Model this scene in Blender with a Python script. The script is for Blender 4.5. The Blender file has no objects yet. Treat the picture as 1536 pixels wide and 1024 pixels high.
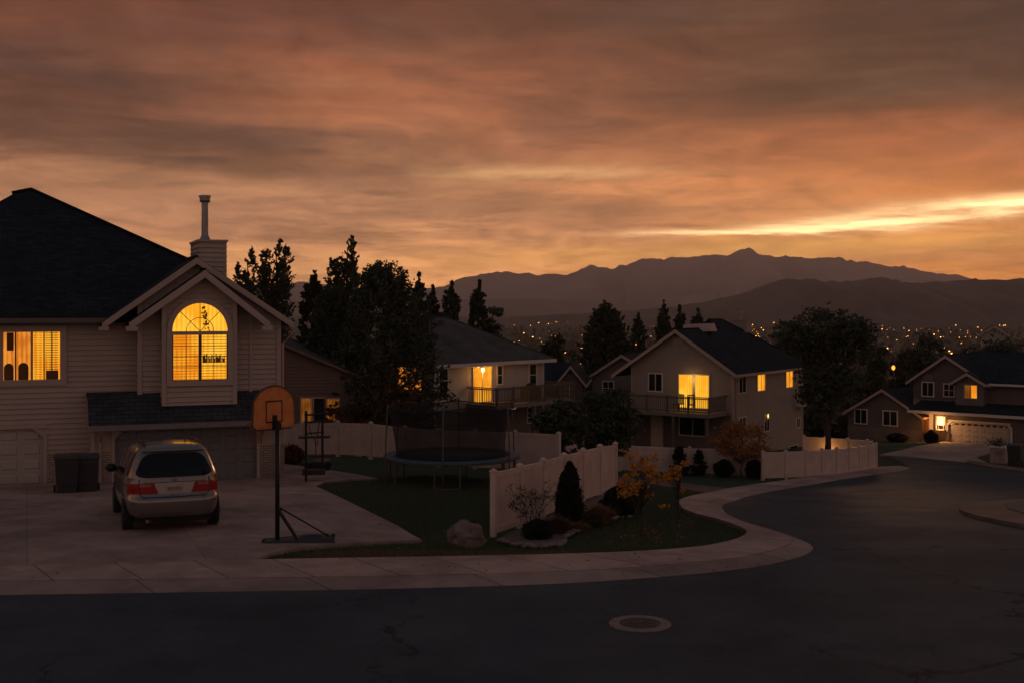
HAZE_D = 1.0e-4     # density of the air
EXPO = 0.0
import bpy, bmesh, math, random
import numpy as np
from mathutils import Vector, Matrix, noise
from mathutils.geometry import tessellate_polygon

S = bpy.context.scene
COL = S.collection
R = math.radians
PI = math.pi
F, CX, HY, H = 1800.0, 768.0, 462.0, 5.2      # focal length in photo pixels, principal column, horizon row, eye height
random.seed(7)

# ------------------------------------------------------------------ terrain
KL = [(-400, 0), (0, 0), (24, 0), (29, -.05), (33, -.2), (37, -.42), (41, -.66), (46, -.95), (50, -1.2), (54, -1.45), (60, -2.3), (66, -3.1), (72, -3.75),
      (80, -4.2), (90, -4.75), (110, -7), (150, -14), (250, -28), (600, -42), (1500, -50), (3500, -42), (5000, -38), (30000, -38)]
KR = [(-400, 0), (0, 0), (24, 0), (29.5, -.42), (35, -.68), (40.5, -.88), (47, -1.15), (52, -1.7), (57, -2.35), (62, -2.95)] + KL[12:]


def hermite(K):
    xs = [k[0] for k in K]; ys = [k[1] for k in K]; n = len(K)
    dl = [(ys[i + 1] - ys[i]) / (xs[i + 1] - xs[i]) for i in range(n - 1)]
    m = [dl[0]] + [0 if dl[i - 1] * dl[i] <= 0 else 2 * dl[i - 1] * dl[i] / (dl[i - 1] + dl[i]) for i in range(1, n - 1)] + [dl[-1]]

    def f(x):
        if x <= xs[0]: return ys[0]
        for i in range(n - 1):
            if x <= xs[i + 1]:
                h = xs[i + 1] - xs[i]; t = (x - xs[i]) / h
                return ((2 * t**3 - 3 * t * t + 1) * ys[i] + (t**3 - 2 * t * t + t) * h * m[i] + (3 * t * t - 2 * t**3) * ys[i + 1] + (t**3 - t * t) * h * m[i + 1])
        return ys[-1]
    return f


KRR = [(-400, 0), (0, 0), (24, 0), (27.5, -.1), (35, -.72), (42, -1.5), (50, -2.38), (57, -3.02), (62, -3.3), (66, -3.52)] + KL[12:]
zl, zr, zrr = hermite(KL), hermite(KR), hermite(KRR)


def zg(x, y):
    t = min(1, max(0, (x + 7) / 6)); t = t * t * (3 - 2 * t)
    u = min(1, max(0, (x - 1.5) / 6.5)); u = u * u * (3 - 2 * u)
    return zl(y) * (1 - t) + (zr(y) * (1 - u) + zrr(y) * u) * t


def P(px, py, d):
    return Vector(((px - CX) * d / F, d, H - (py - HY) * d / F))


def G(px, py):
    """ground point seen at a photo pixel"""
    d = 8.0
    k = (px - CX) / F; s = (py - HY) / F
    g = lambda d: H - s * d - zg(k * d, d)
    while g(d) > 0 and d < 6000: d *= 1.02
    a, b = d / 1.02, d
    for _ in range(40):
        c = (a + b) / 2
        if g(c) > 0: a = c
        else: b = c
    return Vector((k * a, a, zg(k * a, a)))


def GD(px, d):
    x = (px - CX) * d / F
    return Vector((x, d, zg(x, d)))


# ------------------------------------------------------------------ materials
def nt_new(m):
    m.use_nodes = True
    nt = m.node_tree
    return nt, nt.nodes, nt.links


MATS = {}


def mat(name, c, rough=.7, var=.15, scale=3.0, bump=0.0, bscale=40.0, metal=0.0, spec=.5, stain_or_shade=None, coat=0):
    if name in MATS: return MATS[name]
    m = bpy.data.materials.new(name); nt, N, L = nt_new(m)
    b = N['Principled BSDF']
    b.inputs['Roughness'].default_value = rough; b.inputs['Metallic'].default_value = metal
    b.inputs['Specular IOR Level'].default_value = spec
    b.inputs['Coat Weight'].default_value = coat; b.inputs['Coat Roughness'].default_value = .06
    tc = N.new('ShaderNodeTexCoord')
    n = N.new('ShaderNodeTexNoise'); n.inputs['Scale'].default_value = scale; n.inputs['Detail'].default_value = 6
    n.inputs['Roughness'].default_value = .65
    L.new(tc.outputs['Object'], n.inputs['Vector'])
    r = N.new('ShaderNodeValToRGB'); r.color_ramp.elements[0].position = .3; r.color_ramp.elements[1].position = .7
    lo = [x * (1 - var) for x in c]; hi = [min(1, x * (1 + var)) for x in c]
    if stain_or_shade: lo = list(stain_or_shade)
    r.color_ramp.elements[0].color = (*lo, 1); r.color_ramp.elements[1].color = (*hi, 1)
    L.new(n.outputs['Fac'], r.inputs['Fac']); L.new(r.outputs['Color'], b.inputs['Base Color'])
    if bump:
        n2 = N.new('ShaderNodeTexNoise'); n2.inputs['Scale'].default_value = bscale; n2.inputs['Detail'].default_value = 4
        L.new(tc.outputs['Object'], n2.inputs['Vector'])
        bp = N.new('ShaderNodeBump'); bp.inputs['Strength'].default_value = bump; bp.inputs['Distance'].default_value = .02
        L.new(n2.outputs['Fac'], bp.inputs['Height']); L.new(bp.outputs['Normal'], b.inputs['Normal'])
    MATS[name] = m
    return m


def brick_mat(name, c1, c2, mortar, bw, bh, ms, rough=.85, coord='UV', rot=(0, 0, 0), bump=.4, off=.5):
    if name in MATS: return MATS[name]
    m = bpy.data.materials.new(name); nt, N, L = nt_new(m)
    b = N['Principled BSDF']; b.inputs['Roughness'].default_value = rough; b.inputs['Specular IOR Level'].default_value = .25
    tc = N.new('ShaderNodeTexCoord'); mp = N.new('ShaderNodeMapping'); mp.inputs['Rotation'].default_value = rot
    L.new(tc.outputs[coord], mp.inputs['Vector'])
    br = N.new('ShaderNodeTexBrick'); L.new(mp.outputs['Vector'], br.inputs['Vector'])
    br.inputs['Scale'].default_value = 1; br.inputs['Brick Width'].default_value = bw; br.inputs['Row Height'].default_value = bh
    br.inputs['Mortar Size'].default_value = ms; br.offset = off; br.inputs['Mortar Smooth'].default_value = .1
    br.inputs['Color1'].default_value = (*c1, 1); br.inputs['Color2'].default_value = (*c2, 1); br.inputs['Mortar'].default_value = (*mortar, 1)
    n = N.new('ShaderNodeTexNoise'); n.inputs['Scale'].default_value = .8; n.inputs['Detail'].default_value = 7
    L.new(tc.outputs[coord], n.inputs['Vector'])
    mr = N.new('ShaderNodeMapRange'); mr.inputs['From Min'].default_value = .3; mr.inputs['From Max'].default_value = .7
    mr.inputs['To Min'].default_value = .72; mr.inputs['To Max'].default_value = 1.25
    L.new(n.outputs['Fac'], mr.inputs['Value'])
    mx = N.new('ShaderNodeVectorMath'); mx.operation = 'SCALE'
    L.new(br.outputs['Color'], mx.inputs[0]); L.new(mr.outputs['Result'], mx.inputs['Scale'])
    L.new(mx.outputs['Vector'], b.inputs['Base Color'])
    bp = N.new('ShaderNodeBump'); bp.inputs['Strength'].default_value = bump; bp.inputs['Distance'].default_value = .01; bp.invert = True
    L.new(br.outputs['Fac'], bp.inputs['Height']); L.new(bp.outputs['Normal'], b.inputs['Normal'])
    MATS[name] = m
    return m


def lit(name, lo, hi, strength=1.0, scale=2.0, sx=1.0, sz=1.0, folds=0):
    if name in MATS: return MATS[name]
    m = bpy.data.materials.new(name); nt, N, L = nt_new(m)
    for n in list(N): N.remove(n)
    out = N.new('ShaderNodeOutputMaterial'); e = N.new('ShaderNodeEmission'); e.inputs['Strength'].default_value = strength
    tc = N.new('ShaderNodeTexCoord'); mp = N.new('ShaderNodeMapping'); mp.inputs['Scale'].default_value = (sx, sx, sz)
    L.new(tc.outputs['Object'], mp.inputs['Vector'])
    n = N.new('ShaderNodeTexNoise'); n.inputs['Scale'].default_value = scale; n.inputs['Detail'].default_value = 4
    L.new(mp.outputs['Vector'], n.inputs['Vector'])
    r = N.new('ShaderNodeValToRGB'); r.color_ramp.elements[0].position = .38; r.color_ramp.elements[1].position = .62
    r.color_ramp.elements[0].color = (*lo, 1); r.color_ramp.elements[1].color = (*hi, 1)
    fac = n.outputs['Fac']
    if folds:                                  # light and dark bands in the glow colour imitate backlit curtains
        w = N.new('ShaderNodeTexWave'); w.bands_direction = 'X'; w.inputs['Scale'].default_value = folds; w.inputs['Distortion'].default_value = 3; w.inputs['Detail'].default_value = 3
        mp2 = N.new('ShaderNodeMapping'); mp2.inputs['Scale'].default_value = (1, 1, .12); L.new(tc.outputs['Object'], mp2.inputs['Vector']); L.new(mp2.outputs[0], w.inputs['Vector'])
        k = N.new('ShaderNodeMath'); k.operation = 'MULTIPLY_ADD'; L.new(w.outputs['Fac'], k.inputs[0]); k.inputs[1].default_value = .22; k.inputs[2].default_value = -.11
        k2 = N.new('ShaderNodeMath'); k2.operation = 'ADD'; L.new(k.outputs[0], k2.inputs[0]); L.new(fac, k2.inputs[1]); fac = k2.outputs[0]
    L.new(fac, r.inputs['Fac']); L.new(r.outputs['Color'], e.inputs['Color']); L.new(e.outputs[0], out.inputs['Surface'])
    MATS[name] = m
    return m


def leaf_mat(name, stops, rough=.7, trans=.12):
    if name in MATS: return MATS[name]
    m = bpy.data.materials.new(name); nt, N, L = nt_new(m)
    b = N['Principled BSDF']; b.inputs['Roughness'].default_value = rough; b.inputs['Specular IOR Level'].default_value = .2
    g = N.new('ShaderNodeNewGeometry'); r = N.new('ShaderNodeValToRGB')
    r.color_ramp.elements[0].color = (*stops[0], 1); r.color_ramp.elements[1].color = (*stops[-1], 1)
    for i, s in enumerate(stops[1:-1]):
        e = r.color_ramp.elements.new((i + 1) / (len(stops) - 1)); e.color = (*s, 1)
    L.new(g.outputs['Random Per Island'], r.inputs['Fac']); L.new(r.outputs['Color'], b.inputs['Base Color'])
    t = N.new('ShaderNodeBsdfTranslucent'); L.new(r.outputs['Color'], t.inputs['Color'])
    mx = N.new('ShaderNodeMixShader'); mx.inputs['Fac'].default_value = trans
    L.new(b.outputs[0], mx.inputs[1]); L.new(t.outputs[0], mx.inputs[2]); L.new(mx.outputs[0], N['Material Output'].inputs['Surface'])
    MATS[name] = m
    return m


# ------------------------------------------------------------------ mesh builder
class MB:
    def __init__(s):
        s.bm = bmesh.new(); s.uv = s.bm.loops.layers.uv.new('UVMap')

    def face(s, pts, uvs=None):
        f = s.bm.faces.new([s.bm.verts.new(p) for p in pts])
        if uvs:
            for l, u in zip(f.loops, uvs): l[s.uv].uv = u
        return f

    def hexa(s, b, t):
        """prism from a bottom loop and a top loop of the same length"""
        vb = [s.bm.verts.new(p) for p in b]; vt = [s.bm.verts.new(p) for p in t]; n = len(b)
        s.bm.faces.new(vb[::-1]); s.bm.faces.new(vt)
        for i in range(n): s.bm.faces.new((vb[i], vb[(i + 1) % n], vt[(i + 1) % n], vt[i]))

    def box(s, c, sz, rz=0, taper=1.0):
        cx, cy, cz = c; x, y, z = sz[0] / 2, sz[1] / 2, sz[2] / 2
        ca, sa = math.cos(rz), math.sin(rz)
        q = lambda a, b, w: (cx + a * ca - b * sa, cy + a * sa + b * ca, w)
        b = [q(-x, -y, cz - z), q(x, -y, cz - z), q(x, y, cz - z), q(-x, y, cz - z)]
        x *= taper; y *= taper
        t = [q(-x, -y, cz + z), q(x, -y, cz + z), q(x, y, cz + z), q(-x, y, cz + z)]
        s.hexa(b, t)

    def slab(s, pts, th):
        """roof plane: polygon with a thickness straight down, uv along eave / up slope"""
        pts = [Vector(p) for p in pts]
        n = Vector((0, 0, 0))
        for i in range(len(pts)): n += (pts[i] - pts[0]).cross(pts[(i + 1) % len(pts)] - pts[0])
        n.normalize()
        if n.z < 0: n = -n; pts = pts[::-1]
        e = Vector((0, 0, 1)).cross(n)
        e = e.normalized() if e.length > 1e-4 else Vector((1, 0, 0))
        g = n.cross(e)
        s.face(pts, [(p.dot(e), p.dot(g)) for p in pts])
        lo = [p - Vector((0, 0, th)) for p in pts]
        s.face(lo[::-1])
        for i in range(len(pts)):
            j = (i + 1) % len(pts)
            s.face([pts[i], lo[i], lo[j], pts[j]])

    def board(s, p, q, h, t, nd):
        """board hanging below the line p-q, of height h, thickness t along nd"""
        p, q, nd = Vector(p), Vector(q), Vector(nd) * t
        d = Vector((0, 0, h))
        s.hexa([p - d, q - d, q - d + nd, p - d + nd], [p, q, q + nd, p + nd])

    def tube(s, pts, rad, n=8, cap=True):
        pts = [Vector(p) for p in pts]
        if not isinstance(rad, (list, tuple)): rad = [rad] * len(pts)
        rings = []
        for i, p in enumerate(pts):
            a = pts[max(0, i - 1)]; b = pts[min(len(pts) - 1, i + 1)]
            d = (b - a).normalized()
            u = d.cross(Vector((0, 0, 1)) if abs(d.z) < .95 else Vector((1, 0, 0))).normalized(); v = d.cross(u)
            rings.append([s.bm.verts.new(p + (u * math.cos(2 * PI * k / n) + v * math.sin(2 * PI * k / n)) * rad[i]) for k in range(n)])
        for a, b in zip(rings, rings[1:]):
            for k in range(n): s.bm.faces.new((a[k], a[(k + 1) % n], b[(k + 1) % n], b[k]))
        if cap: s.bm.faces.new(rings[0][::-1]); s.bm.faces.new(rings[-1])

    def lathe(s, prof, n=24, c=(0, 0, 0), cap=True):
        rings = [[s.bm.verts.new((c[0] + r * math.cos(2 * PI * k / n), c[1] + r * math.sin(2 * PI * k / n), c[2] + z)) for k in range(n)] for r, z in prof]
        for a, b in zip(rings, rings[1:]):
            for k in range(n): s.bm.faces.new((a[k], a[(k + 1) % n], b[(k + 1) % n], b[k]))
        if cap: s.bm.faces.new(rings[0][::-1]); s.bm.faces.new(rings[-1])

    def blob(s, c, r, sub=3, amp=.15, fr=1.5, seed=0, flat=None):
        m = bmesh.ops.create_icosphere(s.bm, subdivisions=sub, radius=1)
        for v in m['verts']:
            p = v.co.copy(); k = 1 + amp * noise.fractal(p * fr + Vector((seed * 3.1, seed, 0)), .8, 2.0, 4)
            v.co = Vector((c[0] + p.x * r[0] * k, c[1] + p.y * r[1] * k, c[2] + p.z * r[2] * k))
            if flat is not None and v.co.z < flat: v.co.z = flat

    def build(s, name, m, parent=None, smooth=False, bevel=0):
        bmesh.ops.recalc_face_normals(s.bm, faces=s.bm.faces)
        me = bpy.data.meshes.new(name); s.bm.to_mesh(me); s.bm.free()
        for x in (m if isinstance(m, (list, tuple)) else [m]): me.materials.append(x)
        if smooth:
            for p in me.polygons: p.use_smooth = True
        o = bpy.data.objects.new(name, me); COL.objects.link(o)
        if parent: o.parent = parent
        if bevel:
            bv = o.modifiers.new('bevel', 'BEVEL'); bv.width = bevel; bv.segments = 2; bv.limit_method = 'ANGLE'
        return o


def empty(name, loc, rz=0, label=None, cat=None, group=None):
    o = bpy.data.objects.new(name, None); COL.objects.link(o); o.location = loc; o.rotation_euler = (0, 0, rz)
    o.empty_display_size = .3
    return tag(o, label, cat, group)


def tag(o, label=None, cat=None, group=None, kind=None):
    if label: o['label'] = label
    if cat: o['category'] = cat
    if group: o['group'] = group
    if kind: o['kind'] = kind
    return o


def copy_tree(o, parent=None):
    c = o.copy(); COL.objects.link(c)
    if parent: c.parent = parent
    for ch in [x for x in o.children]: copy_tree(ch, c)
    return c


# ------------------------------------------------------------------ houses: local frames and walls
class House:
    def __init__(s, name, label, px, d, z, rzdeg, cat='house'):
        s.o = P(px, HY, d); s.o.z = z; s.rz = R(rzdeg)
        s.root = empty(name, s.o, s.rz, label, cat)
        s.Ri = Matrix.Rotation(-s.rz, 3, 'Z')
        s.c = s.Ri @ (Vector((0, 0, H)) - s.o)

    def ray(s, px, py):
        return s.Ri @ Vector(((px - CX) / F, 1, -(py - HY) / F))

    def at(s, px, py, v):
        d = s.ray(px, py); t = (v - s.c.y) / d.y
        return s.c + d * t

    def wall(s, u, v, deg=0):
        return Wall(s, u, v, R(deg))


class Wall:
    """vertical wall plane; a runs along it, w is height, out is outward"""
    def __init__(s, h, u, v, ang):
        s.h = h; s.o = Vector((u, v, 0)); s.ud = Vector((math.cos(ang), math.sin(ang), 0)); s.nd = Vector((math.sin(ang), -math.cos(ang), 0))

    def px(s, px, py, out=0):
        d = s.h.ray(px, py); o = s.o + s.nd * out
        t = (o - s.h.c).dot(s.nd) / d.dot(s.nd)
        p = s.h.c + d * t - o
        return p.dot(s.ud), p.z

    def p(s, a, w, out=0):
        return s.o + s.ud * a + s.nd * out + Vector((0, 0, w))

    def box(s, mb, a0, a1, w0, w1, o0, o1):
        q = [s.p(a0, w0, o0), s.p(a1, w0, o0), s.p(a1, w0, o1), s.p(a0, w0, o1)]
        r = [s.p(a0, w1, o0), s.p(a1, w1, o0), s.p(a1, w1, o1), s.p(a0, w1, o1)]
        mb.hexa(q, r)

    def poly(s, mb, pts, o0, o1):
        mb.hexa([s.p(a, w, o0) for a, w in pts], [s.p(a, w, o1) for a, w in pts])

    def siding(s, mb, poly, h=.17, d=.05, out=0):
        w0 = min(p[1] for p in poly); wt = max(p[1] for p in poly)
        out -= .03; s.poly(mb, poly, out - .12, out - .004)

        def clip(pts, lim, keep_above):
            r = []
            for i in range(len(pts)):
                a, b = pts[i], pts[(i + 1) % len(pts)]
                ia = (a[1] >= lim) if keep_above else (a[1] <= lim); ib = (b[1] >= lim) if keep_above else (b[1] <= lim)
                if ia: r.append(a)
                if ia != ib:
                    t = (lim - a[1]) / (b[1] - a[1]); r.append((a[0] + t * (b[0] - a[0]), lim))
            return r
        w = math.floor(w0 / h) * h
        while w < wt - 1e-4:
            lo, hi = max(w, w0), min(w + h, wt)
            q = clip(clip(poly, lo, True), hi, False)
            if len(q) >= 3 and hi - lo > .01:
                f = lambda z: out + d * (1 - (z - w) / h)
                try: mb.face([s.p(a, z, f(z)) for a, z in q])
                except ValueError: pass
                e = [a for a, z in q if abs(z - lo) < 1e-4]
                if len(e) >= 2:
                    a, b = min(e), max(e)
                    mb.face([s.p(a, lo, f(lo)), s.p(b, lo, f(lo)), s.p(b, lo, out - .003), s.p(a, lo, out - .003)])
            w += h

    def brick(s, mb, a0, a1, w0, w1, o0, o1):
        """brick veneer with uv in metres"""
        q = [(a0, w0), (a1, w0), (a1, w1), (a0, w1)]
        mb.face([s.p(a, w, o1) for a, w in q], q)
        mb.face([s.p(a0, w1, o1), s.p(a1, w1, o1), s.p(a1, w1, o0), s.p(a0, w1, o0)], [(a0, 0), (a1, 0), (a1, .1), (a0, .1)])
        for a in (a0, a1):
            mb.face([s.p(a, w0, o0), s.p(a, w0, o1), s.p(a, w1, o1), s.p(a, w1, o0)], [(0, w0), (o1 - o0, w0), (o1 - o0, w1), (0, w1)])

    def window(s, px0, py0, px1, py1, panem, trimm, trim=.1, cols=2, rows=1, mun=0, out=0, name='window', sash=.045, blind=None, sill=False, swap=None):
        """a framed window: glass box between two photo pixels; returns the window part"""
        a0, wt = s.px(px0, py0, out); a1, _ = s.px(px1, py0, out); _, wb = s.px((px0 + px1) / 2, py1, out)
        _, wt = s.px((px0 + px1) / 2, py0, out)
        mb = MB(); t = trim
        s.box(mb, a0 - t, a0, wb - t, wt + t, out - .02, out + .06); s.box(mb, a1, a1 + t, wb - t, wt + t, out - .02, out + .06)
        s.box(mb, a0, a1, wt, wt + t, out - .02, out + .058); s.box(mb, a0, a1, wb - t, wb, out - .02, out + .058)
        for i in range(1, cols):
            c = a0 + (a1 - a0) * i / cols; s.box(mb, c - sash / 2, c + sash / 2, wb, wt, out + .012, out + .05)
        for j in range(1, rows):
            c = wb + (wt - wb) * j / rows; s.box(mb, a0, a1, c - sash / 2, c + sash / 2, out + .012, out + .048)
        if sill: s.box(mb, a0 - t - .04, a1 + t + .04, wb - t - .05, wb - t, out - .02, out + .1)
        wo = mb.build(name, trimm, s.h.root)
        pm = [panem] if not swap else [panem, swap]
        pb = MB()
        if swap:
            c = (a0 + a1) / 2
            pb.face([s.p(a0, wb, out + .03), s.p(c, wb, out + .03), s.p(c, wt, out + .03), s.p(a0, wt, out + .03)])
            f = pb.face([s.p(c, wb, out + .03), s.p(a1, wb, out + .03), s.p(a1, wt, out + .03), s.p(c, wt, out + .03)]); f.material_index = 1
        else:
            pb.face([s.p(a0, wb, out + .03), s.p(a1, wb, out + .03), s.p(a1, wt, out + .03), s.p(a0, wt, out + .03)])
        pb.build('pane', pm, wo)
        if mun:
            g = MB()
            for c in range(cols):
                x0 = a0 + (a1 - a0) * c / cols; x1 = a0 + (a1 - a0) * (c + 1) / cols
                g.hexa(*[[s.p(x, w, o) for x, w in (((x0 + x1) / 2 - .01, wb), ((x0 + x1) / 2 + .01, wb), ((x0 + x1) / 2 + .01, wt), ((x0 + x1) / 2 - .01, wt))] for o in (out + .033, out + .042)])
            for j in range(1, mun):
                w = wb + (wt - wb) * j / mun; s.box(g, a0, a1, w - .01, w + .01, out + .034, out + .041)
            g.build('muntin', trimm, wo)
        if blind:
            g = MB(); n = max(4, int((wt - wb) / .09)); b0, b1 = blind[1], blind[2]
            for j in range(n):
                w = wb + (wt - wb) * (j + .5) / n; x0 = a0 + (a1 - a0) * b0; x1 = a0 + (a1 - a0) * b1
                s.box(g, x0 + .03, x1 - .03, w - .012, w + .012, out + .031, out + .036)
            g.build('blind', blind[0], wo)
        return wo

    def garage_door(s, px0, px1, pyt, w0, m, out=-.12, rows=4, cols=4, windows=None):
        a0, wt = s.px(px0, pyt, out); a1, _ = s.px(px1, pyt, out); _, wt = s.px((px0 + px1) / 2, pyt, out)
        mb = MB(); s.box(mb, a0 - .05, a1 + .05, w0, wt + .1, out - .06, out)
        for r in range(rows):
            for c in range(cols):
                x0 = a0 + (a1 - a0) * c / cols; x1 = a0 + (a1 - a0) * (c + 1) / cols
                y0 = w0 + (wt - w0) * r / rows; y1 = w0 + (wt - w0) * (r + 1) / rows
                mx, my = .1, .09
                q = [(x0 + mx, y0 + my), (x1 - mx, y0 + my), (x1 - mx, y1 - my), (x0 + mx, y1 - my)]
                k = .035
                q2 = [(q[0][0] + k, q[0][1] + k), (q[1][0] - k, q[1][1] + k), (q[2][0] - k, q[2][1] - k), (q[3][0] + k, q[3][1] - k)]
                mb.hexa([s.p(a, w, out + .001) for a, w in q], [s.p(a, w, out + .03) for a, w in q2])
            if r: s.box(mb, a0, a1, w0 + (wt - w0) * r / rows - .012, w0 + (wt - w0) * r / rows + .012, out + .001, out + .009)
        o = mb.build('garage_door', m, s.h.root)
        if windows:
            g = MB(); y0 = w0 + (wt - w0) * (rows - 1) / rows; y1 = wt
            n = windows
            for c in range(n):
                x0 = a0 + (a1 - a0) * c / n; x1 = a0 + (a1 - a0) * (c + 1) / n
                s.box(g, x0 + .09, x1 - .09, y0 + .16, y1 - .1, out + .031, out + .036)
            g.build('door_window', MATS['dark_glass'], o)
        return o, a0, a1, wt


def deck(h, W, a0, a1, wf, out, rail_h, floorm, railm, name='deck', nb=.13, posts=3, ground=-1, side=(True, True), supports=()):
    """a balcony deck on wall W: floor > railing, post"""
    mb = MB()
    W.box(mb, a0, a1, wf - .22, wf - .05, .02, out)
    n = int(out / .15)
    for i in range(n):
        o0 = .02 + (out - .02) * i / n
        W.box(mb, a0 - .03, a1 + .03, wf - .048, wf, o0 + .004, o0 + (out - .02) / n - .004)
    fl = mb.build(name, floorm, h.root)
    g = MB(); e = .06
    runs = [((a0 + e, out - e), (a1 - e, out - e))]
    if side[0]: runs.append(((a0 + e, .05), (a0 + e, out - e)))
    if side[1]: runs.append(((a1 - e, .05), (a1 - e, out - e)))
    for (p, q) in runs:
        L = math.hypot(q[0] - p[0], q[1] - p[1]); m = max(2, int(L / nb))
        A = W.p(p[0], 0, p[1]); B = W.p(q[0], 0, q[1]); d = (B - A).normalized(); nrm = Vector((-d.y, d.x, 0))
        for z, hh, tt in ((rail_h, .05, .12), (rail_h - .08, .06, .04), (.14, .06, .04)):
            g.board(A + Vector((0, 0, wf + z)) - nrm * tt / 2, B + Vector((0, 0, wf + z)) - nrm * tt / 2, hh, tt, nrm)
        for i in range(1, m):
            c = A.lerp(B, i / m); g.box((c.x, c.y, wf + (.08 + rail_h - .08) / 2 + .03), (.03, .03, rail_h - .2), math.atan2(d.y, d.x))
    g.build('railing', railm, fl)
    for i in range(posts + 1):
        t = i / posts; c = W.p(a0 + e + (a1 - a0 - 2 * e) * t, 0, out - e)
        b = MB(); b.box((c.x, c.y, wf + rail_h / 2 - .1), (.1, .1, rail_h + .24), math.atan2(W.ud.y, W.ud.x)); b.build('post', railm, fl)
    for a in supports:
        c = W.p(a, 0, out - .15)
        b = MB(); b.box((c.x, c.y, (wf - .22 + ground) / 2), (.16, .16, wf - .22 - ground), math.atan2(W.ud.y, W.ud.x)); b.build('support_post', railm, fl)
    return fl


def curve(pts, n=8):
    """Catmull-Rom through 2D/3D points"""
    r = []
    for i in range(len(pts) - 1):
        p0 = Vector(pts[max(0, i - 1)]); p1 = Vector(pts[i]); p2 = Vector(pts[i + 1]); p3 = Vector(pts[min(len(pts) - 1, i + 2)])
        for k in range(n):
            t = k / n
            r.append(.5 * ((2 * p1) + (p2 - p0) * t + (2 * p0 - 5 * p1 + 4 * p2 - p3) * t * t + (3 * p1 - p0 - 3 * p2 + p3) * t**3))
    r.append(Vector(pts[-1]))
    return r


def drape(name, poly, off, m, step=1.0, skirt=0, parent=None, ztex=None):
    """a sheet following the terrain inside a world polygon"""
    pts = [Vector((p[0], p[1], 0)) for p in poly]
    bm = bmesh.new(); vs = [bm.verts.new(p) for p in pts]
    for t in tessellate_polygon([pts]):
        try: bm.faces.new([vs[i] for i in t])
        except ValueError: pass
    for ax in (0, 1):
        lo = min(p[ax] for p in pts); hi = max(p[ax] for p in pts)
        k = math.floor(lo / step) + 1
        while k * step < hi:
            co = Vector((0, 0, 0)); no = Vector((0, 0, 0)); co[ax] = k * step; no[ax] = 1
            bmesh.ops.bisect_plane(bm, geom=bm.verts[:] + bm.edges[:] + bm.faces[:], plane_co=co, plane_no=no)
            k += 1
    for v in bm.verts: v.co.z = zg(v.co.x, v.co.y) + off + (ztex(v.co.x, v.co.y) if ztex else 0)
    bmesh.ops.recalc_face_normals(bm, faces=bm.faces)
    for f in bm.faces:
        if f.normal.z < 0: f.normal_flip()
    if skirt:
        be = [e for e in bm.edges if e.is_boundary]
        r = bmesh.ops.extrude_edge_only(bm, edges=be)
        for v in r['geom']:
            if isinstance(v, bmesh.types.BMVert): v.co.z -= skirt
    me = bpy.data.meshes.new(name); bm.to_mesh(me); bm.free(); me.materials.append(m)
    o = bpy.data.objects.new(name, me); COL.objects.link(o); o['kind'] = 'structure'
    return o


def strip(name, A, B, offA, offB, m, n=120, across=4, skirt=.25):
    """a band between two world polylines (sidewalk, kerb): uv in metres"""
    def resample(Q):
        L = [0]
        for i in range(1, len(Q)): L.append(L[-1] + (Vector(Q[i][:2]) - Vector(Q[i - 1][:2])).length)
        out = []; j = 0
        for k in range(n + 1):
            t = L[-1] * k / n
            while j < len(L) - 2 and L[j + 1] < t: j += 1
            f = (t - L[j]) / max(1e-6, L[j + 1] - L[j]); out.append(Vector(Q[j][:2]).lerp(Vector(Q[j + 1][:2]), f))
        return out, L[-1]
    A, la = resample(A); B, lb = resample(B)
    mb = MB(); s = 0; G_ = []
    for k in range(n + 1):
        if k: s += ((A[k] + B[k]) / 2 - (A[k - 1] + B[k - 1]) / 2).length
        row = []
        for j in range(across + 1):
            p = A[k].lerp(B[k], j / across); z = zg(p.x, p.y) + offA + (offB - offA) * j / across
            row.append((Vector((p.x, p.y, z)), (s, (A[k] - B[k]).length * j / across)))
        G_.append(row)
    for k in range(n):
        for j in range(across):
            q = [G_[k][j], G_[k + 1][j], G_[k + 1][j + 1], G_[k][j + 1]]
            mb.face([x[0] for x in q], [x[1] for x in q])
        for j in (0, across):
            a, b = G_[k][j], G_[k + 1][j]; dz = Vector((0, 0, skirt))
            mb.face([a[0], b[0], b[0] - dz, a[0] - dz], [a[1], b[1], b[1], a[1]])
    o = mb.build(name, m); o['kind'] = 'structure'
    return o


# ------------------------------------------------------------------ vegetation
def leaf_mesh(name, C, size, m, parent, seed=0, ratio=.5, up=0.0, dirs=None):
    """many small leaf-shaped faces at points C (N x 3)"""
    rng = np.random.default_rng(seed); n = len(C)
    a = rng.normal(size=(n, 3))
    if dirs is not None: a = dirs + a * .35
    a[:, 2] += up
    a /= np.linalg.norm(a, axis=1)[:, None] + 1e-9
    b = np.cross(a, rng.normal(size=(n, 3))); b /= np.linalg.norm(b, axis=1)[:, None] + 1e-9
    s = (size * rng.uniform(.6, 1.35, n))[:, None]
    V = np.stack([C - a * s, C + b * s * ratio - a * s * .1, C + a * s, C - b * s * ratio - a * s * .1], 1).reshape(-1, 3)
    me = bpy.data.meshes.new(name); me.vertices.add(4 * n); me.vertices.foreach_set('co', V.astype(np.float32).ravel())
    me.loops.add(4 * n); me.loops.foreach_set('vertex_index', np.arange(4 * n, dtype=np.int32))
    me.polygons.add(n); me.polygons.foreach_set('loop_start', np.arange(0, 4 * n, 4, dtype=np.int32)); me.polygons.foreach_set('loop_total', np.full(n, 4, dtype=np.int32))
    me.update(); me.validate(); me.materials.append(m)
    o = bpy.data.objects.new(name, me); COL.objects.link(o); o.parent = parent
    return o


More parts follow.
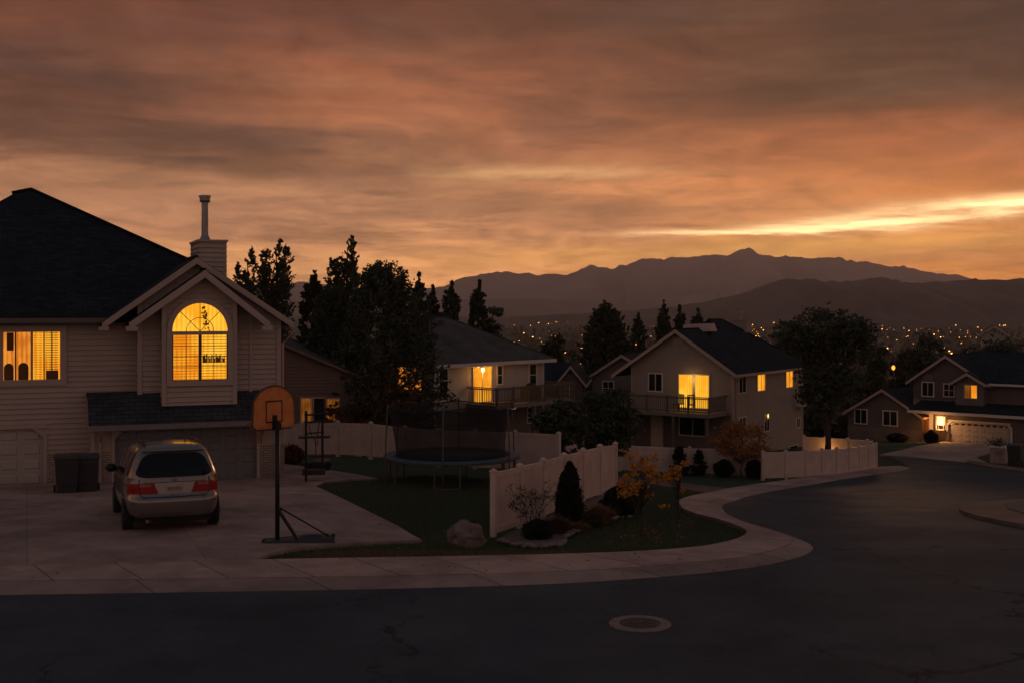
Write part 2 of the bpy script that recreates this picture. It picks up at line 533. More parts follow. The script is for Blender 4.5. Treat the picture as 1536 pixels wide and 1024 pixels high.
def crown_points(kind, h, r, rng, n, base=.12, tips=4):
    """leaf positions and limb end points for a crown of total height h, radius r"""
    pts = []; limbs = []
    if kind == 'spire':            # several upright leaders
        per = n // tips
        for t in range(tips):
            an = 2 * PI * t / tips + rng.uniform(-.5, .5); ro = r * rng.uniform(.3, .62) if tips > 1 else 0
            hh = h * (1 if t == 0 else rng.uniform(.84, .98)); 
            if t == 0: ro *= .3
            x, y = math.cos(an) * ro, math.sin(an) * ro
            rr = r * (rng.uniform(.5, .72) if tips > 1 else .95)
            tw = 26; k = max(10, int(per / tw)); zz = np.sort(base + (1 - base) * rng.uniform(0, 1, k) ** .9)
            for z in zz:                                   # feathery shoots leaving the leader outward and up
                pr = rr * (1 - z) ** .40 * min(1, .5 + (z - base) * 2.0) * rng.uniform(.45, 1.25) + rr * .05
                q = rng.uniform(0, 2 * PI); up = rng.uniform(.5, 1.5); f = rng.uniform(.15, 1, tw)[:, None] ** .8
                s0 = np.array([x * z, y * z, z * hh * .985 - pr * up * .55]); e = np.array([math.cos(q) * pr, math.sin(q) * pr, pr * up])
                pts.append(s0 + f * e + rng.normal(size=(tw, 3)) * (pr * .13 + r * .012) * (1.15 - f))
                limbs.append((s0 + e * .85, tuple(s0)))
            pts.append(np.column_stack([np.full(26, x), np.full(26, y), rng.uniform(.9, 1.0, 26) * hh]) + rng.normal(size=(26, 3)) * r * .022)
    elif kind == 'dome':           # one broad mass of feathery shoots with several small leaders breaking the top
        tw = 26; k = int(n / tw)
        ldr = [(rng.uniform(-.62, .62) * r, rng.uniform(-.5, .5) * r) for _ in range(tips)]; ldr[0] = (rng.uniform(-.1, .1) * r, 0)
        sk = [1 + .16 * math.sin(a_ * 3 + 1) + .1 * math.sin(a_ * 7) for a_ in np.linspace(0, 2 * PI, 64)]
        for i in range(k):
            z = base + (1 - base) * rng.uniform(0, 1) ** .8; q = rng.uniform(0, 2 * PI)
            R_ = r * sk[int(q / (2 * PI) * 63)] * (max(0, 1 - z ** 1.7)) ** .62 * min(1, .6 + (z - base) * 2)
            f0 = rng.uniform(.2, 1) ** .45; L = r * rng.uniform(.12, .34); up = rng.uniform(.2, 1.5) if z > .4 else rng.uniform(-.4, .6)
            zt = z * h * .93; s0 = np.array([math.cos(q) * R_ * f0 * .9, math.sin(q) * R_ * f0 * .9, zt]); e = np.array([math.cos(q), math.sin(q), up]); e *= L / np.linalg.norm(e)
            f = rng.uniform(0, 1, tw)[:, None] ** .8
            pts.append(s0 + f * e + rng.normal(size=(tw, 3)) * L * .16 * (1.15 - f)); limbs.append((s0 + e * .8, (0, 0, max(h * base, zt - R_ * .5))))
        for m_, (lx, ly) in enumerate(ldr):
            rho = math.hypot(lx, ly) / r; zb = h * .93 * max(.3, (1 - rho ** 1.6)) ** .6 - h * .12; zt = h if m_ == 0 else zb + h * rng.uniform(.13, .2)
            for j in range(34):
                t = rng.uniform(0, 1); rr = r * .17 * (1 - t) ** .6 * rng.uniform(.5, 1.2) + .02 * r; q = rng.uniform(0, 2 * PI); f = rng.uniform(0, 1, 16)[:, None]
                s0 = np.array([lx, ly, zb + (zt - zb) * t - rr * .5]); e = np.array([math.cos(q) * rr, math.sin(q) * rr, rr * rng.uniform(.4, 1.2)])
                pts.append(s0 + f * e + rng.normal(size=(16, 3)) * rr * .14)
    elif kind == 'conifer':        # whorls of drooping boughs
        nl = max(9, int(h * 2.6)); T_ = max(1, tips); per = max(6, int(n / (nl * 9 * T_)))
        for i in range(nl * T_):
            m_ = i // nl; i = i % nl
            if i == 0:
                q0 = rng.uniform(-.5, .5) + 2 * PI * m_ / T_; ox, oy = (math.cos(q0) * r * .46, math.sin(q0) * r * .4) if m_ else (0, 0)
                H_ = h * (1 if m_ == 0 else rng.uniform(.84, .98)); R_ = r * (1 if T_ == 1 else .78)
            t = base + (1 - base) * (i + rng.uniform(0, .6)) / nl
            L = R_ * (1 - t) ** .52 * rng.uniform(.72, 1.25) + .03 * R_
            for k in range(9):
                q = rng.uniform(0, 2 * PI); LL = L * rng.uniform(.6, 1.12); dr = rng.uniform(-.75, .05) if t > .5 else rng.uniform(-.25, .35)
                f = rng.uniform(.08, 1, per) ** .7
                x = f * LL
                z = t * H_ - f * LL * dr + (f ** 3) * LL * .18
                sp = rng.normal(size=per) * LL * .15 * (1.15 - f)
                pts.append(np.column_stack([ox + math.cos(q) * x - math.sin(q) * sp, oy + math.sin(q) * x + math.cos(q) * sp, z + rng.normal(size=per) * .05 * r]))
                if k < 4: limbs.append((np.array([ox + math.cos(q) * LL * .8, oy + math.sin(q) * LL * .8, t * H_ - LL * .8 * dr]), (0, 0, t * H_ * .9)))
            if i == 0: pts.append(np.column_stack([ox + rng.normal(size=30) * R_ * .025, oy + rng.normal(size=30) * R_ * .025, rng.uniform(.92, 1.01, 30) * H_]))
    else:                          # rounded broadleaf crown of clumps
        fine = kind in ('fine', 'airy'); cl = 24 if fine else 70; k = max(10, int(n / cl)); zc = h * (.5 + base / 2); hz = h * (1 - base) / 2
        for i in range(k):
            d = rng.normal(size=3); d /= np.linalg.norm(d); f = rng.uniform(.25, 1) ** .5
            w = 1 + .28 * noise.noise(Vector(d) * 1.7 + Vector((h, r, 3)))
            c = np.array([d[0] * r * f * w, d[1] * r * f * w, zc + d[2] * hz * f * w]) * np.array([.86, .86, 1])
            if kind == 'airy':                 # three merged heads, narrow below, open gaps between the boughs
                hd = ((0, 0, 1.0, .62), (-.48, .1, .90, .5), (.46, -.1, .93, .5), (.1, .3, .8, .6), (-.15, -.2, .62, .62), (.2, 0, .60, .46), (-.22, .1, .50, .38))[i % 7]
                th_ = d * np.array([1, 1, .8]) * (rng.uniform(.3, 1) ** .5) * w
                c = np.array([hd[0] * r + th_[0] * r * hd[3], hd[1] * r + th_[1] * r * hd[3], hd[2] * h - r * hd[3] * .75 + th_[2] * r * hd[3]])
                c[:2] *= min(1, .4 + 1.1 * max(0, c[2] / h - .12))
                if c[2] < base * h: c[2] = base * h + rng.uniform(0, .3) * h
            c[2] = min(c[2], h * .97)
            cr = r * (rng.uniform(.07, .15) if fine else rng.uniform(.1, .24))
            pts.append(c + rng.normal(size=(cl, 3)) * cr * np.array([.75, .75, .4 if fine else .6]))
            st = rng.uniform(.3, .75)
            limbs.append((c, (c[0] * .12, c[1] * .12, max(h * base * .8, c[2] * st))))
    return np.concatenate(pts), limbs


def tree(name, label, cat, base, h, r, kind, lm, bark, n=5000, leaf=.14, tips=4, clear=.12, seed=1, group=None, trunk=None, limbn=26, ratio=.5):
    rng = np.random.default_rng(seed)
    root = empty(name, base, 0, label, cat, group)
    pts, limbs = crown_points(kind, h, r, rng, n, clear, tips)
    leaf_mesh('crown', pts, leaf, lm, root, seed, ratio=ratio, up=.6 if kind == 'spire' else 0)
    tr = trunk or max(.03, h * .018)
    mb = MB(); wob = [Vector((rng.normal() * r * .03 * (i > 0), rng.normal() * r * .03 * (i > 0), h * .93 * i / 6 - (.2 if i == 0 else 0))) for i in range(7)]
    mb.tube(wob, [tr * 1.25, tr, tr * .85, tr * .7, tr * .5, tr * .32, tr * .1], 8)
    idx = rng.permutation(len(limbs))[:limbn]
    for i in idx:
        c, s = limbs[i]; s = Vector(s); c = Vector(c)
        ax = max(0, min(.9, s.z / h)); s0 = Vector((0, 0, max(h * .08, s.z)))
        mid = s0.lerp(c, .5) + Vector((0, 0, .06 * (c - s0).length))
        k = tr * (1 - ax) * .45 + .006
        mb.tube([s0, mid, c], [k, k * .65, k * .2], 5)
    mb.build('trunk', bark, root, smooth=True)
    return root


def bare_shrub(name, label, base, h, r, m, seed=0, leafm=None, nleaf=0, leaf=.05, stems=9, cat='shrub'):
    rng = random.Random(seed); root = empty(name, base, 0, label, cat); mb = MB(); tips = []

    def grow(p, d, L, rad, lev):
        q = p + d * L; mid = p.lerp(q, .5) + Vector((rng.gauss(0, .04), rng.gauss(0, .04), rng.gauss(0, .03))) * L
        mb.tube([p, mid, q], [rad, rad * .8, rad * .6], 5); tips.append(q); tips.append(mid)
        if lev:
            for _ in range(rng.choice((2, 3))):
                nd = (d + Vector((rng.gauss(0, .45), rng.gauss(0, .45), rng.gauss(.1, .3)))).normalized()
                grow(q, nd, L * rng.uniform(.5, .8), rad * .6, lev - 1)
    for i in range(stems):
        a = rng.uniform(0, 2 * PI); t = rng.uniform(.1, .55)
        d = Vector((math.cos(a) * t * r / h * 2, math.sin(a) * t * r / h * 2, 1)).normalized()
        grow(Vector((rng.gauss(0, .05), rng.gauss(0, .05), -.05)), d, h * rng.uniform(.28, .42), .011, 3)
    mb.build('stem', m, root)
    if nleaf:
        C = np.array([list(rng.choice(tips)) for _ in range(nleaf)]) + np.random.default_rng(seed).normal(size=(nleaf, 3)) * .03
        leaf_mesh('foliage', C, leaf, leafm, root, seed)
    return root


def tussock(name, label, base, h, r, m, n=700, seed=0, cat='grass clump', w=.012, group=None):
    rng = np.random.default_rng(seed); root = empty(name, base, 0, label, cat, group)
    mb = MB()
    for i in range(n):
        a = rng.uniform(0, 2 * PI); f = rng.uniform(0, 1) ** .6; x, y = math.cos(a) * r * f * .45, math.sin(a) * r * f * .45
        hh = h * rng.uniform(.6, 1.05) * (1 - .35 * f); b = a + rng.normal() * .6
        dx, dy = math.cos(b) * r * f * .8, math.sin(b) * r * f * .8; px, py = -math.sin(b) * w, math.cos(b) * w
        p0, p1, p2 = Vector((x, y, -.03)), Vector((x + dx * .35, y + dy * .35, hh * .72)), Vector((x + dx, y + dy, hh * rng.uniform(.75, 1)))
        o = Vector((px, py, 0))
        mb.face([p0 - o, p0 + o, p1 + o * .8, p1 - o * .8]); mb.face([p1 - o * .8, p1 + o * .8, p2])
    mb.build('blades', m, root)
    return root
# ------------------------------------------------------------------ palette
siding_beige = mat('siding_beige', (.45, .35, .312), .6, .06, 1.2)
trim_rose = mat('trim_rose', (.47, .355, .315), .55, .06, 2)
trim_white = mat('trim_white', (.68, .62, .58), .5, .05, 2)
siding_pale = mat('siding_pale', (.50, .45, .42), .6, .06, 1.2)
siding_taupe = mat('siding_taupe', (.33, .275, .25), .65, .08, 1.2)
siding_brown = mat('siding_brown', (.13, .10, .095), .7, .1, 1.2)
siding_rust = mat('siding_rust', (.19, .12, .10), .7, .1, 1.2)
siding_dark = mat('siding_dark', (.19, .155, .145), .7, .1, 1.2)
vinyl = mat('white_vinyl', (.64, .49, .43), .5, .16, 1.6)
dark_glass = mat('dark_glass', (.012, .014, .018), .04, .1, 1, spec=.6)
black_metal = mat('black_metal', (.016, .016, .018), .45, .2, 5, spec=.3)
grey_metal = mat('grey_metal', (.30, .29, .29), .4, .2, 5, metal=.8)
wood_dark = mat('dark_wood', (.13, .10, .085), .75, .3, 6, bump=.3)
wood_grey = mat('grey_wood', (.22, .18, .16), .75, .25, 6, bump=.3)
bark = mat('bark', (.055, .042, .034), .9, .35, 9, bump=.6)
bark_pale = mat('bark_pale', (.13, .11, .10), .9, .3, 9, bump=.4)
bin_plastic = mat('bin_plastic', (.035, .036, .037), .55, .15, 4)
garage_white = mat('garage_white', (.46, .40, .37), .5, .06, 1.5)
garage_grey = mat('garage_grey', (.20, .20, .21), .5, .06, 1.5)
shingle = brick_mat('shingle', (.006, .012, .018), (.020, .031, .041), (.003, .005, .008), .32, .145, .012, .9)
shingle_brown = brick_mat('shingle_brown', (.085, .078, .076), (.11, .10, .098), (.05, .046, .045), .32, .145, .010, .9)
shingle_skirt = brick_mat('shingle_skirt', (.034, .040, .052), (.056, .063, .078), (.016, .018, .023), .4, .17, .014, .9)
brick_pale = brick_mat('brick_pale', (.34, .27, .235), (.43, .345, .30), (.16, .135, .125), .22, .078, .011, .9)
brick_dark = brick_mat('brick_dark', (.20, .15, .13), (.27, .20, .17), (.13, .11, .105), .22, .078, .011, .9)
lit_warm = lit('lit_warm', (.86, .24, .008), (1.02, .44, .028), 1.0, 1.1, folds=2.2)
lit_bright = lit('lit_bright', (1.0, .37, .014), (1.08, .56, .045), 1.05, 1.3, folds=2.2)
lit_orange = lit('lit_orange', (.62, .16, .012), (.95, .32, .035), .9, 1.6, folds=2.2)
lit_dim = lit('lit_dim', (.16, .035, .006), (.5, .13, .015), .8, 2.4)
lit_low = lit('lit_low', (.26, .07, .008), (.5, .16, .02), .42, 1.5, folds=2.2)
bulb = lit('bulb', (1, .62, .22), (1, .66, .26), 9, 1)
slat_shade = mat('slat_shade', (.45, .25, .08), .6, .1, 3)

leaf_dark = leaf_mat('leaf_dark', [(.034, .050, .034), (.055, .076, .046), (.085, .098, .058), (.11, .105, .064)])
leaf_pine = leaf_mat('leaf_pine', [(.034, .054, .036), (.056, .080, .052), (.09, .108, .066), (.13, .115, .07)])
leaf_olive = leaf_mat('leaf_olive', [(.03, .034, .016), (.05, .05, .022), (.085, .07, .03), (.06, .056, .025)])
leaf_rust = leaf_mat('leaf_rust', [(.10, .045, .018), (.16, .07, .026), (.22, .10, .035), (.07, .045, .02)])
leaf_gold = leaf_mat('leaf_gold', [(.42, .17, .035), (.62, .27, .045), (.74, .36, .06), (.36, .15, .03)], trans=.3)
leaf_amber = leaf_mat('leaf_amber', [(.30, .12, .035), (.42, .18, .05), (.36, .17, .055), (.16, .09, .035)], trans=.25)
leaf_box = leaf_mat('leaf_box', [(.012, .017, .013), (.02, .027, .019), (.03, .036, .024)])
leaf_red = leaf_mat('leaf_red', [(.13, .045, .03), (.2, .07, .04), (.09, .04, .025)])
straw = leaf_mat('straw', [(.22, .12, .065), (.32, .18, .09), (.16, .09, .05)])
straw_red = leaf_mat('straw_red', [(.13, .06, .045), (.19, .085, .055), (.09, .05, .035)])
grass_m = leaf_mat('grass_blade', [(.055, .092, .055), (.08, .125, .07), (.14, .125, .075), (.065, .10, .06)])

# ------------------------------------------------------------------ world
W_ = bpy.data.worlds.new('World'); S.world = W_; W_.use_nodes = True
nt = W_.node_tree; N, L = nt.nodes, nt.links
for n in list(N): N.remove(n)
SUN_EL, SUN_AZ = R(4.0), R(16.5)


def val(x):
    return x


def mth(op, a, b=None, c=None, clamp=False):
    n = N.new('ShaderNodeMath'); n.operation = op; n.use_clamp = clamp
    for i, x in enumerate((a, b, c)):
        if x is None: continue
        if isinstance(x, (int, float)): n.inputs[i].default_value = x
        else: L.new(x, n.inputs[i])
    return n.outputs[0]


def ramp(fac, stops, interp='LINEAR'):
    r = N.new('ShaderNodeValToRGB'); r.color_ramp.interpolation = interp
    for i, (p, c) in enumerate(stops):
        e = r.color_ramp.elements[i] if i < 2 else r.color_ramp.elements.new(p)
        e.position = p; e.color = (*c, 1) if len(c) == 3 else c
    L.new(fac, r.inputs['Fac']); return r.outputs['Color']


def mixc(f, a, b, mode='MIX'):
    n = N.new('ShaderNodeMix'); n.data_type = 'RGBA'; n.blend_type = mode; n.clamp_factor = True
    if isinstance(f, (int, float)): n.inputs[0].default_value = f
    else: L.new(f, n.inputs[0])
    for i, x in ((6, a), (7, b)):
        if isinstance(x, tuple): n.inputs[i].default_value = (*x, 1)
        else: L.new(x, n.inputs[i])
    return n.outputs[2]


def noise_w(vec, scale, detail=6, rough=.6, dist=0.0):
    n = N.new('ShaderNodeTexNoise'); n.inputs['Scale'].default_value = scale; n.inputs['Detail'].default_value = detail
    n.inputs['Roughness'].default_value = rough; n.inputs['Distortion'].default_value = dist
    L.new(vec, n.inputs['Vector']); return n.outputs['Fac']


def sstep(x, a, b):
    m = N.new('ShaderNodeMapRange'); m.interpolation_type = 'SMOOTHSTEP'
    m.inputs['From Min'].default_value = a; m.inputs['From Max'].default_value = b
    L.new(x, m.inputs['Value']); return m.outputs['Result']


def comb(x, y, z):
    n = N.new('ShaderNodeCombineXYZ')
    for i, q in enumerate((x, y, z)):
        if isinstance(q, (int, float)): n.inputs[i].default_value = q
        else: L.new(q, n.inputs[i])
    return n.outputs[0]


tc = N.new('ShaderNodeTexCoord'); sp = N.new('ShaderNodeSeparateXYZ'); L.new(tc.outputs['Generated'], sp.inputs[0])
X, Y, Z = sp.outputs
az = mth('ARCTAN2', X, Y); el = mth('ARCSINE', Z)
# the cloud deck: a plane far overhead seen in perspective
zz = mth('ADD', mth('MAXIMUM', Z, 0.0), .11)
cp = comb(mth('DIVIDE', X, zz), mth('DIVIDE', Y, zz), 0)
n_big = noise_w(cp, .75, 8, .58, .5)
n_mid = noise_w(cp, 2.1, 9, .6, .7)
st = comb(mth('MULTIPLY', az, 2.6), mth('MULTIPLY', el, 15), 3.7)
n_str = noise_w(st, 1.3, 8, .58, .35)
st2 = comb(mth('MULTIPLY', az, 4.0), mth('MULTIPLY', el, 36), 9.1)
n_str2 = noise_w(st2, 1.2, 8, .6, .3)
w_el = mth('ADD', el, mth('MULTIPLY', mth('SUBTRACT', n_str, .5), .10))
w_az = mth('ADD', az, mth('MULTIPLY', mth('SUBTRACT', n_mid, .5), .30))
w_el2 = mth('ADD', el, mth('ADD', mth('MULTIPLY', mth('SUBTRACT', n_str2, .5), .032), mth('MULTIPLY', mth('SUBTRACT', n_str, .5), .018)))


def gl(a0, e0, sa, se, k=0.0, A=None, E=None):
    A = A or w_az; E = E or w_el
    da = mth('SUBTRACT', A, a0); de = mth('SUBTRACT', E, mth('ADD', mth('MULTIPLY', da, k), e0))
    q = mth('ADD', mth('POWER', mth('DIVIDE', da, sa), 2), mth('POWER', mth('DIVIDE', de, se), 2))
    return mth('EXPONENT', mth('MULTIPLY', q, -1))


e01 = mth('DIVIDE', w_el, .5, clamp=True)
base = ramp(e01, [(0, (2.1, .90, .34)), (.07, (1.75, .77, .29)), (.147, (1.12, .49, .22)), (.19, (.78, .35, .165)), (.25, (.60, .225, .105)), (.34, (.58, .185, .078)),
                  (.42, (.32, .094, .042)), (.50, (.17, .052, .027)), (.62, (.085, .038, .028)), (1, (.06, .045, .045))])
warm = ramp(e01, [(0, (1.75, .56, .11)), (.09, (1.3, .40, .085)), (.16, (1.0, .30, .07)), (.235, (.66, .205, .072)), (.30, (.36, .098, .038)), (.37, (.19, .060, .028)),
                  (.50, (.09, .038, .022)), (.62, (.07, .035, .028)), (1, (.06, .045, .045))])
col = mixc(sstep(az, -.18, .42), base, warm)
# dark banks of cloud
d_az = mth('ADD', az, mth('MULTIPLY', mth('SUBTRACT', n_mid, .5), .11)); d_el = mth('ADD', el, mth('MULTIPLY', mth('SUBTRACT', n_str, .5), .06))
dk = None
for a0, e0, sa, se, k_, amp in ((-.40, .172, .19, .036, 0, 1.9), (-.23, .124, .21, .019, -.02, 1.25), (.40, .225, .22, .055, 0, 1.5), (.25, .168, .20, .036, -.05, 1.2), (-.42, .245, .22, .03, 0, .6), (.02, .235, .25, .02, .03, .35)):
    g_ = mth('MULTIPLY', gl(a0, e0, sa, se, k_, d_az, d_el), amp); dk = g_ if dk is None else mth('ADD', dk, g_)
dk = mth('MULTIPLY', dk, mth('ADD', .30, mth('ADD', mth('MULTIPLY', sstep(n_big, .36, .62), .40), mth('MULTIPLY', sstep(n_str2, .32, .68), .55))))
dk = mth('SUBTRACT', 1.0, mth('EXPONENT', mth('MULTIPLY', dk, -1.35)))
col = mixc(mth('MULTIPLY', dk, .92), col, (.034, .020, .018))
# finer streaks in the deck, both ways
col = mixc(mth('MULTIPLY', sstep(n_mid, .45, .64), .34), col, (.10, .054, .044))
col = mixc(mth('MULTIPLY', mth('MULTIPLY', sstep(n_str, .46, .62), mth('MULTIPLY', sstep(el, .30, .05), mth('SUBTRACT', 1.0, dk))), .50), col, (.68, .30, .155))
col = mixc(mth('MULTIPLY', mth('MULTIPLY', sstep(n_str2, .50, .64), sstep(el, .15, .04)), .55), col, (.26, .115, .065))
# red glow low on the right
col = mixc(mth('MULTIPLY', gl(.40, .118, .22, .030), .6), col, (.60, .15, .055))
# openings where the low sun breaks through
st3 = comb(mth('MULTIPLY', az, 9.0), mth('MULTIPLY', el, 90), 4.4); n_f = noise_w(st3, 1.5, 7, .62, .4)
g_el = mth('ADD', el, mth('ADD', mth('MULTIPLY', mth('SUBTRACT', n_f, .5), .012), mth('MULTIPLY', mth('SUBTRACT', n_str2, .5), .012)))
gap = mth('ADD', gl(.390, .0795, .085, .0064, .045, az, g_el), mth('ADD', gl(.275, .0665, .062, .0056, .03, az, g_el), mth('MULTIPLY', gl(.175, .0625, .075, .0030, .02, az, g_el), .7)))
gap = mth('MULTIPLY', gap, mth('ADD', .35, mth('MULTIPLY', sstep(n_f, .36, .60), .85)), clamp=True)
gap2 = mth('MULTIPLY', gl(.03, .1120, .10, .0050, .0, az, w_el2), mth('MULTIPLY', sstep(n_str2, .40, .62), .75))
gap3 = mth('MULTIPLY', gl(.20, .0480, .24, .0085, .04, az, w_el2), .75)
glow = mth('ADD', gl(.36, .050, .24, .050, .0, az, el), mth('MULTIPLY', gl(-.06, .02, .16, .022, .0, az, el), .55))
col = mixc(mth('MULTIPLY', glow, .25), col, (1.7, .66, .14))
col = mixc(gap3, col, (1.7, .78, .19))
col = mixc(gap2, col, (1.15, .60, .25))
col = mixc(gap, col, (3.3, 2.05, .95))
# fine mottling through the whole deck
cp2 = comb(mth('MULTIPLY', mth('DIVIDE', X, zz), 1.0), mth('MULTIPLY', mth('DIVIDE', Y, zz), .75), 5.0); n_fine = noise_w(cp2, 3.0, 10, .62, 1.2)
mt = N.new('ShaderNodeVectorMath'); mt.operation = 'SCALE'; L.new(col, mt.inputs[0]); L.new(mth('ADD', .38, mth('MULTIPLY', mth('ADD', n_fine, mth('MULTIPLY', n_f, .18)), 1.04)), mt.inputs['Scale']); col = mt.outputs[0]
# away from the sunset the deck is a dull mauve grey
back = sstep(Y, .62, -.25)
col = mixc(back, col, (.265, .168, .136))
up = sstep(Z, .30, .75)
col = mixc(up, col, (.064, .070, .090))
bg = N.new('ShaderNodeBackground'); L.new(col, bg.inputs['Color']); bg.inputs['Strength'].default_value = 1.0
sky = N.new('ShaderNodeTexSky'); sky.sky_type = 'NISHITA'; sky.sun_disc = False; sky.sun_elevation = SUN_EL; sky.sun_rotation = SUN_AZ
bg2 = N.new('ShaderNodeBackground'); L.new(sky.outputs['Color'], bg2.inputs['Color']); bg2.inputs['Strength'].default_value = .002
ad = N.new('ShaderNodeAddShader'); L.new(bg.outputs[0], ad.inputs[0]); L.new(bg2.outputs[0], ad.inputs[1])
wo = N.new('ShaderNodeOutputWorld'); L.new(ad.outputs[0], wo.inputs['Surface'])
W_.cycles.sampling_method = 'MANUAL'; W_.cycles.sample_map_resolution = 1024

sun = bpy.data.lights.new('low_sun', 'SUN'); sun.energy = .26; sun.angle = R(6); sun.color = (1, .50, .26)
so = bpy.data.objects.new('low_sun', sun); COL.objects.link(so)
so.rotation_euler = Vector((-math.sin(SUN_AZ) * math.cos(SUN_EL), -math.cos(SUN_AZ) * math.cos(SUN_EL), -math.sin(SUN_EL))).to_track_quat('-Z', 'Y').to_euler()


def lamp(name, loc, power, color=(1, .55, .18), size=.12):
    l = bpy.data.lights.new(name, 'POINT'); l.energy = power; l.color = color; l.shadow_soft_size = size
    o = bpy.data.objects.new(name, l); COL.objects.link(o); o.location = loc
    return o


# ------------------------------------------------------------------ ground materials
def ground_mat():
    m = bpy.data.materials.new('ground_grass'); nt, N, L = nt_new(m); b = N['Principled BSDF']; b.inputs['Roughness'].default_value = .95; b.inputs['Specular IOR Level'].default_value = .1
    tc = N.new('ShaderNodeTexCoord')

    def nz(s, d, r=.6):
        n = N.new('ShaderNodeTexNoise'); n.inputs['Scale'].default_value = s; n.inputs['Detail'].default_value = d; n.inputs['Roughness'].default_value = r
        L.new(tc.outputs['Object'], n.inputs['Vector']); return n.outputs['Fac']

    def rp(f, a, b_, p0, p1):
        r = N.new('ShaderNodeValToRGB'); r.color_ramp.elements[0].position = p0; r.color_ramp.elements[1].position = p1
        r.color_ramp.elements[0].color = (*a, 1); r.color_ramp.elements[1].color = (*b_, 1); L.new(f, r.inputs[0]); return r.outputs[0]
    g = rp(nz(9, 8, .7), (.042, .068, .044), (.075, .105, .062), .35, .65)
    dry = rp(nz(.55, 6), (0, 0, 0), (1, 1, 1), .54, .68)
    d2 = rp(nz(14, 6, .7), (.075, .052, .026), (.15, .105, .055), .3, .7)
    mx = N.new('ShaderNodeMix'); mx.data_type = 'RGBA'; L.new(dry, mx.inputs[0]); L.new(g, mx.inputs[6]); L.new(d2, mx.inputs[7])
    L.new(mx.outputs[2], b.inputs['Base Color'])
    bp = N.new('ShaderNodeBump'); bp.inputs['Strength'].default_value = .8; bp.inputs['Distance'].default_value = .06
    L.new(nz(28, 5, .7), bp.inputs['Height']); L.new(bp.outputs[0], b.inputs['Normal'])
    return m


def road_mat():
    m = bpy.data.materials.new('asphalt'); nt, N, L = nt_new(m); b = N['Principled BSDF']; b.inputs['Specular IOR Level'].default_value = .05
    tc = N.new('ShaderNodeTexCoord')

    def nz(s, d, r=.6, v=None, dist=0):
        n = N.new('ShaderNodeTexNoise'); n.inputs['Scale'].default_value = s; n.inputs['Detail'].default_value = d; n.inputs['Roughness'].default_value = r
        n.inputs['Distortion'].default_value = dist
        L.new(v or tc.outputs['Object'], n.inputs['Vector']); return n

    def rp(f, a, b_, p0, p1):
        r = N.new('ShaderNodeValToRGB'); r.color_ramp.elements[0].position = p0; r.color_ramp.elements[1].position = p1
        r.color_ramp.elements[0].color = (*a, 1); r.color_ramp.elements[1].color = (*b_, 1); L.new(f, r.inputs[0]); return r.outputs[0]
    a = rp(nz(.35, 8, .65).outputs['Fac'], (.048, .057, .066), (.086, .099, .112), .32, .66)
    gr = rp(nz(70, 3, .8).outputs['Fac'], (.62, .62, .62), (1.4, 1.4, 1.4), .35, .65)
    m1 = N.new('ShaderNodeMix'); m1.data_type = 'RGBA'; m1.blend_type = 'MULTIPLY'; m1.inputs[0].default_value = 1; L.new(a, m1.inputs[6]); L.new(gr, m1.inputs[7])
    # hairline cracks and tar seams: distance to the edges of warped cells
    w = N.new('ShaderNodeVectorMath'); w.operation = 'MULTIPLY_ADD'; L.new(nz(.7, 5, .65).outputs['Color'], w.inputs[0]); w.inputs[1].default_value = (2.6, 2.6, 0); L.new(tc.outputs['Object'], w.inputs[2])
    cr = None
    for sc, th in ((.13, .0035), (.30, .0045)):
        v = N.new('ShaderNodeTexVoronoi'); v.feature = 'DISTANCE_TO_EDGE'; v.inputs['Scale'].default_value = sc; L.new(w.outputs[0], v.inputs['Vector'])
        r = rp(v.outputs['Distance'], (1, 1, 1), (0, 0, 0), th * .5, th * 1.7)
        if cr is None: cr = r
        else:
            mm = N.new('ShaderNodeMix'); mm.data_type = 'RGBA'; mm.blend_type = 'ADD'; mm.inputs[0].default_value = .45; L.new(cr, mm.inputs[6]); L.new(r, mm.inputs[7]); cr = mm.outputs[2]
    brk = rp(nz(.25, 3).outputs['Fac'], (0, 0, 0), (1, 1, 1), .42, .55)
    mk = N.new('ShaderNodeMix'); mk.data_type = 'RGBA'; mk.blend_type = 'MULTIPLY'; mk.inputs[0].default_value = 1; L.new(cr, mk.inputs[6]); L.new(brk, mk.inputs[7])
    m2 = N.new('ShaderNodeMix'); m2.data_type = 'RGBA'; L.new(mk.outputs[2], m2.inputs[0]); L.new(m1.outputs[2], m2.inputs[6]); m2.inputs[7].default_value = (.026, .029, .032, 1)
    L.new(m2.outputs[2], b.inputs['Base Color'])
    ro = N.new('ShaderNodeMapRange'); ro.inputs['To Min'].default_value = .62; ro.inputs['To Max'].default_value = .9; L.new(nz(.5, 6).outputs['Fac'], ro.inputs['Value']); L.new(ro.outputs[0], b.inputs['Roughness'])
    bp = N.new('ShaderNodeBump'); bp.inputs['Strength'].default_value = .35; bp.inputs['Distance'].default_value = .01
    L.new(nz(90, 3, .8).outputs['Fac'], bp.inputs['Height']); L.new(bp.outputs[0], b.inputs['Normal'])
    return m


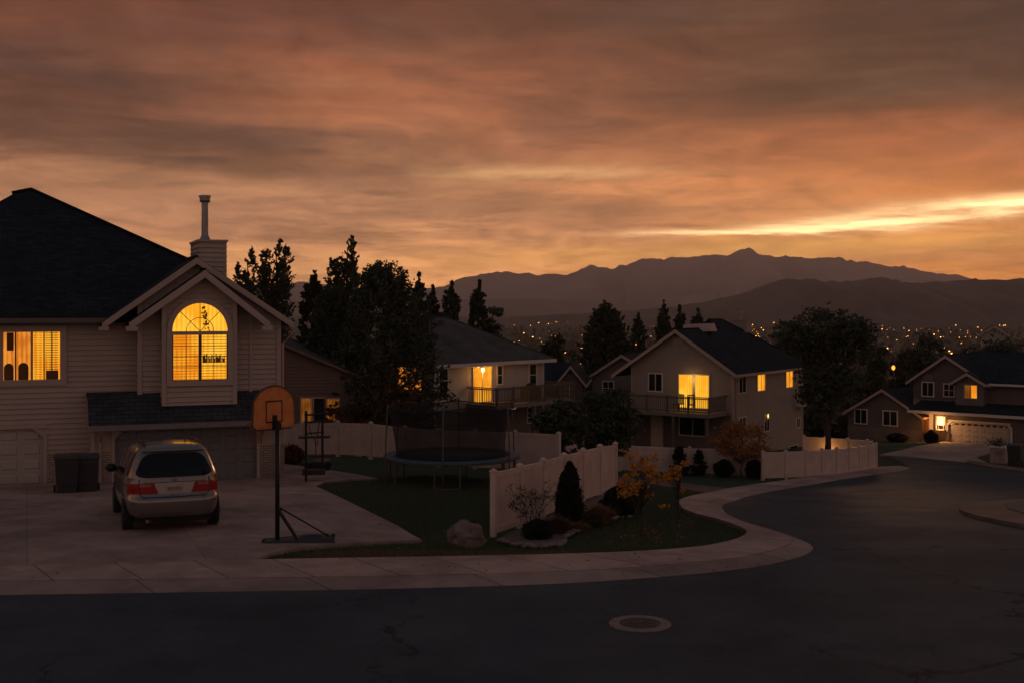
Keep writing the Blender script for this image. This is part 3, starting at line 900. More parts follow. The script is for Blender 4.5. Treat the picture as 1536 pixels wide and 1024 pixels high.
def concrete(name, c, joint, coord, rot=0, jw=.03, off=0.0, stain_or_shade=.75):
    m = bpy.data.materials.new(name); nt, N, L = nt_new(m); b = N['Principled BSDF']; b.inputs['Roughness'].default_value = .88; b.inputs['Specular IOR Level'].default_value = .2
    tc = N.new('ShaderNodeTexCoord'); mp = N.new('ShaderNodeMapping'); mp.inputs['Rotation'].default_value = (0, 0, rot); L.new(tc.outputs[coord], mp.inputs[0])
    br = N.new('ShaderNodeTexBrick'); br.inputs['Scale'].default_value = 1; br.inputs['Brick Width'].default_value = joint[0]; br.inputs['Row Height'].default_value = joint[1]; br.offset = off
    br.inputs['Mortar Size'].default_value = jw; br.inputs['Mortar Smooth'].default_value = .3
    br.inputs['Color1'].default_value = (*[x * .9 for x in c], 1); br.inputs['Color2'].default_value = (*[x * 1.08 for x in c], 1); br.inputs['Mortar'].default_value = (*[x * .42 for x in c], 1)
    L.new(mp.outputs[0], br.inputs['Vector'])
    n = N.new('ShaderNodeTexNoise'); n.inputs['Scale'].default_value = .9; n.inputs['Detail'].default_value = 9; n.inputs['Roughness'].default_value = .68; L.new(tc.outputs['Object'], n.inputs[0])
    r = N.new('ShaderNodeMapRange'); r.inputs['From Min'].default_value = .3; r.inputs['From Max'].default_value = .7; r.inputs['To Min'].default_value = stain_or_shade; r.inputs['To Max'].default_value = 1.15
    L.new(n.outputs['Fac'], r.inputs[0])
    bl = N.new('ShaderNodeTexNoise'); bl.inputs['Scale'].default_value = .33; bl.inputs['Detail'].default_value = 5; bl.inputs['Roughness'].default_value = .7; L.new(tc.outputs['Object'], bl.inputs[0])
    b2 = N.new('ShaderNodeMapRange'); b2.interpolation_type = 'SMOOTHSTEP'; b2.inputs['From Min'].default_value = .40; b2.inputs['From Max'].default_value = .56; b2.inputs['To Min'].default_value = .80; b2.inputs['To Max'].default_value = 1.05; L.new(bl.outputs['Fac'], b2.inputs[0])
    pm_ = N.new('ShaderNodeMath'); pm_.operation = 'MULTIPLY'; L.new(r.outputs[0], pm_.inputs[0]); L.new(b2.outputs[0], pm_.inputs[1])
    v = N.new('ShaderNodeVectorMath'); v.operation = 'SCALE'; L.new(br.outputs['Color'], v.inputs[0]); L.new(pm_.outputs[0], v.inputs['Scale']); L.new(v.outputs[0], b.inputs['Base Color'])
    n2 = N.new('ShaderNodeTexNoise'); n2.inputs['Scale'].default_value = 60; n2.inputs['Detail'].default_value = 3; L.new(tc.outputs['Object'], n2.inputs[0])
    bp = N.new('ShaderNodeBump'); bp.inputs['Strength'].default_value = .25; bp.inputs['Distance'].default_value = .01; L.new(n2.outputs['Fac'], bp.inputs['Height']); L.new(bp.outputs[0], b.inputs['Normal'])
    return m


GROUND = ground_mat(); ROAD = road_mat()
WALK = concrete('sidewalk_concrete', (.50, .345, .285), (1.6, 60), 'UV', jw=.022)
KERB = concrete('kerb_concrete', (.40, .29, .245), (3.2, 60), 'UV', jw=.02)
DRIVE = concrete('driveway_concrete', (.44, .31, .262), (3.4, 3.9), 'Object', rot=R(-22), jw=.007, stain_or_shade=.66)
GRAVEL = mat('gravel', (.15, .118, .10), .95, .45, 22, bump=1, bscale=30)
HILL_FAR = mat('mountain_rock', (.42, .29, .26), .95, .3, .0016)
HILL_NEAR = mat('hill_brush', (.095, .07, .064), .95, .3, .006, stain_or_shade=(.04, .031, .029))  # darker noise tone painted in for the shade of the hill folds
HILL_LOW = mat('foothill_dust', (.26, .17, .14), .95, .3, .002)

# ------------------------------------------------------------------ the ground sheet
ys = [-60, -20, -5, 0] + [2 + 2 * i for i in range(50)] + [105 + 8 * i for i in range(24)] + [320, 400, 520, 700, 900, 1200, 1600, 2100, 2800, 3600, 4600, 6000, 8000, 9800]
xs = [-8000, -4000, -2000, -1000, -500, -250, -120, -80, -60] + [-45 + 2.5 * i for i in range(41)] + [70, 90, 130, 250, 500, 1000, 2000, 4000, 8000]
mb = MB()
def road_off(x, y): return -.10
vg = [[mb.bm.verts.new((x, y, zg(x, y) - .02)) for x in xs] for y in ys]
for i in range(len(ys) - 1):
    for j in range(len(xs) - 1): mb.bm.faces.new((vg[i][j], vg[i][j + 1], vg[i + 1][j + 1], vg[i + 1][j]))
g = mb.build('ground', GROUND); g['kind'] = 'structure'

# kerb line, photo pixels -> terrain
OUTER = [(-330, 905), (-100, 897), (0, 893), (250, 889), (500, 885), (780, 878), (960, 868), (1100, 855), (1172, 843), (1214, 829), (1214, 816), (1165, 797), (1112, 781), (1086, 766), (1092, 754), (1150, 738), (1250, 721), (1345, 707), (1366, 701)]
MID = [(-330, 884), (-100, 879), (0, 877), (250, 873), (500, 870), (780, 864), (960, 855), (1090, 843), (1150, 832), (1184, 820), (1184, 811), (1142, 796), (1092, 781), (1066, 767), (1072, 752), (1138, 735), (1240, 717), (1330, 704), (1352, 700)]
INNER = [(-330, 863), (-100, 857), (0, 854), (250, 848), (500, 843), (780, 838), (940, 833), (1040, 826), (1095, 816), (1119, 805), (1112, 796), (1080, 784), (1040, 773), (1021, 763), (1026, 750), (1092, 735), (1190, 720), (1290, 707), (1318, 702)]
wp = lambda Q, n=8: [Vector((p.x, p.y)) for p in curve([(*G(*q)[:2], 0) for q in Q], n)]
O_, M_, I_ = wp(OUTER), wp(MID), wp(INNER)
right_top = [(1340, 688), (1322, 682), (1380, 685), (1449, 692), (1536, 706), (1660, 722)]
isl = [(1720, 760), (1560, 752), (1490, 755), (1447, 762), (1440, 769), (1470, 779), (1536, 792), (1640, 808)]
rp_ = [tuple(p) for p in O_] + [tuple(G(*q)[:2]) for q in right_top] + [(40, 52), (40, 3), (-40, 3), (-40, 23)]
rp_ = [tuple(O_[0] + Vector((-30, -2)))] + rp_[:-1] + [(-45, 3)]
road = drape('road', rp_, .012, ROAD)
strip('sidewalk', I_, M_, .10, .085, WALK, 200, 4)
strip('kerb', M_, O_, .075, .02, KERB, 200, 4)
# driveway and walks
dv = [(-330, 866), (-100, 860), (0, 856), (200, 851), (384, 846), (402, 834), (450, 824), (520, 818), (633, 813), (598, 792), (545, 766), (500, 744), (468, 729), (447, 724), (424, 722)]
dw = [tuple(G(*q)[:2]) for q in dv]
dw = dw[:-1] + [(-7.6, 41.6), (-27, 35), (-27, 25)]
drape('driveway', dw, .07, DRIVE, skirt=.2)
drape('garden_path', [tuple(G(*q)[:2]) for q in [(424, 724), (447, 727), (470, 731), (488, 724), (530, 720), (566, 719), (530, 712), (490, 706), (440, 699), (424, 697)]], .055, DRIVE, skirt=.2)
drape('footpath', [tuple(G(*q)[:2]) for q in [(926, 716), (960, 717), (1030, 726), (1106, 735), (1062, 741), (1012, 731), (926, 723)]], .06, WALK, skirt=.2)
drape('gravel_bed', [tuple(G(*q)[:2]) for q in [(744, 812), (765, 800), (806, 784), (845, 766), (890, 748), (923, 736), (952, 762), (945, 775), (905, 780), (868, 792), (850, 806), (846, 818), (800, 821)]], .045, GRAVEL, skirt=.1)
# far right corner: kerb, walk, stony bed
iw = [tuple(G(*q)[:2]) for q in isl]
drape('corner_sidewalk', [tuple(p) for p in wp(isl, 5)] , .11, WALK, skirt=.3)
drape('stony_bed', [tuple(G(*q)[:2]) for q in [(1720, 764), (1536, 757), (1507, 760), (1512, 768), (1536, 776), (1640, 790)]], .135, GRAVEL, skirt=.1)
# driveway of the far house
drape('far_driveway', [tuple(G(*q)[:2]) for q in [(1318, 683), (1380, 687), (1449, 694), (1490, 699), (1462, 686), (1524, 669), (1420, 662), (1378, 669)]], .06, DRIVE, skirt=.2)
drape('far_kerb', [tuple(G(*q)[:2]) for q in [(1452, 691), (1536, 704), (1660, 720), (1660, 725), (1536, 709), (1449, 695)]], .09, WALK, skirt=.2)

# ------------------------------------------------------------------ grass blades where the lawn meets the eye
def grass_patch(name, poly, n, h, seed=3):
    pts = [Vector((*G(*q)[:2], 0)) for q in poly]; tris = tessellate_polygon([pts]); rng = np.random.default_rng(seed)
    A = np.array([(pts[b] - pts[a]).cross(pts[c] - pts[a]).length for a, b, c in tris]); A /= A.sum()
    Q = np.empty((n, 3)); dr = np.zeros((n, 3)); dr[:, 2] = 1
    for i, t in enumerate(rng.choice(len(tris), n, p=A)):
        u, v = rng.random(2)
        if u + v > 1: u, v = 1 - u, 1 - v
        a, b, c = (pts[k] for k in tris[t]); p = a + (b - a) * u + (c - a) * v
        Q[i] = (p.x, p.y, zg(p.x, p.y) + h * .35 - .02)
    o = leaf_mesh(name, Q, h * .55, grass_m, None, seed, ratio=.14, dirs=dr)
    return tag(o, kind='stuff')


gp = grass_patch('grass', [(388, 844), (404, 834), (452, 825), (522, 819), (634, 814), (599, 792), (546, 766), (500, 744), (470, 730), (488, 724), (566, 719), (640, 712), (780, 722), (742, 806), (800, 821), (846, 818), (870, 792), (945, 776), (955, 762), (930, 738), (960, 722), (1012, 733), (1060, 742), (1022, 752),
                               (1020, 763), (1040, 773), (1080, 784), (1112, 796), (1118, 805), (1095, 815), (1040, 825), (940, 832), (780, 837), (500, 842)], 90000, .085)
tag(gp, 'short dark lawn grass with a few dry brown patches', 'grass')

# ------------------------------------------------------------------ mountains and hills
def range_mesh(name, prof, d, foot, back, m, seed, amp, n=260, rows=26, zf=-45):
    px = [p[0] for p in prof]; x0, x1 = px[0], px[-1]; mb = MB(); G_ = []
    for j in range(rows + 1):
        t = j / rows; row = []
        for i in range(n + 1):
            q = x0 + (x1 - x0) * i / n; py = np.interp(q, px, [p[1] for p in prof]); X = (q - CX) * d / F; ridge = H - (py - HY) * d / F
            if t <= .75:
                s = t / .75; y = d - foot * (1 - s)
                wv = Vector((X / foot * 4.2, s * 1.1, seed)); gul = noise.ridged_multi_fractal(wv, .9, 2.1, 6, 1.0, 2.0) - 1.0 if True else 0
                z = zf + (ridge - zf) * (s ** 1.35) + amp * gul * (s * (1 - s) * 4) * .55 + amp * .10 * noise.fractal(wv * 5, .8, 2, 4) * s
                z = min(z, zf + (ridge - zf) * (.15 + .85 * s) if s < .98 else z)
            else:
                s = (t - .75) / .25; y = d + back * s; z = ridge + (zf - ridge) * s ** 1.2
            row.append(mb.bm.verts.new((X, y, z)))
        G_.append(row)
    for j in range(rows):
        for i in range(n): mb.bm.faces.new((G_[j][i], G_[j][i + 1], G_[j + 1][i + 1], G_[j + 1][i]))
    o = mb.build(name, m, smooth=True); o['kind'] = 'structure'
    return o


far = [(-900, 432), (-300, 428), (0, 430), (300, 426), (420, 424), (452, 420), (480, 424), (560, 432), (640, 432), (665, 430), (700, 413), (735, 408), (760, 403.5), (785, 409), (812, 411), (850, 410), (872, 400), (886, 395.5), (905, 398), (922, 400), (948, 391), (972, 384), (1002, 386), (1030, 382), (1056, 378.5), (1090, 379.5), (1105, 375), (1120, 370),
       (1136, 375), (1150, 378.5), (1175, 381), (1200, 384), (1222, 382), (1252, 384), (1292, 391), (1318, 395), (1335, 400), (1352, 396.5), (1372, 403), (1398, 409), (1430, 410.5), (1450, 417), (1500, 426), (1700, 430), (2500, 436)]
hr = random.Random(4)
def jag(P, k, a):
    out = []
    for p, q in zip(P, P[1:]):
        for i in range(k): t = i / k; out.append((p[0] + (q[0] - p[0]) * t, p[1] + (q[1] - p[1]) * t + (hr.uniform(-a, a) if i else 0)))
    return out + [P[-1]]
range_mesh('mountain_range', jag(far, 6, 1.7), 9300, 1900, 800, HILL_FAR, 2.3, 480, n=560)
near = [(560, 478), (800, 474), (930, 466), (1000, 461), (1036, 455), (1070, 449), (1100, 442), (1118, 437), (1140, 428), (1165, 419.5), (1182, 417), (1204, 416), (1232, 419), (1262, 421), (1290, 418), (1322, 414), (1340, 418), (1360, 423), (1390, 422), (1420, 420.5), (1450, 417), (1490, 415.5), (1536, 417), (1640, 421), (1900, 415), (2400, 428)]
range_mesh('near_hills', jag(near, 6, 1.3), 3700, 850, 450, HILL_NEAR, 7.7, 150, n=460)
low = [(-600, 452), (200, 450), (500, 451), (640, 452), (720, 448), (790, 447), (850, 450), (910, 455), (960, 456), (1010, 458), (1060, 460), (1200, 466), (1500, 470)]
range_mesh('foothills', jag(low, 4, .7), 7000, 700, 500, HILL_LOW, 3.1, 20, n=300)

# the air
hz = MB(); hz.hexa([(-9300, -70, -52), (9300, -70, -52), (9300, 10400, -52), (-9300, 10400, -52)], [(-9300, -70, 510), (9300, -70, 510), (9300, 10400, 510), (-9300, 10400, 510)])
hm = bpy.data.materials.new('haze_air'); nt_, N_, L_ = nt_new(hm)
for n in list(N_): N_.remove(n)
ho = N_.new('ShaderNodeOutputMaterial'); hv = N_.new('ShaderNodeVolumePrincipled'); hv.inputs['Color'].default_value = (.95, .90, .92, 1); hv.inputs['Density'].default_value = HAZE_D; hv.inputs['Anisotropy'].default_value = .45
L_.new(hv.outputs[0], ho.inputs['Volume'])
if HAZE_D > 0: tag(hz.build('haze', hm), kind='stuff')
# ================================================================== the near house on the left
z1 = zg(-8.72, 41) + .06
h = House('suburban_house', 'nearest beige two storey house, at left, with a glowing arched window', 385, 41, z1, 22)
rt = h.root
main = h.wall(0, .7); wing = h.wall(0, 0); bay = h.wall(0, -.55)
A = lambda W, px, py=520: W.px(px, py)[0]
Wz = lambda W, px, py: W.px(px, py)[1]
eave = Wz(main, 100, 481)
aL = A(main, -300); aWing = A(wing, 207); aR = A(wing, 420)
gtop1 = Wz(main, 30, 643); gl0, gl1 = A(main, -75, 690), A(main, 65, 690)
wb = -.5
mb = MB()
# main wall: round the small garage opening (with clipped upper corners)
main.siding(mb, [(aL, wb), (gl0, wb), (gl0, gtop1), (aL, gtop1)])
main.siding(mb, [(gl1, wb), (aWing + .05, wb), (aWing + .05, gtop1), (gl1, gtop1)])
main.siding(mb, [(aL, gtop1), (aWing + .05, gtop1), (aWing + .05, eave), (aL, eave)])
ch = .28
main.poly(mb, [(gl1 + .01, gtop1), (gl1 - ch, gtop1), (gl1 + .01, gtop1 - ch)], -.1, .004)
# wing front above the skirt roof, with its gable
skt = Wz(wing, 230, 590)
apex = wing.px(293, 386, .0); fL = wing.px(152, 483); fR = wing.px(437, 483)
we = (fL[1] + fR[1]) / 2
kx = (aWing - fL[0]) / (apex[0] - fL[0]); wl = we + (apex[1] - we) * kx; kr = (fR[0] - aR) / (fR[0] - apex[0]); wr = we + (apex[1] - we) * kr
wing.siding(mb, [(aWing, skt - .5), (aR, skt - .5), (aR, wr - .12), (apex[0], apex[1] - .12), (aWing, wl - .12)])
# garage front below: pillars and header
ag0 = A(wing, 137, 690); go0 = A(wing, 172, 690); go1 = A(wing, 385, 690); agR = A(wing, 425, 690)
gt2 = Wz(wing, 280, 640); bt = Wz(wing, 405, 666)
wing.siding(mb, [(ag0, bt), (go0, bt), (go0, skt - .55), (ag0, skt - .55)]); wing.siding(mb, [(go1, bt), (agR, bt), (agR, skt - .55), (go1, skt - .55)])
wing.siding(mb, [(go0, gt2), (go1, gt2), (go1, skt - .55), (go0, skt - .55)])
wing.poly(mb, [(ag0 + .01, wb), (go0 - .01, wb), (go0 - .01, bt), (ag0 + .01, bt)], -.3, .0); wing.poly(mb, [(go1 + .01, wb), (agR - .01, wb), (agR - .01, bt), (go1 + .01, bt)], -.3, .0)
for (x, sgn) in ((go0 - .01, 1), (go1 + .01, -1)):
    wing.poly(mb, [(x, gt2), (x + sgn * .34, gt2), (x, gt2 - .34)], -.1, .003)
side = h.wall(ag0, .7, -90)                       # left return of the garage
side.siding(mb, [(0, wb), (.7, wb), (.7, Wz(wing, 137, 640)), (0, Wz(main, 125, 600))])
side2 = h.wall(aWing, .7, -90); side2.siding(mb, [(0, skt - .4), (.7, skt - .4), (.7, wl - .2), (0, wl - .2)])
# the far side and back
h.wall(aR, 0, 90).siding(mb, [(0, wb), (9.6, wb), (9.6, we), (0, we)])
mb.box(((aL + aR) / 2, 9.7, (eave + wb) / 2 - .05), (aR - aL, .2, eave - wb - .1)); mb.box((aL + .1, 5, (eave + wb) / 2 - .05), (.2, 9.0, eave - wb - .1))
mb.build('wall', siding_beige, rt)
# bay
b0, b1 = A(bay, 243), A(bay, 355); bb = Wz(bay, 300, 607)
bap = bay.px(305, 405); bfL = bay.px(192, 483); bfR = bay.px(402, 483); bwe = (bfL[1] + bfR[1]) / 2
f = lambda a: bwe + (bap[1] - bwe) * ((a - bfL[0]) / (bap[0] - bfL[0]) if a < bap[0] else (bfR[0] - a) / (bfR[0] - bap[0]))
mb = MB()
bay.siding(mb, [(b0, bb), (b1, bb), (b1, f(b1) - .14), (bap[0], bap[1] - .14), (b0, f(b0) - .14)])
bs = h.wall(b0, 0, -90); bs.siding(mb, [(0, bb), (.55, bb), (.55, f(b0) - .2), (0, f(b0) - .2)])
bs = h.wall(b1, -.55, 90); bs.siding(mb, [(0, bb), (.55, bb), (.55, f(b1) - .2), (0, f(b1) - .2)])
bayo = mb.build('bay', siding_beige, rt)
mb = MB()                                          # corner boards of the bay
for a in (b0, b1 - .13): bay.box(mb, a - .01, a + .14, bb, f(a + .06) - .2, .017, .04)
mb.build('corner_board', trim_rose, bayo)
mb = MB(); wing.box(mb, aWing - .02, aWing + .12, skt - .3, wl - .15, .018, .045); wing.box(mb, aR - .12, aR + .03, skt - .5, wr - .1, .018, .045)
wing.box(mb, A(wing, 374), A(wing, 377) + .03, skt - .3, wl + .1, .017, .035)
wing.box(mb, ag0 - .02, ag0 + .11, bt, Wz(wing, 137, 642), .018, .045); mb.build('corner_board', trim_rose, rt)
# brick wainscot
mb = MB(); wing.brick(mb, ag0 - .03, go0 - .1, wb, bt, 0, .05); wing.brick(mb, go1 + .1, agR + .03, wb, bt, 0, .05)
bt1 = Wz(main, 100, 678); main.brick(mb, gl1 + .12, ag0, wb, bt1, 0, .05); mb.build('brick_wainscot', brick_pale, rt)
mb = MB(); wing.box(mb, ag0 - .05, go0 - .1, bt, bt + .05, .018, .075); wing.box(mb, go1 + .1, agR + .05, bt, bt + .05, .018, .075); main.box(mb, gl1 + .12, ag0, bt1, bt1 + .05, .018, .075); mb.build('brick_cap', trim_rose, rt)
# garage doors with casings
wing.garage_door(172, 385, 640, 0, garage_grey, out=-.16, rows=4, cols=8)
main.garage_door(-75, 65, 643, 0, garage_white, out=-.14, rows=4, cols=4)
mb = MB()
wing.box(mb, go0 - .1, go0, 0, gt2, .0, .055); wing.box(mb, go1, go1 + .1, 0, gt2, .0, .055); wing.box(mb, go0 - .1, go1 + .1, gt2, gt2 + .09, .017, .056)
wing.poly(mb, [(go0, gt2), (go0 + .36, gt2), (go0 + .27, gt2 - .002), (go0, gt2 - .29)], .0, .05)
mb.build('garage_casing', trim_rose, rt)
mb = MB()
main.box(mb, gl1, gl1 + .11, 0, gtop1 - ch, .0, .055); main.box(mb, gl0 - .1, gl0, 0, gtop1, 0, .055); main.box(mb, gl0 - .1, gl1 + .1, gtop1 + .01, gtop1 + .14, .017, .056)
main.poly(mb, [(gl1 + .11, gtop1 - ch), (gl1 + .11, gtop1 - ch + .08), (gl1 - ch + .05, gtop1 + .01), (gl1 - ch - .06, gtop1 + .01), (gl1, gtop1 - ch)], .0, .05)
mb.build('garage_casing', trim_rose, rt)
# roofs
at = h.at
mb = MB()
A1, A0 = at(46, 284, 7.5), at(22, 290, 7.5)
El, Er, K = at(-320, 479, .2), at(212, 479, .2), at(252, 377, 5.0)
El.z = Er.z = eave + .1
n_ = (A1 - El).cross(Er - El)                      # keep the front plane flat
K.z = El.z - (n_.x * (K.x - El.x) + n_.y * (K.y - El.y)) / n_.z
d_ = h.ray(286, 391.7); t_ = n_.dot(El - h.c) / n_.dot(d_); K = h.c + d_ * t_
B = Vector((apex[0] + .3, 10.3, eave + .1))
mb.slab([El, Er, K, A1, A0], .16); mb.slab([A1, K, Vector((K.x + .1, 10.3, K.z - .1)), Vector((A1.x, 10.3, A1.z - 2.2))], .16)
mb.slab([A0, A1, Vector((A1.x, 10.3, A1.z - 2.2)), Vector((El.x, 10.3, El.z))], .16); mb.slab([El, A0, Vector((El.x, 10.3, El.z))], .16)
mb.tube([A0 + Vector((-.1, 0, .0)), A1, K], .075, 6)
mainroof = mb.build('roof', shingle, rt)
mb = MB(); fr = -.38
RA = Vector((apex[0], fr, apex[1])); RL = Vector((fL[0], fr, we)); RR = Vector((fR[0], fr, we)); bk = Vector((0, 10.2 - fr, 0))
mb.slab([RL, RA, RA + bk, RL + bk], .14); mb.slab([RA, RR, RR + bk, RA + bk], .14)
mb.tube([RA + Vector((0, .05, .01)), RA + bk + Vector((0, 0, .01))], .06, 6)
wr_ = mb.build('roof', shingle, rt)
mb = MB()
for p, q in ((RL, RA), (RA, RR)): mb.board(p - Vector((0, .002, .015)), q - Vector((0, .002, .015)), .22, .03, (0, -1, 0))
mb.box((RL.x + .06, fr + .1, RL.z - .19), (.3, .25, .12))
mb.build('fascia', trim_rose, wr_)
mb = MB(); fb = -.98
BA = Vector((bap[0], fb, bap[1])); BL = Vector((bfL[0], fb, bwe)); BR = Vector((bfR[0], fb, bwe)); bk2 = Vector((0, 2.6, 0))
mb.slab([BL, BA, BA + bk2, BL + bk2], .12); mb.slab([BA, BR, BR + bk2, BA + bk2], .12); mb.tube([BA + Vector((0, .05, .01)), BA + bk2], .055, 6)
br_ = mb.build('roof', shingle, bayo)
mb = MB()
for p, q in ((BL, BA), (BA, BR)): mb.board(p - Vector((0, .002, .012)), q - Vector((0, .002, .012)), .25, .03, (0, -1, 0))
mb.box((BL.x + .1, fb + .2, BL.z - .2), (.34, .5, .14)); mb.box((BR.x - .1, fb + .2, BR.z - .2), (.34, .5, .14))
for p, q in ((BL, BA), (BA, BR)):                   # soffit boards under the rakes
    mb.hexa([p + Vector((0, .03, -.16)), q + Vector((0, .03, -.16)), q + Vector((0, .42, -.16)), p + Vector((0, .42, -.16))], [p + Vector((0, .03, -.135)), q + Vector((0, .03, -.135)), q + Vector((0, .42, -.135)), p + Vector((0, .42, -.135))])
mb.build('fascia', trim_rose, br_)
# skirt roof over the garage
mb = MB(); s0 = wing.px(128, 590); g0 = wing.px(133, 638, .95); g1 = wing.px(386, 629, .95); top = Wz(wing, 300, 587)
xg0, xg1 = g0[0], agR + .12; wg = (g0[1] + g1[1]) / 2
mb.slab([Vector((xg0, -.95, wg)), Vector((xg1, -.95, wg)), Vector((xg1, 0, top)), Vector((xg0, 0, top))], .12)
mb.slab([Vector((xg0, 0, top)), Vector((aWing - .02, 0, top)), Vector((aWing - .02, .69, top + .42)), Vector((xg0, .69, top + .42))], .12) if False else mb.slab([Vector((xg0, 0, top)), Vector((aWing - .02, 0, top)), Vector((aWing - .02, .69, top + .02)), Vector((xg0, .69, top + .02))], .12)
sk = mb.build('skirt_roof', shingle_skirt, rt)
mb = MB(); mb.board((xg0, -.955, wg - .01), (xg1, -.955, wg - .01), .17, .1, (0, -1, 0)); mb.build('gutter', mat('gutter_grey', (.20, .18, .175), .5, .1), sk)
mb = MB(); mb.box(((xg0 + xg1) / 2, -.47, wg - .16), (xg1 - xg0 - .05, .92, .03)); mb.board((xg0 + .02, -.95, wg - .13), (xg0 + .02, .68, wg - .13), .02, .03, (-1, 0, 0))
mb.hexa([Vector((xg0 + .01, -.93, wg - .15)), Vector((xg0 + .01, .68, wg - .15)), Vector((xg0 + .01, .68, top - .12)), Vector((xg0 + .01, 0, top - .12))], [Vector((xg0 + .05, -.93, wg - .15)), Vector((xg0 + .05, .68, wg - .15)), Vector((xg0 + .05, .68, top - .12)), Vector((xg0 + .05, 0, top - .12))])
mb.build('soffit', trim_rose, sk)
dsx = A(wing, 150, 660)
mb = MB(); mb.tube([(dsx, -.98, wg - .15), (dsx, -.9, wg - .25), (dsx, -.1, wg - .62), (dsx, -.1, .1)], .045, 8); mb.build('downspout', trim_rose, rt)
# main gutter and right corner downspout
mb = MB(); mb.board((El.x, .19, eave + .09), (A(main, 158) + .1, .19, eave + .09), .16, .11, (0, -1, 0)); mb.box(((El.x + aWing) / 2, .45, eave - .1), (aWing - El.x, .48, .03)); mb.build('gutter', mat('gutter_dark', (.12, .10, .095), .5, .1), mainroof)
mb = MB(); mb.box((RR.x - .02, 4.8, RR.z - .2), (.1, 10, .12)); mb.tube([(RR.x, fr + .15, RR.z - .22), (RR.x - .02, fr + .15, RR.z - .42), (aR + .1, .05, RR.z - .75), (aR + .1, .05, .15)], .045, 8); mb.build('downspout', trim_rose, rt)
# chimney
c0 = at(298, 362, 3.2); c1 = at(340, 362, 3.2); ctop = c0.z; ww = c1.x - c0.x
mb = MB()
cw = h.wall(c0.x, 3.2); cw.siding(mb, [(0, we), (ww, we), (ww, ctop), (0, ctop)]); cs = h.wall(c0.x, 5.5, -90); cs.siding(mb, [(0, we), (2.3, we), (2.3, ctop), (0, ctop)])
h.wall(c1.x, 3.2, 90).siding(mb, [(0, we), (2.3, we), (2.3, ctop), (0, ctop)]); mb.box((c0.x + ww / 2, 5.45, (we + ctop) / 2), (ww, .1, ctop - we))
chim = mb.build('chimney', siding_beige, rt)
mb = MB(); mb.box((c0.x + ww / 2, 4.35, ctop + .03), (ww + .1, 2.42, .07)); mb.build('chimney_cap', trim_rose, chim)
fp = at(307.5, 361, 4.3); ft = at(307.5, 293, 4.3); hh = ft.z - ctop - .06
mb = MB(); mb.lathe([(.2, 0), (.2, .06), (.13, .22), (.125, hh - .28), (.18, hh - .27), (.2, hh - .2), (.2, hh - .1), (.23, hh - .09), (.23, hh - .02), (.1, hh)], 20, (fp.x, 4.3, ctop + .06)); mb.build('flue', grey_metal, chim, smooth=False)
# windows
def room_window(W, px0, py0, px1, py1):
    pass
wo1 = main.window(5, 498, 90, 569, lit_orange, trim_rose, trim=.2, cols=2, out=.01, sash=.07, swap=lit_warm)
a0, wt_ = main.px(5, 498, .02); a1, wb_ = main.px(90, 569, .02)
mb = MB()
n = 20
for i in range(n):
    w = wb_ + (wt_ - wb_) * (i + .5) / n
    main.box(mb, a0 + (a1 - a0) * .74, a0 + (a1 - a0) * .97, w - .012, w + .008, .044, .052); main.box(mb, a0 + (a1 - a0) * .53, a0 + (a1 - a0) * .70, w - .006, w + .004, .044, .05)
for t in (.715, .855): main.box(mb, a0 + (a1 - a0) * t - .02, a0 + (a1 - a0) * t + .02, wb_, wt_, .045, .056)
mb.build('shutter', slat_shade, wo1)
mb = MB(); hgt = wt_ - wb_; wid = a1 - a0
def chairback(t0, t1, top):
    c = (t0 + t1) / 2; r = (t1 - t0) / 2; pts = [(a0 + wid * t0, wb_ + .02), (a0 + wid * t1, wb_ + .02)]
    for k in range(9):
        q = PI * k / 8; pts.append((a0 + wid * (c + r * math.cos(q)), wb_ + hgt * (top - .1 + .1 * math.sin(q))))
    main.poly(mb, pts, .041, .047)
chairback(.01, .18, .36); chairback(.26, .44, .37); main.box(mb, a0 + wid * .75, a0 + wid * .97, wb_ + .02, wb_ + hgt * .2, .0535, .058)
main.box(mb, a0 + wid * .06, a0 + wid * .18, wb_ + hgt * .62, wt_ - .02, .041, .046); main.box(mb, a0 + wid * .2, a0 + wid * .225, wb_, wt_, .0415, .047)
mb.build('furniture_outline', mat('indoor_shadow', (.16, .07, .025), .8, .2), wo1)
# arched window in the bay
a0, ws = bay.px(258, 498); a1, wbt = bay.px(341, 569); wtp = Wz(bay, 300, 455); ac = (a0 + a1) / 2; rx = (a1 - a0) / 2; ry = wtp - ws; NN = 24; tr = .17
arc = lambda k, r1, r2: (ac + (rx + r1) * math.cos(PI * k / NN), ws + (ry + r2) * math.sin(PI * k / NN))
mb = MB()
for k in range(NN): bay.poly(mb, [arc(k, 0, 0), arc(k, tr, tr), arc(k + 1, tr, tr), arc(k + 1, 0, 0)], .0, .09)
bay.box(mb, a0 - tr, a0, wbt - tr, ws, .0, .09); bay.box(mb, a1, a1 + tr, wbt - tr, ws, .0, .09); bay.box(mb, a0, a1, wbt - tr, wbt, .0, .089)
bay.box(mb, a0, a1, ws - .1, ws + .02, .02, .085)
wo2 = mb.build('arched_window', trim_rose, rt)
mb = MB(); bay.box(mb, ac - .05, ac + .05, wbt, ws - .1, .04, .08); bay.box(mb, a0, a0 + .035, wbt, ws - .1, .04, .075); bay.box(mb, a1 - .035, a1, wbt, ws - .1, .04, .075)
bay.box(mb, a0, a1, wbt, wbt + .03, .041, .074)
mb.build('sash', mat('sash_brown', (.10, .06, .04), .6, .1), wo2)
mb = MB(); bay.poly(mb, [arc(k, 0, 0) for k in range(NN + 1)], .028, .03); mb.build('pane', lit_bright, wo2)
mb = MB(); bay.box(mb, a0, ac, wbt, ws - .05, .027, .03); mb.build('pane', lit_warm, wo2)
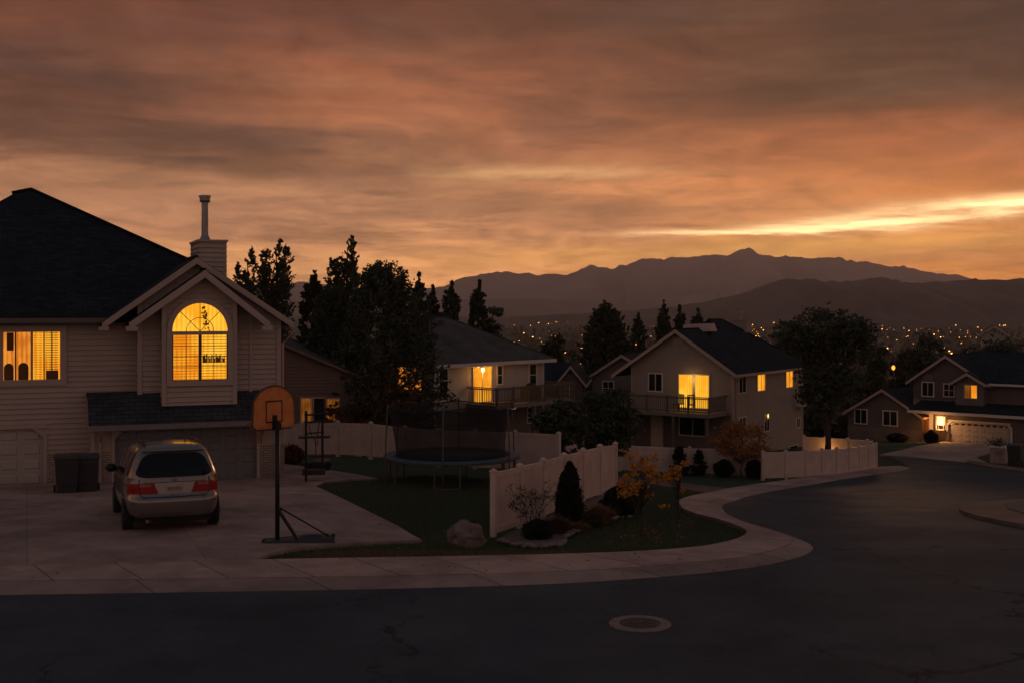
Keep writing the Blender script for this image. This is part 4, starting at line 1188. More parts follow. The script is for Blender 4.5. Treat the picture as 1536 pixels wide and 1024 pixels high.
mb = MB(); bay.box(mb, ac + .001, a1, wbt, ws - .05, .027, .03); mb.build('pane', lit_bright, wo2)
mb = MB()
for ang in (PI / 4, PI / 2, 3 * PI / 4):
    p, q = Vector(bay.p(ac, ws + .02, .05)), Vector(bay.p(ac + rx * math.cos(ang), ws + ry * math.sin(ang), .05)); mb.tube([p, q], .011, 4)
mb.tube([bay.p(ac + rx * .5 * math.cos(PI * k / 12), ws + ry * .5 * math.sin(PI * k / 12), .05) for k in range(13)], .011, 4)
for c in (.25, .75): mb.tube([bay.p(a0 + (a1 - a0) * c, wbt, .05), bay.p(a0 + (a1 - a0) * c, ws - .1, .05)], .011, 4)
for j in (.29, .5, .71): mb.tube([bay.p(a0, wbt + (ws - wbt) * j, .05), bay.p(a1, wbt + (ws - wbt) * j, .05)], .011, 4)
mb.build('muntin', mat('muntin_tan', (.32, .2, .1), .6, .1), wo2)
mb = MB()
for j in range(17):
    w = wbt + (ws - wbt) * (j + .5) / 17.5; bay.box(mb, a0 + .04, ac - .06, w - .006, w + .006, .031, .036); bay.box(mb, ac + .06, a1 - .04, w - .008, w + .008, .031, .036)
mb.build('blind', slat_shade, wo2)
mb = MB(); rr = random.Random(5)
for k in range(26):                                 # a row of things on the sill inside, and a leafy plant hanging in the arch
    x = ac + .08 + (a1 - ac - .16) * k / 26; hgt2 = rr.uniform(.04, .2); bay.box(mb, x, x + rr.uniform(.015, .04), wbt + (ws - wbt) * .36, wbt + (ws - wbt) * .36 + .1 + hgt2, .0365, .042)
mb.build('sill_ornament', mat('ornament_brown', (.30, .14, .05), .8, .3, 9), wo2)
mb = MB()
for k in range(46):
    t = rr.random(); x = ac + .12 + .10 * t + rr.gauss(0, .05); w = ws + ry * (.86 - .75 * t) + rr.gauss(0, .03); s = rr.uniform(.015, .045)
    bay.poly(mb, [(x - s, w), (x, w - s), (x + s, w + s * .3), (x, w + s)], .034, .038)
mb.build('hanging_plant', mat('plant_brown', (.42, .22, .06), .8, .3, 9), wo2)

# ================================================================== generic gable house
def gable_front(h, W, a0, a1, w0, we, wa, m, apex=None, oh=.35, depth=8, roofm=shingle, fas=trim_rose, fh=.22, ohf=.4, siding=True, hgt=.17):
    """gabled block: wall polygon, two roof planes running back, fascia; returns (wall, roof)"""
    ap = apex if apex is not None else (a0 + a1) / 2
    sl = (wa - we) / (ap - a0); sr = (wa - we) / (a1 - ap)
    mb = MB(); poly = [(a0, w0), (a1, w0), (a1, we), (ap, wa), (a0, we)]
    W.siding(mb, poly, h=hgt)
    bk = -W.nd * depth
    for a, sg in ((a0, 1), (a1, -1)):
        mb.hexa([W.p(a, w0, -.05), W.p(a + sg * .12, w0, -.05), W.p(a + sg * .12, w0, -.05) + bk, W.p(a, w0, -.05) + bk], [W.p(a, we, -.05), W.p(a + sg * .12, we, -.05), W.p(a + sg * .12, we, -.05) + bk, W.p(a, we, -.05) + bk])
    W.poly(mb, poly, -depth - .1, -depth)
    wo = mb.build('wall', m, h.root)
    mb = MB(); z = .14
    L_ = W.p(a0 - oh, we - oh * sl + z, ohf); R_ = W.p(a1 + oh, we - oh * sr + z, ohf); T = W.p(ap, wa + z, ohf); bk = -W.nd * (depth + 2 * ohf)
    mb.slab([L_, T, T + bk, L_ + bk], .13); mb.slab([T, R_, R_ + bk, T + bk], .13); mb.tube([T + bk * .01, T + bk * .99], .05, 5)
    ro = mb.build('roof', roofm, h.root)
    mb = MB()
    for p, q in ((L_, T), (T, R_)): mb.board(p + W.nd * .003 - Vector((0, 0, .01)), q + W.nd * .003 - Vector((0, 0, .01)), fh, .03, W.nd)
    for p, sg in ((L_, -1), (R_, 1)): mb.board(p - Vector((0, 0, .02)) + W.ud * sg * .003, p + bk - Vector((0, 0, .02)) + W.ud * sg * .003, fh * .75, .06, W.ud * sg)
    mb.build('fascia', fas, ro)
    return wo, ro


# ================================================================== house with the lit porch door (behind the trampoline)
z2 = zg(-4.4, 68)
h2 = House('suburban_house', 'pale house with broad hipped roof and glowing balcony door behind the trampoline', 651, 68, z2, 50)
fw = h2.wall(0, 0); lw = h2.wall(0, 9.2, -90)
e2 = fw.px(655, 549)[1]; LW = fw.px(815, 560)[0]
mb = MB(); wdk = fw.px(720, 603)[1]
fw.siding(mb, [(0, wdk - .25), (LW, wdk - .25), (LW, e2), (0, e2)], h=.17); lw.siding(mb, [(0, -1), (9.2, -1), (9.2, e2), (0, e2)], h=.17)
h2.wall(LW, 0, 90).siding(mb, [(0, -1), (9.2, -1), (9.2, e2), (0, e2)], h=.3); mb.box((LW / 2, 9.1, e2 / 2 - .5), (LW, .2, e2 + 1))
mb.build('wall', siding_pale, h2.root)
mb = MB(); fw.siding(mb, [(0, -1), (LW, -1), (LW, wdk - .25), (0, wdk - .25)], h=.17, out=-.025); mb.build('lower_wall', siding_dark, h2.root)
mb = MB(); o = .55; zr2 = e2 + .12; pk = h2.at(668, 475.5, 4.6)
c_ = [Vector((-o, -o, zr2)), Vector((LW + o, -o, zr2)), Vector((LW + o, 9.2 + o, zr2)), Vector((-o, 9.2 + o, zr2))]; rl, rr_ = Vector((4.5, 4.6, pk.z)), Vector((pk.x, 4.6, pk.z))
mb.slab([c_[0], c_[1], rr_, rl], .1); mb.slab([c_[1], c_[2], rr_], .1); mb.slab([c_[2], c_[3], rl, rr_], .1); mb.slab([c_[3], c_[0], rl], .1)
for p, q in ((rl, rr_), (rl, c_[0]), (rr_, c_[1]), (rr_, c_[2])): mb.tube([p, q], .06, 5)
ro2 = mb.build('roof', shingle_brown, h2.root)
mb = MB()
for i in range(4):
    p, q = c_[i], c_[(i + 1) % 4]; nd = (q - p).cross(Vector((0, 0, 1))).normalized(); mb.board(p - Vector((0, 0, .01)) + nd * .003, q - Vector((0, 0, .01)) + nd * .003, .2, .09, nd)
mb.box((LW / 2, 4.6, zr2 - .14), (LW + 2 * o - .02, 9.2 + 2 * o - .02, .02))
mb.build('gutter', trim_white, ro2)
mb = MB(); vp = h2.at(637, 470, 4.8); mb.lathe([(.16, -.8), (.16, .05), (.24, .06), (.24, .2), (.14, .22)], 12, (vp.x, vp.y, vp.z)); mb.build('vent_pipe', trim_white, ro2)
mb = MB()
for q in ((652, 485), (663, 484)): v_ = h2.at(*q, 3.7); mb.box((v_.x, v_.y, v_.z + .05), (.35, .35, .14), taper=.8)
mb.build('roof_vent', mat('roof_vent', (.06, .055, .05), .7), ro2)
fw.window(658.5, 554, 670.5, 587, dark_glass, trim_white, trim=.09, cols=1, rows=2)
fw.window(746, 549, 752.5, 575, dark_glass, trim_white, trim=.09, cols=1, rows=2)
fw.window(794, 546.5, 803.5, 577, dark_glass, trim_white, trim=.09, cols=1, rows=2)
fw.window(791, 611, 802, 632, dark_glass, trim_white, trim=.08, cols=2, rows=3, out=-.01)
dw2 = fw.window(710, 550, 736, 602, lit_warm, trim_white, trim=.1, cols=2, name='patio_door', sash=.09)
lw.window(598, 549, 633, 584, lit_orange, trim_white, trim=.09, cols=3, rows=2)
mb = MB(); p = fw.px(651.5, 600); fw.box(mb, -.03, .1, -1, e2, .018, .045); fw.box(mb, LW - .1, LW + .03, -1, e2, .018, .045); mb.build('corner_board', trim_white, h2.root)
da0 = fw.px(699, 603)[0]; dk2 = deck(h2, fw, da0, LW + .15, wdk, 2.4, 1.0, wood_grey, wood_dark, posts=5, ground=-1, supports=(da0 + .3, LW * .62, LW - .1))
# things on the deck
lp2 = fw.p(*fw.px(722, 554), .12)
lt = empty('porch_lantern', h2.root.matrix_basis @ lp2 if False else Matrix.Translation(h2.o) @ Matrix.Rotation(h2.rz, 4, 'Z') @ lp2, h2.rz, 'small glowing porch lantern over the balcony door of the pale hip roofed house', 'lantern')
mb = MB(); mb.box((0, .06, .12), (.1, .08, .06)); mb.box((0, 0, .13), (.2, .2, .03)); mb.build('bracket', black_metal, lt); mb = MB(); mb.lathe([(.05, -.12), (.09, -.06), (.09, .07), (.05, .11)], 10); mb.build('bulb', bulb, lt)
w2 = lambda H_, a, w, out: Matrix.Translation(H_[0].o) @ Matrix.Rotation(H_[0].rz, 4, 'Z') @ H_[1].p(a, w, out)
lamp('porch_light', w2((h2, fw), *fw.px(722, 556), .5), 34, (1, .42, .1), size=.1)
gr = empty('barbecue_grill', w2((h2, fw), fw.px(768, 590)[0], wdk, 1.5), h2.rz, 'covered dark barbecue grill standing on the balcony of the pale hip roofed house', 'grill')
mb = MB(); mb.box((0, 0, .45), (1.3, .55, .8), taper=1.03); mb.build('cover', mat('cover_cloth', (.03, .032, .036), .9, .2), gr); mb = MB(); mb.blob((0, 0, .88), (.42, .3, .22), 2, .05); mb.build('hood', black_metal, gr, smooth=True)

# ================================================================== rust coloured house behind the near garage
zb = zg(-14, 62)
hb = House('suburban_house', 'rust brown sided house mostly hidden behind the near house and the pines', 470, 62, zb, 8)
wbk = hb.wall(0, 0)
xl = wbk.px(330, 560)[0]; xr = wbk.px(532, 560)[0]; p1 = wbk.px(422, 517); p2 = wbk.px(486, 542); sl = (p1[1] - p2[1]) / (p2[0] - p1[0]); wxr = p2[1] - sl * (xr - p2[0]); apx = xl + (xr - xl) * .45
gable_front(hb, wbk, xl, xr, -1.5, wxr - .1, p2[1] + sl * (p2[0] - apx), siding_rust, apex=apx, depth=9, roofm=shingle_brown, fas=siding_rust, fh=.14)
wbk.window(452, 597, 467, 631, lit_low, trim_rose, trim=.08, cols=1); wbk.window(471, 597, 487, 631, dark_glass, trim_rose, trim=.08, cols=1); wbk.window(490, 598, 508, 631, lit_low, trim_rose, trim=.08, cols=1)

# ================================================================== small brown gable and grey gable between the two balconies
z3 = zg(4.2, 82); h3 = House('suburban_house', 'small dark brown house with a steep pale edged gable, between the two balcony houses', 856, 82, z3, -6)
w3 = h3.wall(0, 0); L3 = w3.px(832, 575); R3 = w3.px(880, 572); T3 = w3.px(856, 547); we3 = (L3[1] + R3[1]) / 2
gable_front(h3, w3, L3[0] + .3, R3[0] - .3, -1.5, we3 + .1, T3[1] - .14, siding_brown, depth=7, oh=.3, fh=.2)
mb = MB(); q0 = w3.p(L3[0] - 6, we3 - .2, -.5); q1 = w3.p(0, we3 - .2, -.5); q2 = w3.p(0, T3[1], -4); q3 = w3.p(L3[0] - 6, T3[1], -4); mb.slab([q0, q1, q2, q3], .14); mb.slab([q3, q2, w3.p(0, we3 - .2, -7.5), w3.p(L3[0] - 6, we3 - .2, -7.5)], .14); mb.build('roof', shingle, h3.root)
mb = MB(); mb.box((L3[0] - 2.6, 4, we3 / 2 - 1), (6.4, 6.4, we3 + 1.4)); mb.build('wall', siding_brown, h3.root)
w3.window(848.5, 575, 860.5, 596.5, dark_glass, trim_white, trim=.08, cols=2, rows=3)
z4 = zg(7.8, 90); h4 = House('suburban_house', 'grey sided house with low front gable, half hidden behind the corner house', 916, 90, z4, -20)
w4 = h4.wall(0, 0); L4 = w4.px(881, 568); T4 = w4.px(934, 531); R4a = T4[0] + (T4[0] - L4[0]) * 1.0
gable_front(h4, w4, L4[0] + .4, R4a, -1.5, L4[1] + .25, T4[1] - .14, siding_dark, apex=T4[0], depth=10, oh=.4)
w4.window(905, 572, 920, 591.5, dark_glass, trim_white, trim=.08, cols=2, rows=2)

# ================================================================== corner house with the long balcony
z5 = zg(13.65, 74) + .1
h5 = House('suburban_house', 'taupe two storey corner house with gabled front, long balcony and glowing patio door', 1100, 74, z5, -35)
ff = h5.wall(0, 0); rw = h5.wall(0, 0, 90)
x0 = ff.px(947, 600)[0]; ap = ff.px(1018, 497); er = ff.px(1101, 557)[1]; fl_ = ff.px(917, 569, .5)
slp = (ap[1] - er) / (0 - ap[0]); D5 = rw.px(1205, 600)[0]
f5 = lambda a: ap[1] - slp * abs(a - ap[0])
mb = MB(); wfl = ff.px(1000, 612)[1]
ff.siding(mb, [(x0, wfl - .2), (0, wfl - .2), (0, er), (ap[0], ap[1]), (x0, f5(x0))], h=.18); rw.siding(mb, [(0, -1), (D5, -1), (D5, er), (0, er)], h=.18)
h5.wall(x0, D5, -90).siding(mb, [(0, -1), (D5, -1), (D5, f5(x0)), (0, f5(x0))], h=.3); mb.box((x0 / 2, D5 - .1, er / 2 - .5), (-x0, .2, er + .9))
mb.build('wall', siding_taupe, h5.root)
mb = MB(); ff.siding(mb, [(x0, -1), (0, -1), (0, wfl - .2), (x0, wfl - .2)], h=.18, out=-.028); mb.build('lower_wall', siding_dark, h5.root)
mb = MB(); oh = .45; t = .15
FT = Vector((ap[0], -.5, ap[1] + t)); FR = Vector((oh, -.5, er - oh * slp + t)); FL = Vector((fl_[0], -.5, ap[1] + t - slp * (ap[0] - fl_[0])))
rg = -.85; VB = 6.0; HB = Vector((ap[0] + rg, VB, ap[1] + t - slp * rg)); vb = D5 - 3.4; back = D5 + .5
HB2 = Vector((HB.x, vb, HB.z))
mb.slab([FT, FR, Vector((oh, back, FR.z)), HB2, HB, Vector((ap[0], VB, FT.z))], .13)
mb.slab([FL, FT, Vector((ap[0], 3.2, FT.z)), HB, Vector((FL.x, 3.2, FL.z))], .13) if False else mb.slab([FL, FT, Vector((ap[0], back - 2, FT.z)), Vector((FL.x, back, FL.z))], .13)
mb.slab([HB, HB2, Vector((HB.x * 2 - oh, back, FR.z)), Vector((HB.x * 2 - oh, VB, FR.z))], .13); mb.slab([HB2, Vector((oh, back, FR.z)), Vector((HB.x * 2 - oh, back, FR.z))], .13)
for p, q in ((FT, Vector((ap[0], VB, FT.z))), (HB, HB2), (HB2, Vector((oh, back, FR.z)))): mb.tube([p, q], .055, 5)
ro5 = mb.build('roof', shingle, h5.root)
mb = MB()
for p, q in ((FL, FT), (FT, FR)): mb.board(p - Vector((0, .003, .01)), q - Vector((0, .003, .01)), .24, .03, (0, -1, 0))
mb.board((oh + .003, -.5, FR.z - .01), (oh + .003, back, FR.z - .01), .16, .09, (1, 0, 0)); mb.box((oh / 2, D5 / 2, FR.z - .15), (oh, D5 + .9, .02))
mb.build('fascia', trim_rose, ro5)
s1 = h5.at(1023, 492, 2.6); s2 = h5.at(1067, 490, 3.0)
mb = MB(); mb.hexa([s1 + Vector((0, 0, -.3)), s2 + Vector((0, 0, -.3)), s2 + Vector((0, .9, -.3)), s1 + Vector((0, .9, -.3))], [s1 + Vector((.05, .1, .22)), s2 + Vector((-.15, .1, .2)), s2 + Vector((-.15, .8, .22)), s1 + Vector((.05, .8, .24))]); mb.build('skylight_curb', trim_rose, ro5)
VC = 2.0
while VC < 10:
    q = h5.at(1108, 491, VC)
    if q.z < er + slp * (-q.x) + t: break
    VC += .05
k1 = h5.at(1095, 490, VC); k2 = h5.at(1121, 490, VC); kt = h5.at(1108, 478, VC).z
mb = MB(); kt -= .12; mb.box(((k1.x + k2.x) / 2, VC + .4, kt - .6), (k2.x - k1.x - .12, .8, 1.2)); mb.box(((k1.x + k2.x) / 2, VC + .4, kt + .03), (k2.x - k1.x + .1, .9, .06)); ck = mb.build('chimney', siding_taupe, ro5)
mb = MB(); mb.lathe([(.12, 0), (.12, .4), (.2, .42), (.2, .55), (.08, .6)], 12, ((k1.x + k2.x) / 2, VC + .4, kt + .06)); mb.build('flue', grey_metal, ck)
ff.window(974, 560.5, 993, 585.5, dark_glass, trim_white, trim=.08, cols=2)
ff.window(1019, 562, 1063.5, 611, lit_bright, trim_white, trim=.08, cols=2, name='patio_door', sash=.2)
ff.window(1020, 626, 1059, 652, dark_glass, trim_white, trim=.07, cols=2, out=-.012)
mb = MB(); a_, w_ = ff.px(977.5, 623); b_, _ = ff.px(993.5, 623); _, wl_ = ff.px(985, 672); ff.box(mb, a_ - .08, b_ + .08, max(0, wl_), w_ + .08, -.01, .03); do = mb.build('door', trim_rose, h5.root)
mb = MB(); ff.box(mb, a_, b_, max(0, wl_) + .02, w_, .03, .06)
for r in range(3):
    for c in range(2): ff.box(mb, a_ + .1 + c * (b_ - a_) * .48, a_ + (b_ - a_) * .4 + c * (b_ - a_) * .5, max(0, wl_) + .15 + r * .65, max(0, wl_) + .65 + r * .65, .061, .07)
mb.build('door_leaf', mat('door_cream', (.74, .58, .46), .5, .08), do); mb = MB(); q = ff.p(b_ - .1, 1.0, .09); mb.blob(q, (.04, .04, .04), 1, 0); mb.build('handle', grey_metal, do)
for (q, mm) in (((1108, 562, 1118, 588), dark_glass), ((1135.5, 559, 1146.5, 585), lit_warm), ((1178.5, 556, 1188, 580), lit_warm), ((1108, 626, 1118, 650), dark_glass), ((1146, 621, 1153, 645), dark_glass), ((1194, 627, 1199, 640), dark_glass)):
    rw.window(*q, mm, trim_white, trim=.07, cols=2)
rw.window(1184, 668, 1196, 676, dark_glass, trim_white, trim=.05, cols=1, name='vent_window')
mb = MB(); ff.box(mb, -.12, .02, -1, er, .018, .04); rw.box(mb, -.02, .1, -1, er, .018, .04); ff.box(mb, x0, x0 + .1, -1, f5(x0) - .1, .018, .04); mb.build('corner_board', trim_rose, h5.root)
mb = MB(); mb.tube([(oh - .02, .3, FR.z - .2), (.1, .3, FR.z - .5), (.1, .3, 0)], .05, 6); mb.build('downspout', trim_rose, h5.root)
mb = MB(); q = ff.px(1018, 511); ff.box(mb, q[0] - .4, q[0] + .4, q[1] - .25, q[1] + .25, .018, .05); mb.build('gable_vent', siding_taupe, h5.root)
dr = ff.px(1092, 611)[0]
dk5 = deck(h5, ff, x0 - 1.7, dr, wfl, 2.6, 1.02, wood_grey, wood_dark, posts=6, ground=-1, supports=tuple(ff.px(q, 640, 2.45)[0] for q in (940, 1010, 1060)))
lamp('patio_light', w2((h5, ff), ff.px(1041, 590)[0], wfl + 1.9, .55), 12, size=.25)
for i, (pxx, outv) in enumerate(((1030, 1.1), (1050, 1.2))):
    c_ = empty('patio_chair', w2((h5, ff), ff.px(pxx, 600)[0], wfl, outv), h5.rz + (.5 if i else -.4), ('dark patio chair on the long balcony, on the left before the glowing patio door', 'dark patio chair on the long balcony, on the right before the glowing patio door')[i], 'chair', 'patio chairs on the long balcony')
    mb = MB(); mb.box((0, 0, .43), (.5, .5, .05)); mb.build('seat', black_metal, c_); mb = MB()
    for k in range(5): mb.box((-.2 + .1 * k, .24, .72), (.05, .03, .55))
    mb.box((0, .24, 1.0), (.5, .04, .06)); mb.build('backrest', black_metal, c_)
    for sx in (-1, 1):
        for sy in (-1, 1): mb = MB(); mb.box((.22 * sx, .22 * sy, .2), (.04, .04, .42)); mb.build('leg', black_metal, c_)
# small rear balcony
rb = h5.wall(.0, D5, 180)
q = rw.px(1203, 600); deck(h5, h5.wall(0, 0, 90), D5 - 1.6, D5 - .1, rw.px(1204, 602)[1], 1.2, 1.0, trim_white, trim_white, posts=2, ground=-1, supports=(), name='rear_balcony')

# ================================================================== far right house with the lantern and white garage door
z6 = zg(32, 88) + .05
h6 = House('suburban_house', 'dark two storey house at far right with lantern lit white garage door', 1422, 88, z6, -42)
g6 = h6.wall(0, 0); u6 = h6.wall(0, 1.9); v6 = h6.wall(0, 1.2)
e6 = g6.px(1470, 622, .5)[1]; xa = g6.px(1378, 640)[0]; xb = g6.px(1600, 640)[0]; gd0 = 0; gd1 = g6.px(1516, 650)[0]; gt6 = g6.px(1470, 634)[1]
mb = MB()
g6.siding(mb, [(xa + 2.3, -.6), (gd0, -.6), (gd0, e6), (xa + 2.3, e6)], h=.2); g6.siding(mb, [(gd0, gt6), (gd1, gt6), (gd1, e6), (gd0, e6)], h=.2); g6.siding(mb, [(gd1, -.6), (xb, -.6), (xb, e6), (gd1, e6)], h=.2)
g6.poly(mb, [(gd0 - .01, gt6), (gd0 + .3, gt6), (gd0 - .01, gt6 - .3)], -.1, .005); g6.poly(mb, [(gd1 + .01, gt6), (gd1 - .3, gt6), (gd1 + .01, gt6 - .3)], -.1, .005)
mb.box(((xa + xb) / 2, 5.5, e6 / 2 - .3), (xb - xa - .1, 7.4, e6 + .4))
mb.build('wall', siding_brown, h6.root)
g6.garage_door(1422, 1516.5, 634, 0, garage_white, out=-.15, rows=4, cols=8, windows=10)
mb = MB(); g6.box(mb, gd0 - .13, gd0, 0, gt6 - .2, 0, .05); g6.box(mb, gd1, gd1 + .13, 0, gt6 - .2, 0, .05); g6.box(mb, gd0, gd1, gt6, gt6 + .12, .019, .05)
g6.poly(mb, [(gd0 - .13, gt6 - .2), (gd0, gt6 - .32), (gd0 + .32, gt6), (gd0 + .25, gt6 + .12)], 0, .05); g6.poly(mb, [(gd1 + .13, gt6 - .2), (gd1 - .25, gt6 + .12), (gd1 - .32, gt6), (gd1, gt6 - .32)], 0, .05); mb.build('garage_casing', trim_white, h6.root)
# lower roof running up to the upper storey
wt6 = u6.px(1430, 604)[1]; mb = MB(); le = Vector((xa - .6, -.6, e6 + .1)); re = Vector((xb + .4, -.6, e6 + .1))
mb.slab([le, re, Vector((re.x, 1.9, wt6 + .12)), Vector((le.x, 1.9, wt6 + .12))], .12); lr6 = mb.build('lower_roof', shingle, h6.root)
mb = MB(); mb.board(le - Vector((0, .003, .01)), re - Vector((0, .003, .01)), .2, .08, (0, -1, 0)); mb.box(((le.x + re.x) / 2, -.3, e6 - .03), (re.x - le.x, .56, .02)); mb.build('gutter', trim_white, lr6)
# upper storey
L6 = u6.px(1362, 571); T6 = u6.px(1421, 532); R6 = u6.px(1481, 575); ue = (L6[1] + R6[1]) / 2; uL, uR = u6.px(1370, 580)[0], u6.px(1480, 580)[0]
gable_front(h6, u6, uL, uR, wt6 - .6, u6.px(1368, 567)[1] - .1, T6[1] - .14, siding_brown, apex=T6[0], depth=8, oh=.4, hgt=.2)
l6 = v6.px(1426, 574); t6 = v6.px(1453, 558); r6_ = t6[0] * 2 - l6[0]; s6 = (t6[1] - l6[1]) / (t6[0] - l6[0])
gable_front(h6, v6, v6.px(1433, 580)[0], r6_ - .25, wt6 - .6, t6[1] - .14 - s6 * (t6[0] - v6.px(1433, 580)[0]), t6[1] - .14, siding_dark, apex=t6[0], depth=3, oh=.3, hgt=.2)
mb = MB(); ur0 = u6.px(1478, 574, .4); rdg = T6[1] + .14
mb.slab([u6.p(uR - 1, ur0[1], .4), u6.p(uR + 9, ur0[1], .4), u6.p(uR + 9, rdg, -4), u6.p(T6[0] + .2, rdg, -4), ], .13); mb.slab([u6.p(uR + 9, rdg, -4), u6.p(T6[0] + .2, rdg, -4), u6.p(T6[0] + .2, ur0[1], -8.6), u6.p(uR + 9, ur0[1], -8.6)], .13)
r6o = mb.build('roof', shingle, h6.root)
mb = MB(); mb.board(u6.p(uR - .1, ur0[1] - .02, .403), u6.p(uR + 9, ur0[1] - .02, .403), .16, .08, u6.nd); mb.build('gutter', trim_white, r6o)
mb = MB(); u6.siding(mb, [(uR - .1, wt6 - .4), (uR + 8.6, wt6 - .4), (uR + 8.6, ur0[1]), (uR - .1, ur0[1])], h=.2, out=-.03); mb.build('wall', siding_brown, h6.root)
u6.window(1384, 573.5, 1400, 593, dark_glass, trim_white, trim=.09, cols=2); u6.window(1416.5, 576, 1431, 593.5, dark_glass, trim_white, trim=.08, cols=2, rows=2)
v6.window(1447.5, 577.5, 1465.5, 596.5, lit_low, trim_rose, trim=.07, cols=2, swap=lit_warm)
mb = MB(); q0 = u6.px(1384, 572)
NN2 = 10; a0_, a1_ = q0[0], u6.px(1400, 572)[0]; u6.poly(mb, [((a0_ + a1_) / 2 + (a1_ - a0_) / 2 * math.cos(PI * k / NN2), q0[1] + .14 + .5 * math.sin(PI * k / NN2)) for k in range(NN2 + 1)], .017, .05); mb.build('window_lunette', siding_dark, h6.root)
# left wing, one storey, gable end to the street
lw6 = h6.wall(0, .9); xl6 = lw6.px(1272, 620)[0]; xr6 = xa - .15; rk1 = lw6.px(1322, 580); rk2 = lw6.px(1366, 612); s_ = (rk1[1] - rk2[1]) / (rk2[0] - rk1[0]); apx = (xl6 + xr6) / 2; ew = rk2[1] - s_ * (xr6 - rk2[0])
gable_front(h6, lw6, xl6, xr6, -.6, ew, ew + s_ * (xr6 - apx) - .1, siding_brown, apex=apx, depth=8, oh=.25, hgt=.2)
lw6.window(1325.5, 616.5, 1345.5, 637, dark_glass, trim_white, trim=.08, cols=2); lw6.window(1283, 614, 1300, 634, dark_glass, trim_white, trim=.08, cols=2)
bt6 = lw6.px(1340, 642)[1]; mb = MB(); lw6.brick(mb, xl6, xr6, -.6, bt6, 0, .06); g6.brick(mb, xa + 2.35, gd0 - .14, -.6, g6.px(1412, 647)[1], 0, .06); mb.build('brick_wainscot', brick_dark, h6.root)
# porch: post, door
mb = MB(); pp = g6.px(1397, 640)[0]; g6.box(mb, pp - .1, pp + .1, 0, e6, -.1, .1); mb.build('porch_post', trim_white, h6.root)
pd = h6.wall(0, 1.75); mb = MB(); d0, d1 = pd.px(1381, 640)[0], pd.px(1394, 640)[0]; dt = pd.px(1388, 619)[1]; pd.box(mb, d0 - .09, d1 + .09, 0, dt + .09, 0, .05); dd = mb.build('door', trim_white, h6.root)
mb = MB(); pd.box(mb, d0, d1, .02, dt, .05, .08); mb.build('door_leaf', mat('door_wood', (.36, .17, .08), .5, .2, 3), dd); mb = MB(); mb.blob(pd.p(d1 - .12, 1, .1), (.05, .05, .05), 1, 0); mb.build('handle', grey_metal, dd)
lp = g6.px(1414, 633); lpos = w2((h6, g6), lp[0], lp[1], .3)
ln = empty('wall_lantern', lpos, h6.rz, 'bright square wall lantern beside the white garage door of the far right house', 'lantern')
mb = MB(); mb.box((0, .16, .1), (.12, .28, .08)); mb.box((0, 0, .5), (.62, .5, .06)); mb.box((0, 0, .56), (.4, .32, .08), taper=.5); mb.box((0, 0, -.5), (.5, .4, .05))
for sx in (-1, 1):
    for sy in (-1, 1): mb.box((.27 * sx, .2 * sy, 0), (.04, .04, .98))
mb.build('lantern_frame', trim_white, ln)
mb = MB(); mb.box((0, 0, .15), (.42, .30, .62)); mb.build('bulb', lit('bulb_wide', (1.0, .55, .16), (1, .74, .36), 2.6, 1.2), ln)
lamp('lantern_light', w2((h6, g6), lp[0], lp[1] - .1, .95), 75, (1, .45, .13), .25)
lamp('porch_door_light', w2((h6, g6), pp - .1, e6 - .5, -.75), 60, (1, .36, .07), .15)
# ================================================================== fences
def fence(label, pts, hgt, n, name='vinyl_fence', cat='fence', steps=False):
    """privacy fence along world points: posts with caps, panels with rails"""
    pts = [Vector((p[0], p[1])) for p in pts]
    L_ = [0]
    for a, b in zip(pts, pts[1:]): L_.append(L_[-1] + (b - a).length)
    def atl(s):
        for i in range(len(pts) - 1):
            if s <= L_[i + 1] + 1e-6: return pts[i].lerp(pts[i + 1], (s - L_[i]) / (L_[i + 1] - L_[i]))
        return pts[-1]
    P_ = [atl(L_[-1] * i / n) for i in range(n + 1)]
    root = empty(name, (P_[0].x, P_[0].y, zg(*P_[0])), 0, label, cat); o = root.location.copy()
    for i, p in enumerate(P_):
        d = (P_[min(i + 1, n)] - P_[max(i - 1, 0)]); rz = math.atan2(d.y, d.x); z = zg(p.x, p.y) - o.z
        mb = MB(); c = (p.x - o.x, p.y - o.y)
        mb.box((*c, z + hgt / 2 - .1), (.13, .13, hgt + .26), rz); mb.box((*c, z + hgt + .045), (.17, .17, .03), rz); mb.box((*c, z + hgt + .085), (.15, .15, .05), rz, taper=.25)
        mb.build('post', vinyl, root)
    for a, b in zip(P_, P_[1:]):
        za, zb = zg(*a) - o.z, zg(*b) - o.z; d = (b - a).normalized(); nrm = Vector((-d.y, d.x, 0)); d3 = Vector((d.x, d.y, 0)) * .066
        A_ = Vector((a.x - o.x, a.y - o.y, za)) + d3; B_ = Vector((b.x - o.x, b.y - o.y, zb)) - d3; up = Vector((0, 0, 1)); mb = MB()
        for z, hh, tt in ((hgt, .13, .075), (.22, .14, .075)): mb.board(A_ + up * z - nrm * tt / 2, B_ + up * z - nrm * tt / 2, hh, tt, nrm)
        k = max(4, int((b - a).length / .17))
        for j in range(k):
            p, q = A_.lerp(B_, j / k), A_.lerp(B_, (j + 1) / k); e = (q - p) * .03; t = .035
            mb.board(p + e + up * (hgt - .13) - nrm * t / 2, q - e + up * (hgt - .13) - nrm * t / 2, hgt - .35, t, nrm)
        mb.board(A_ + up * (hgt - .12) - nrm * .01, B_ + up * (hgt - .12) - nrm * .01, hgt - .36, .02, nrm)
        mb.build('panel', vinyl, root)
    return root


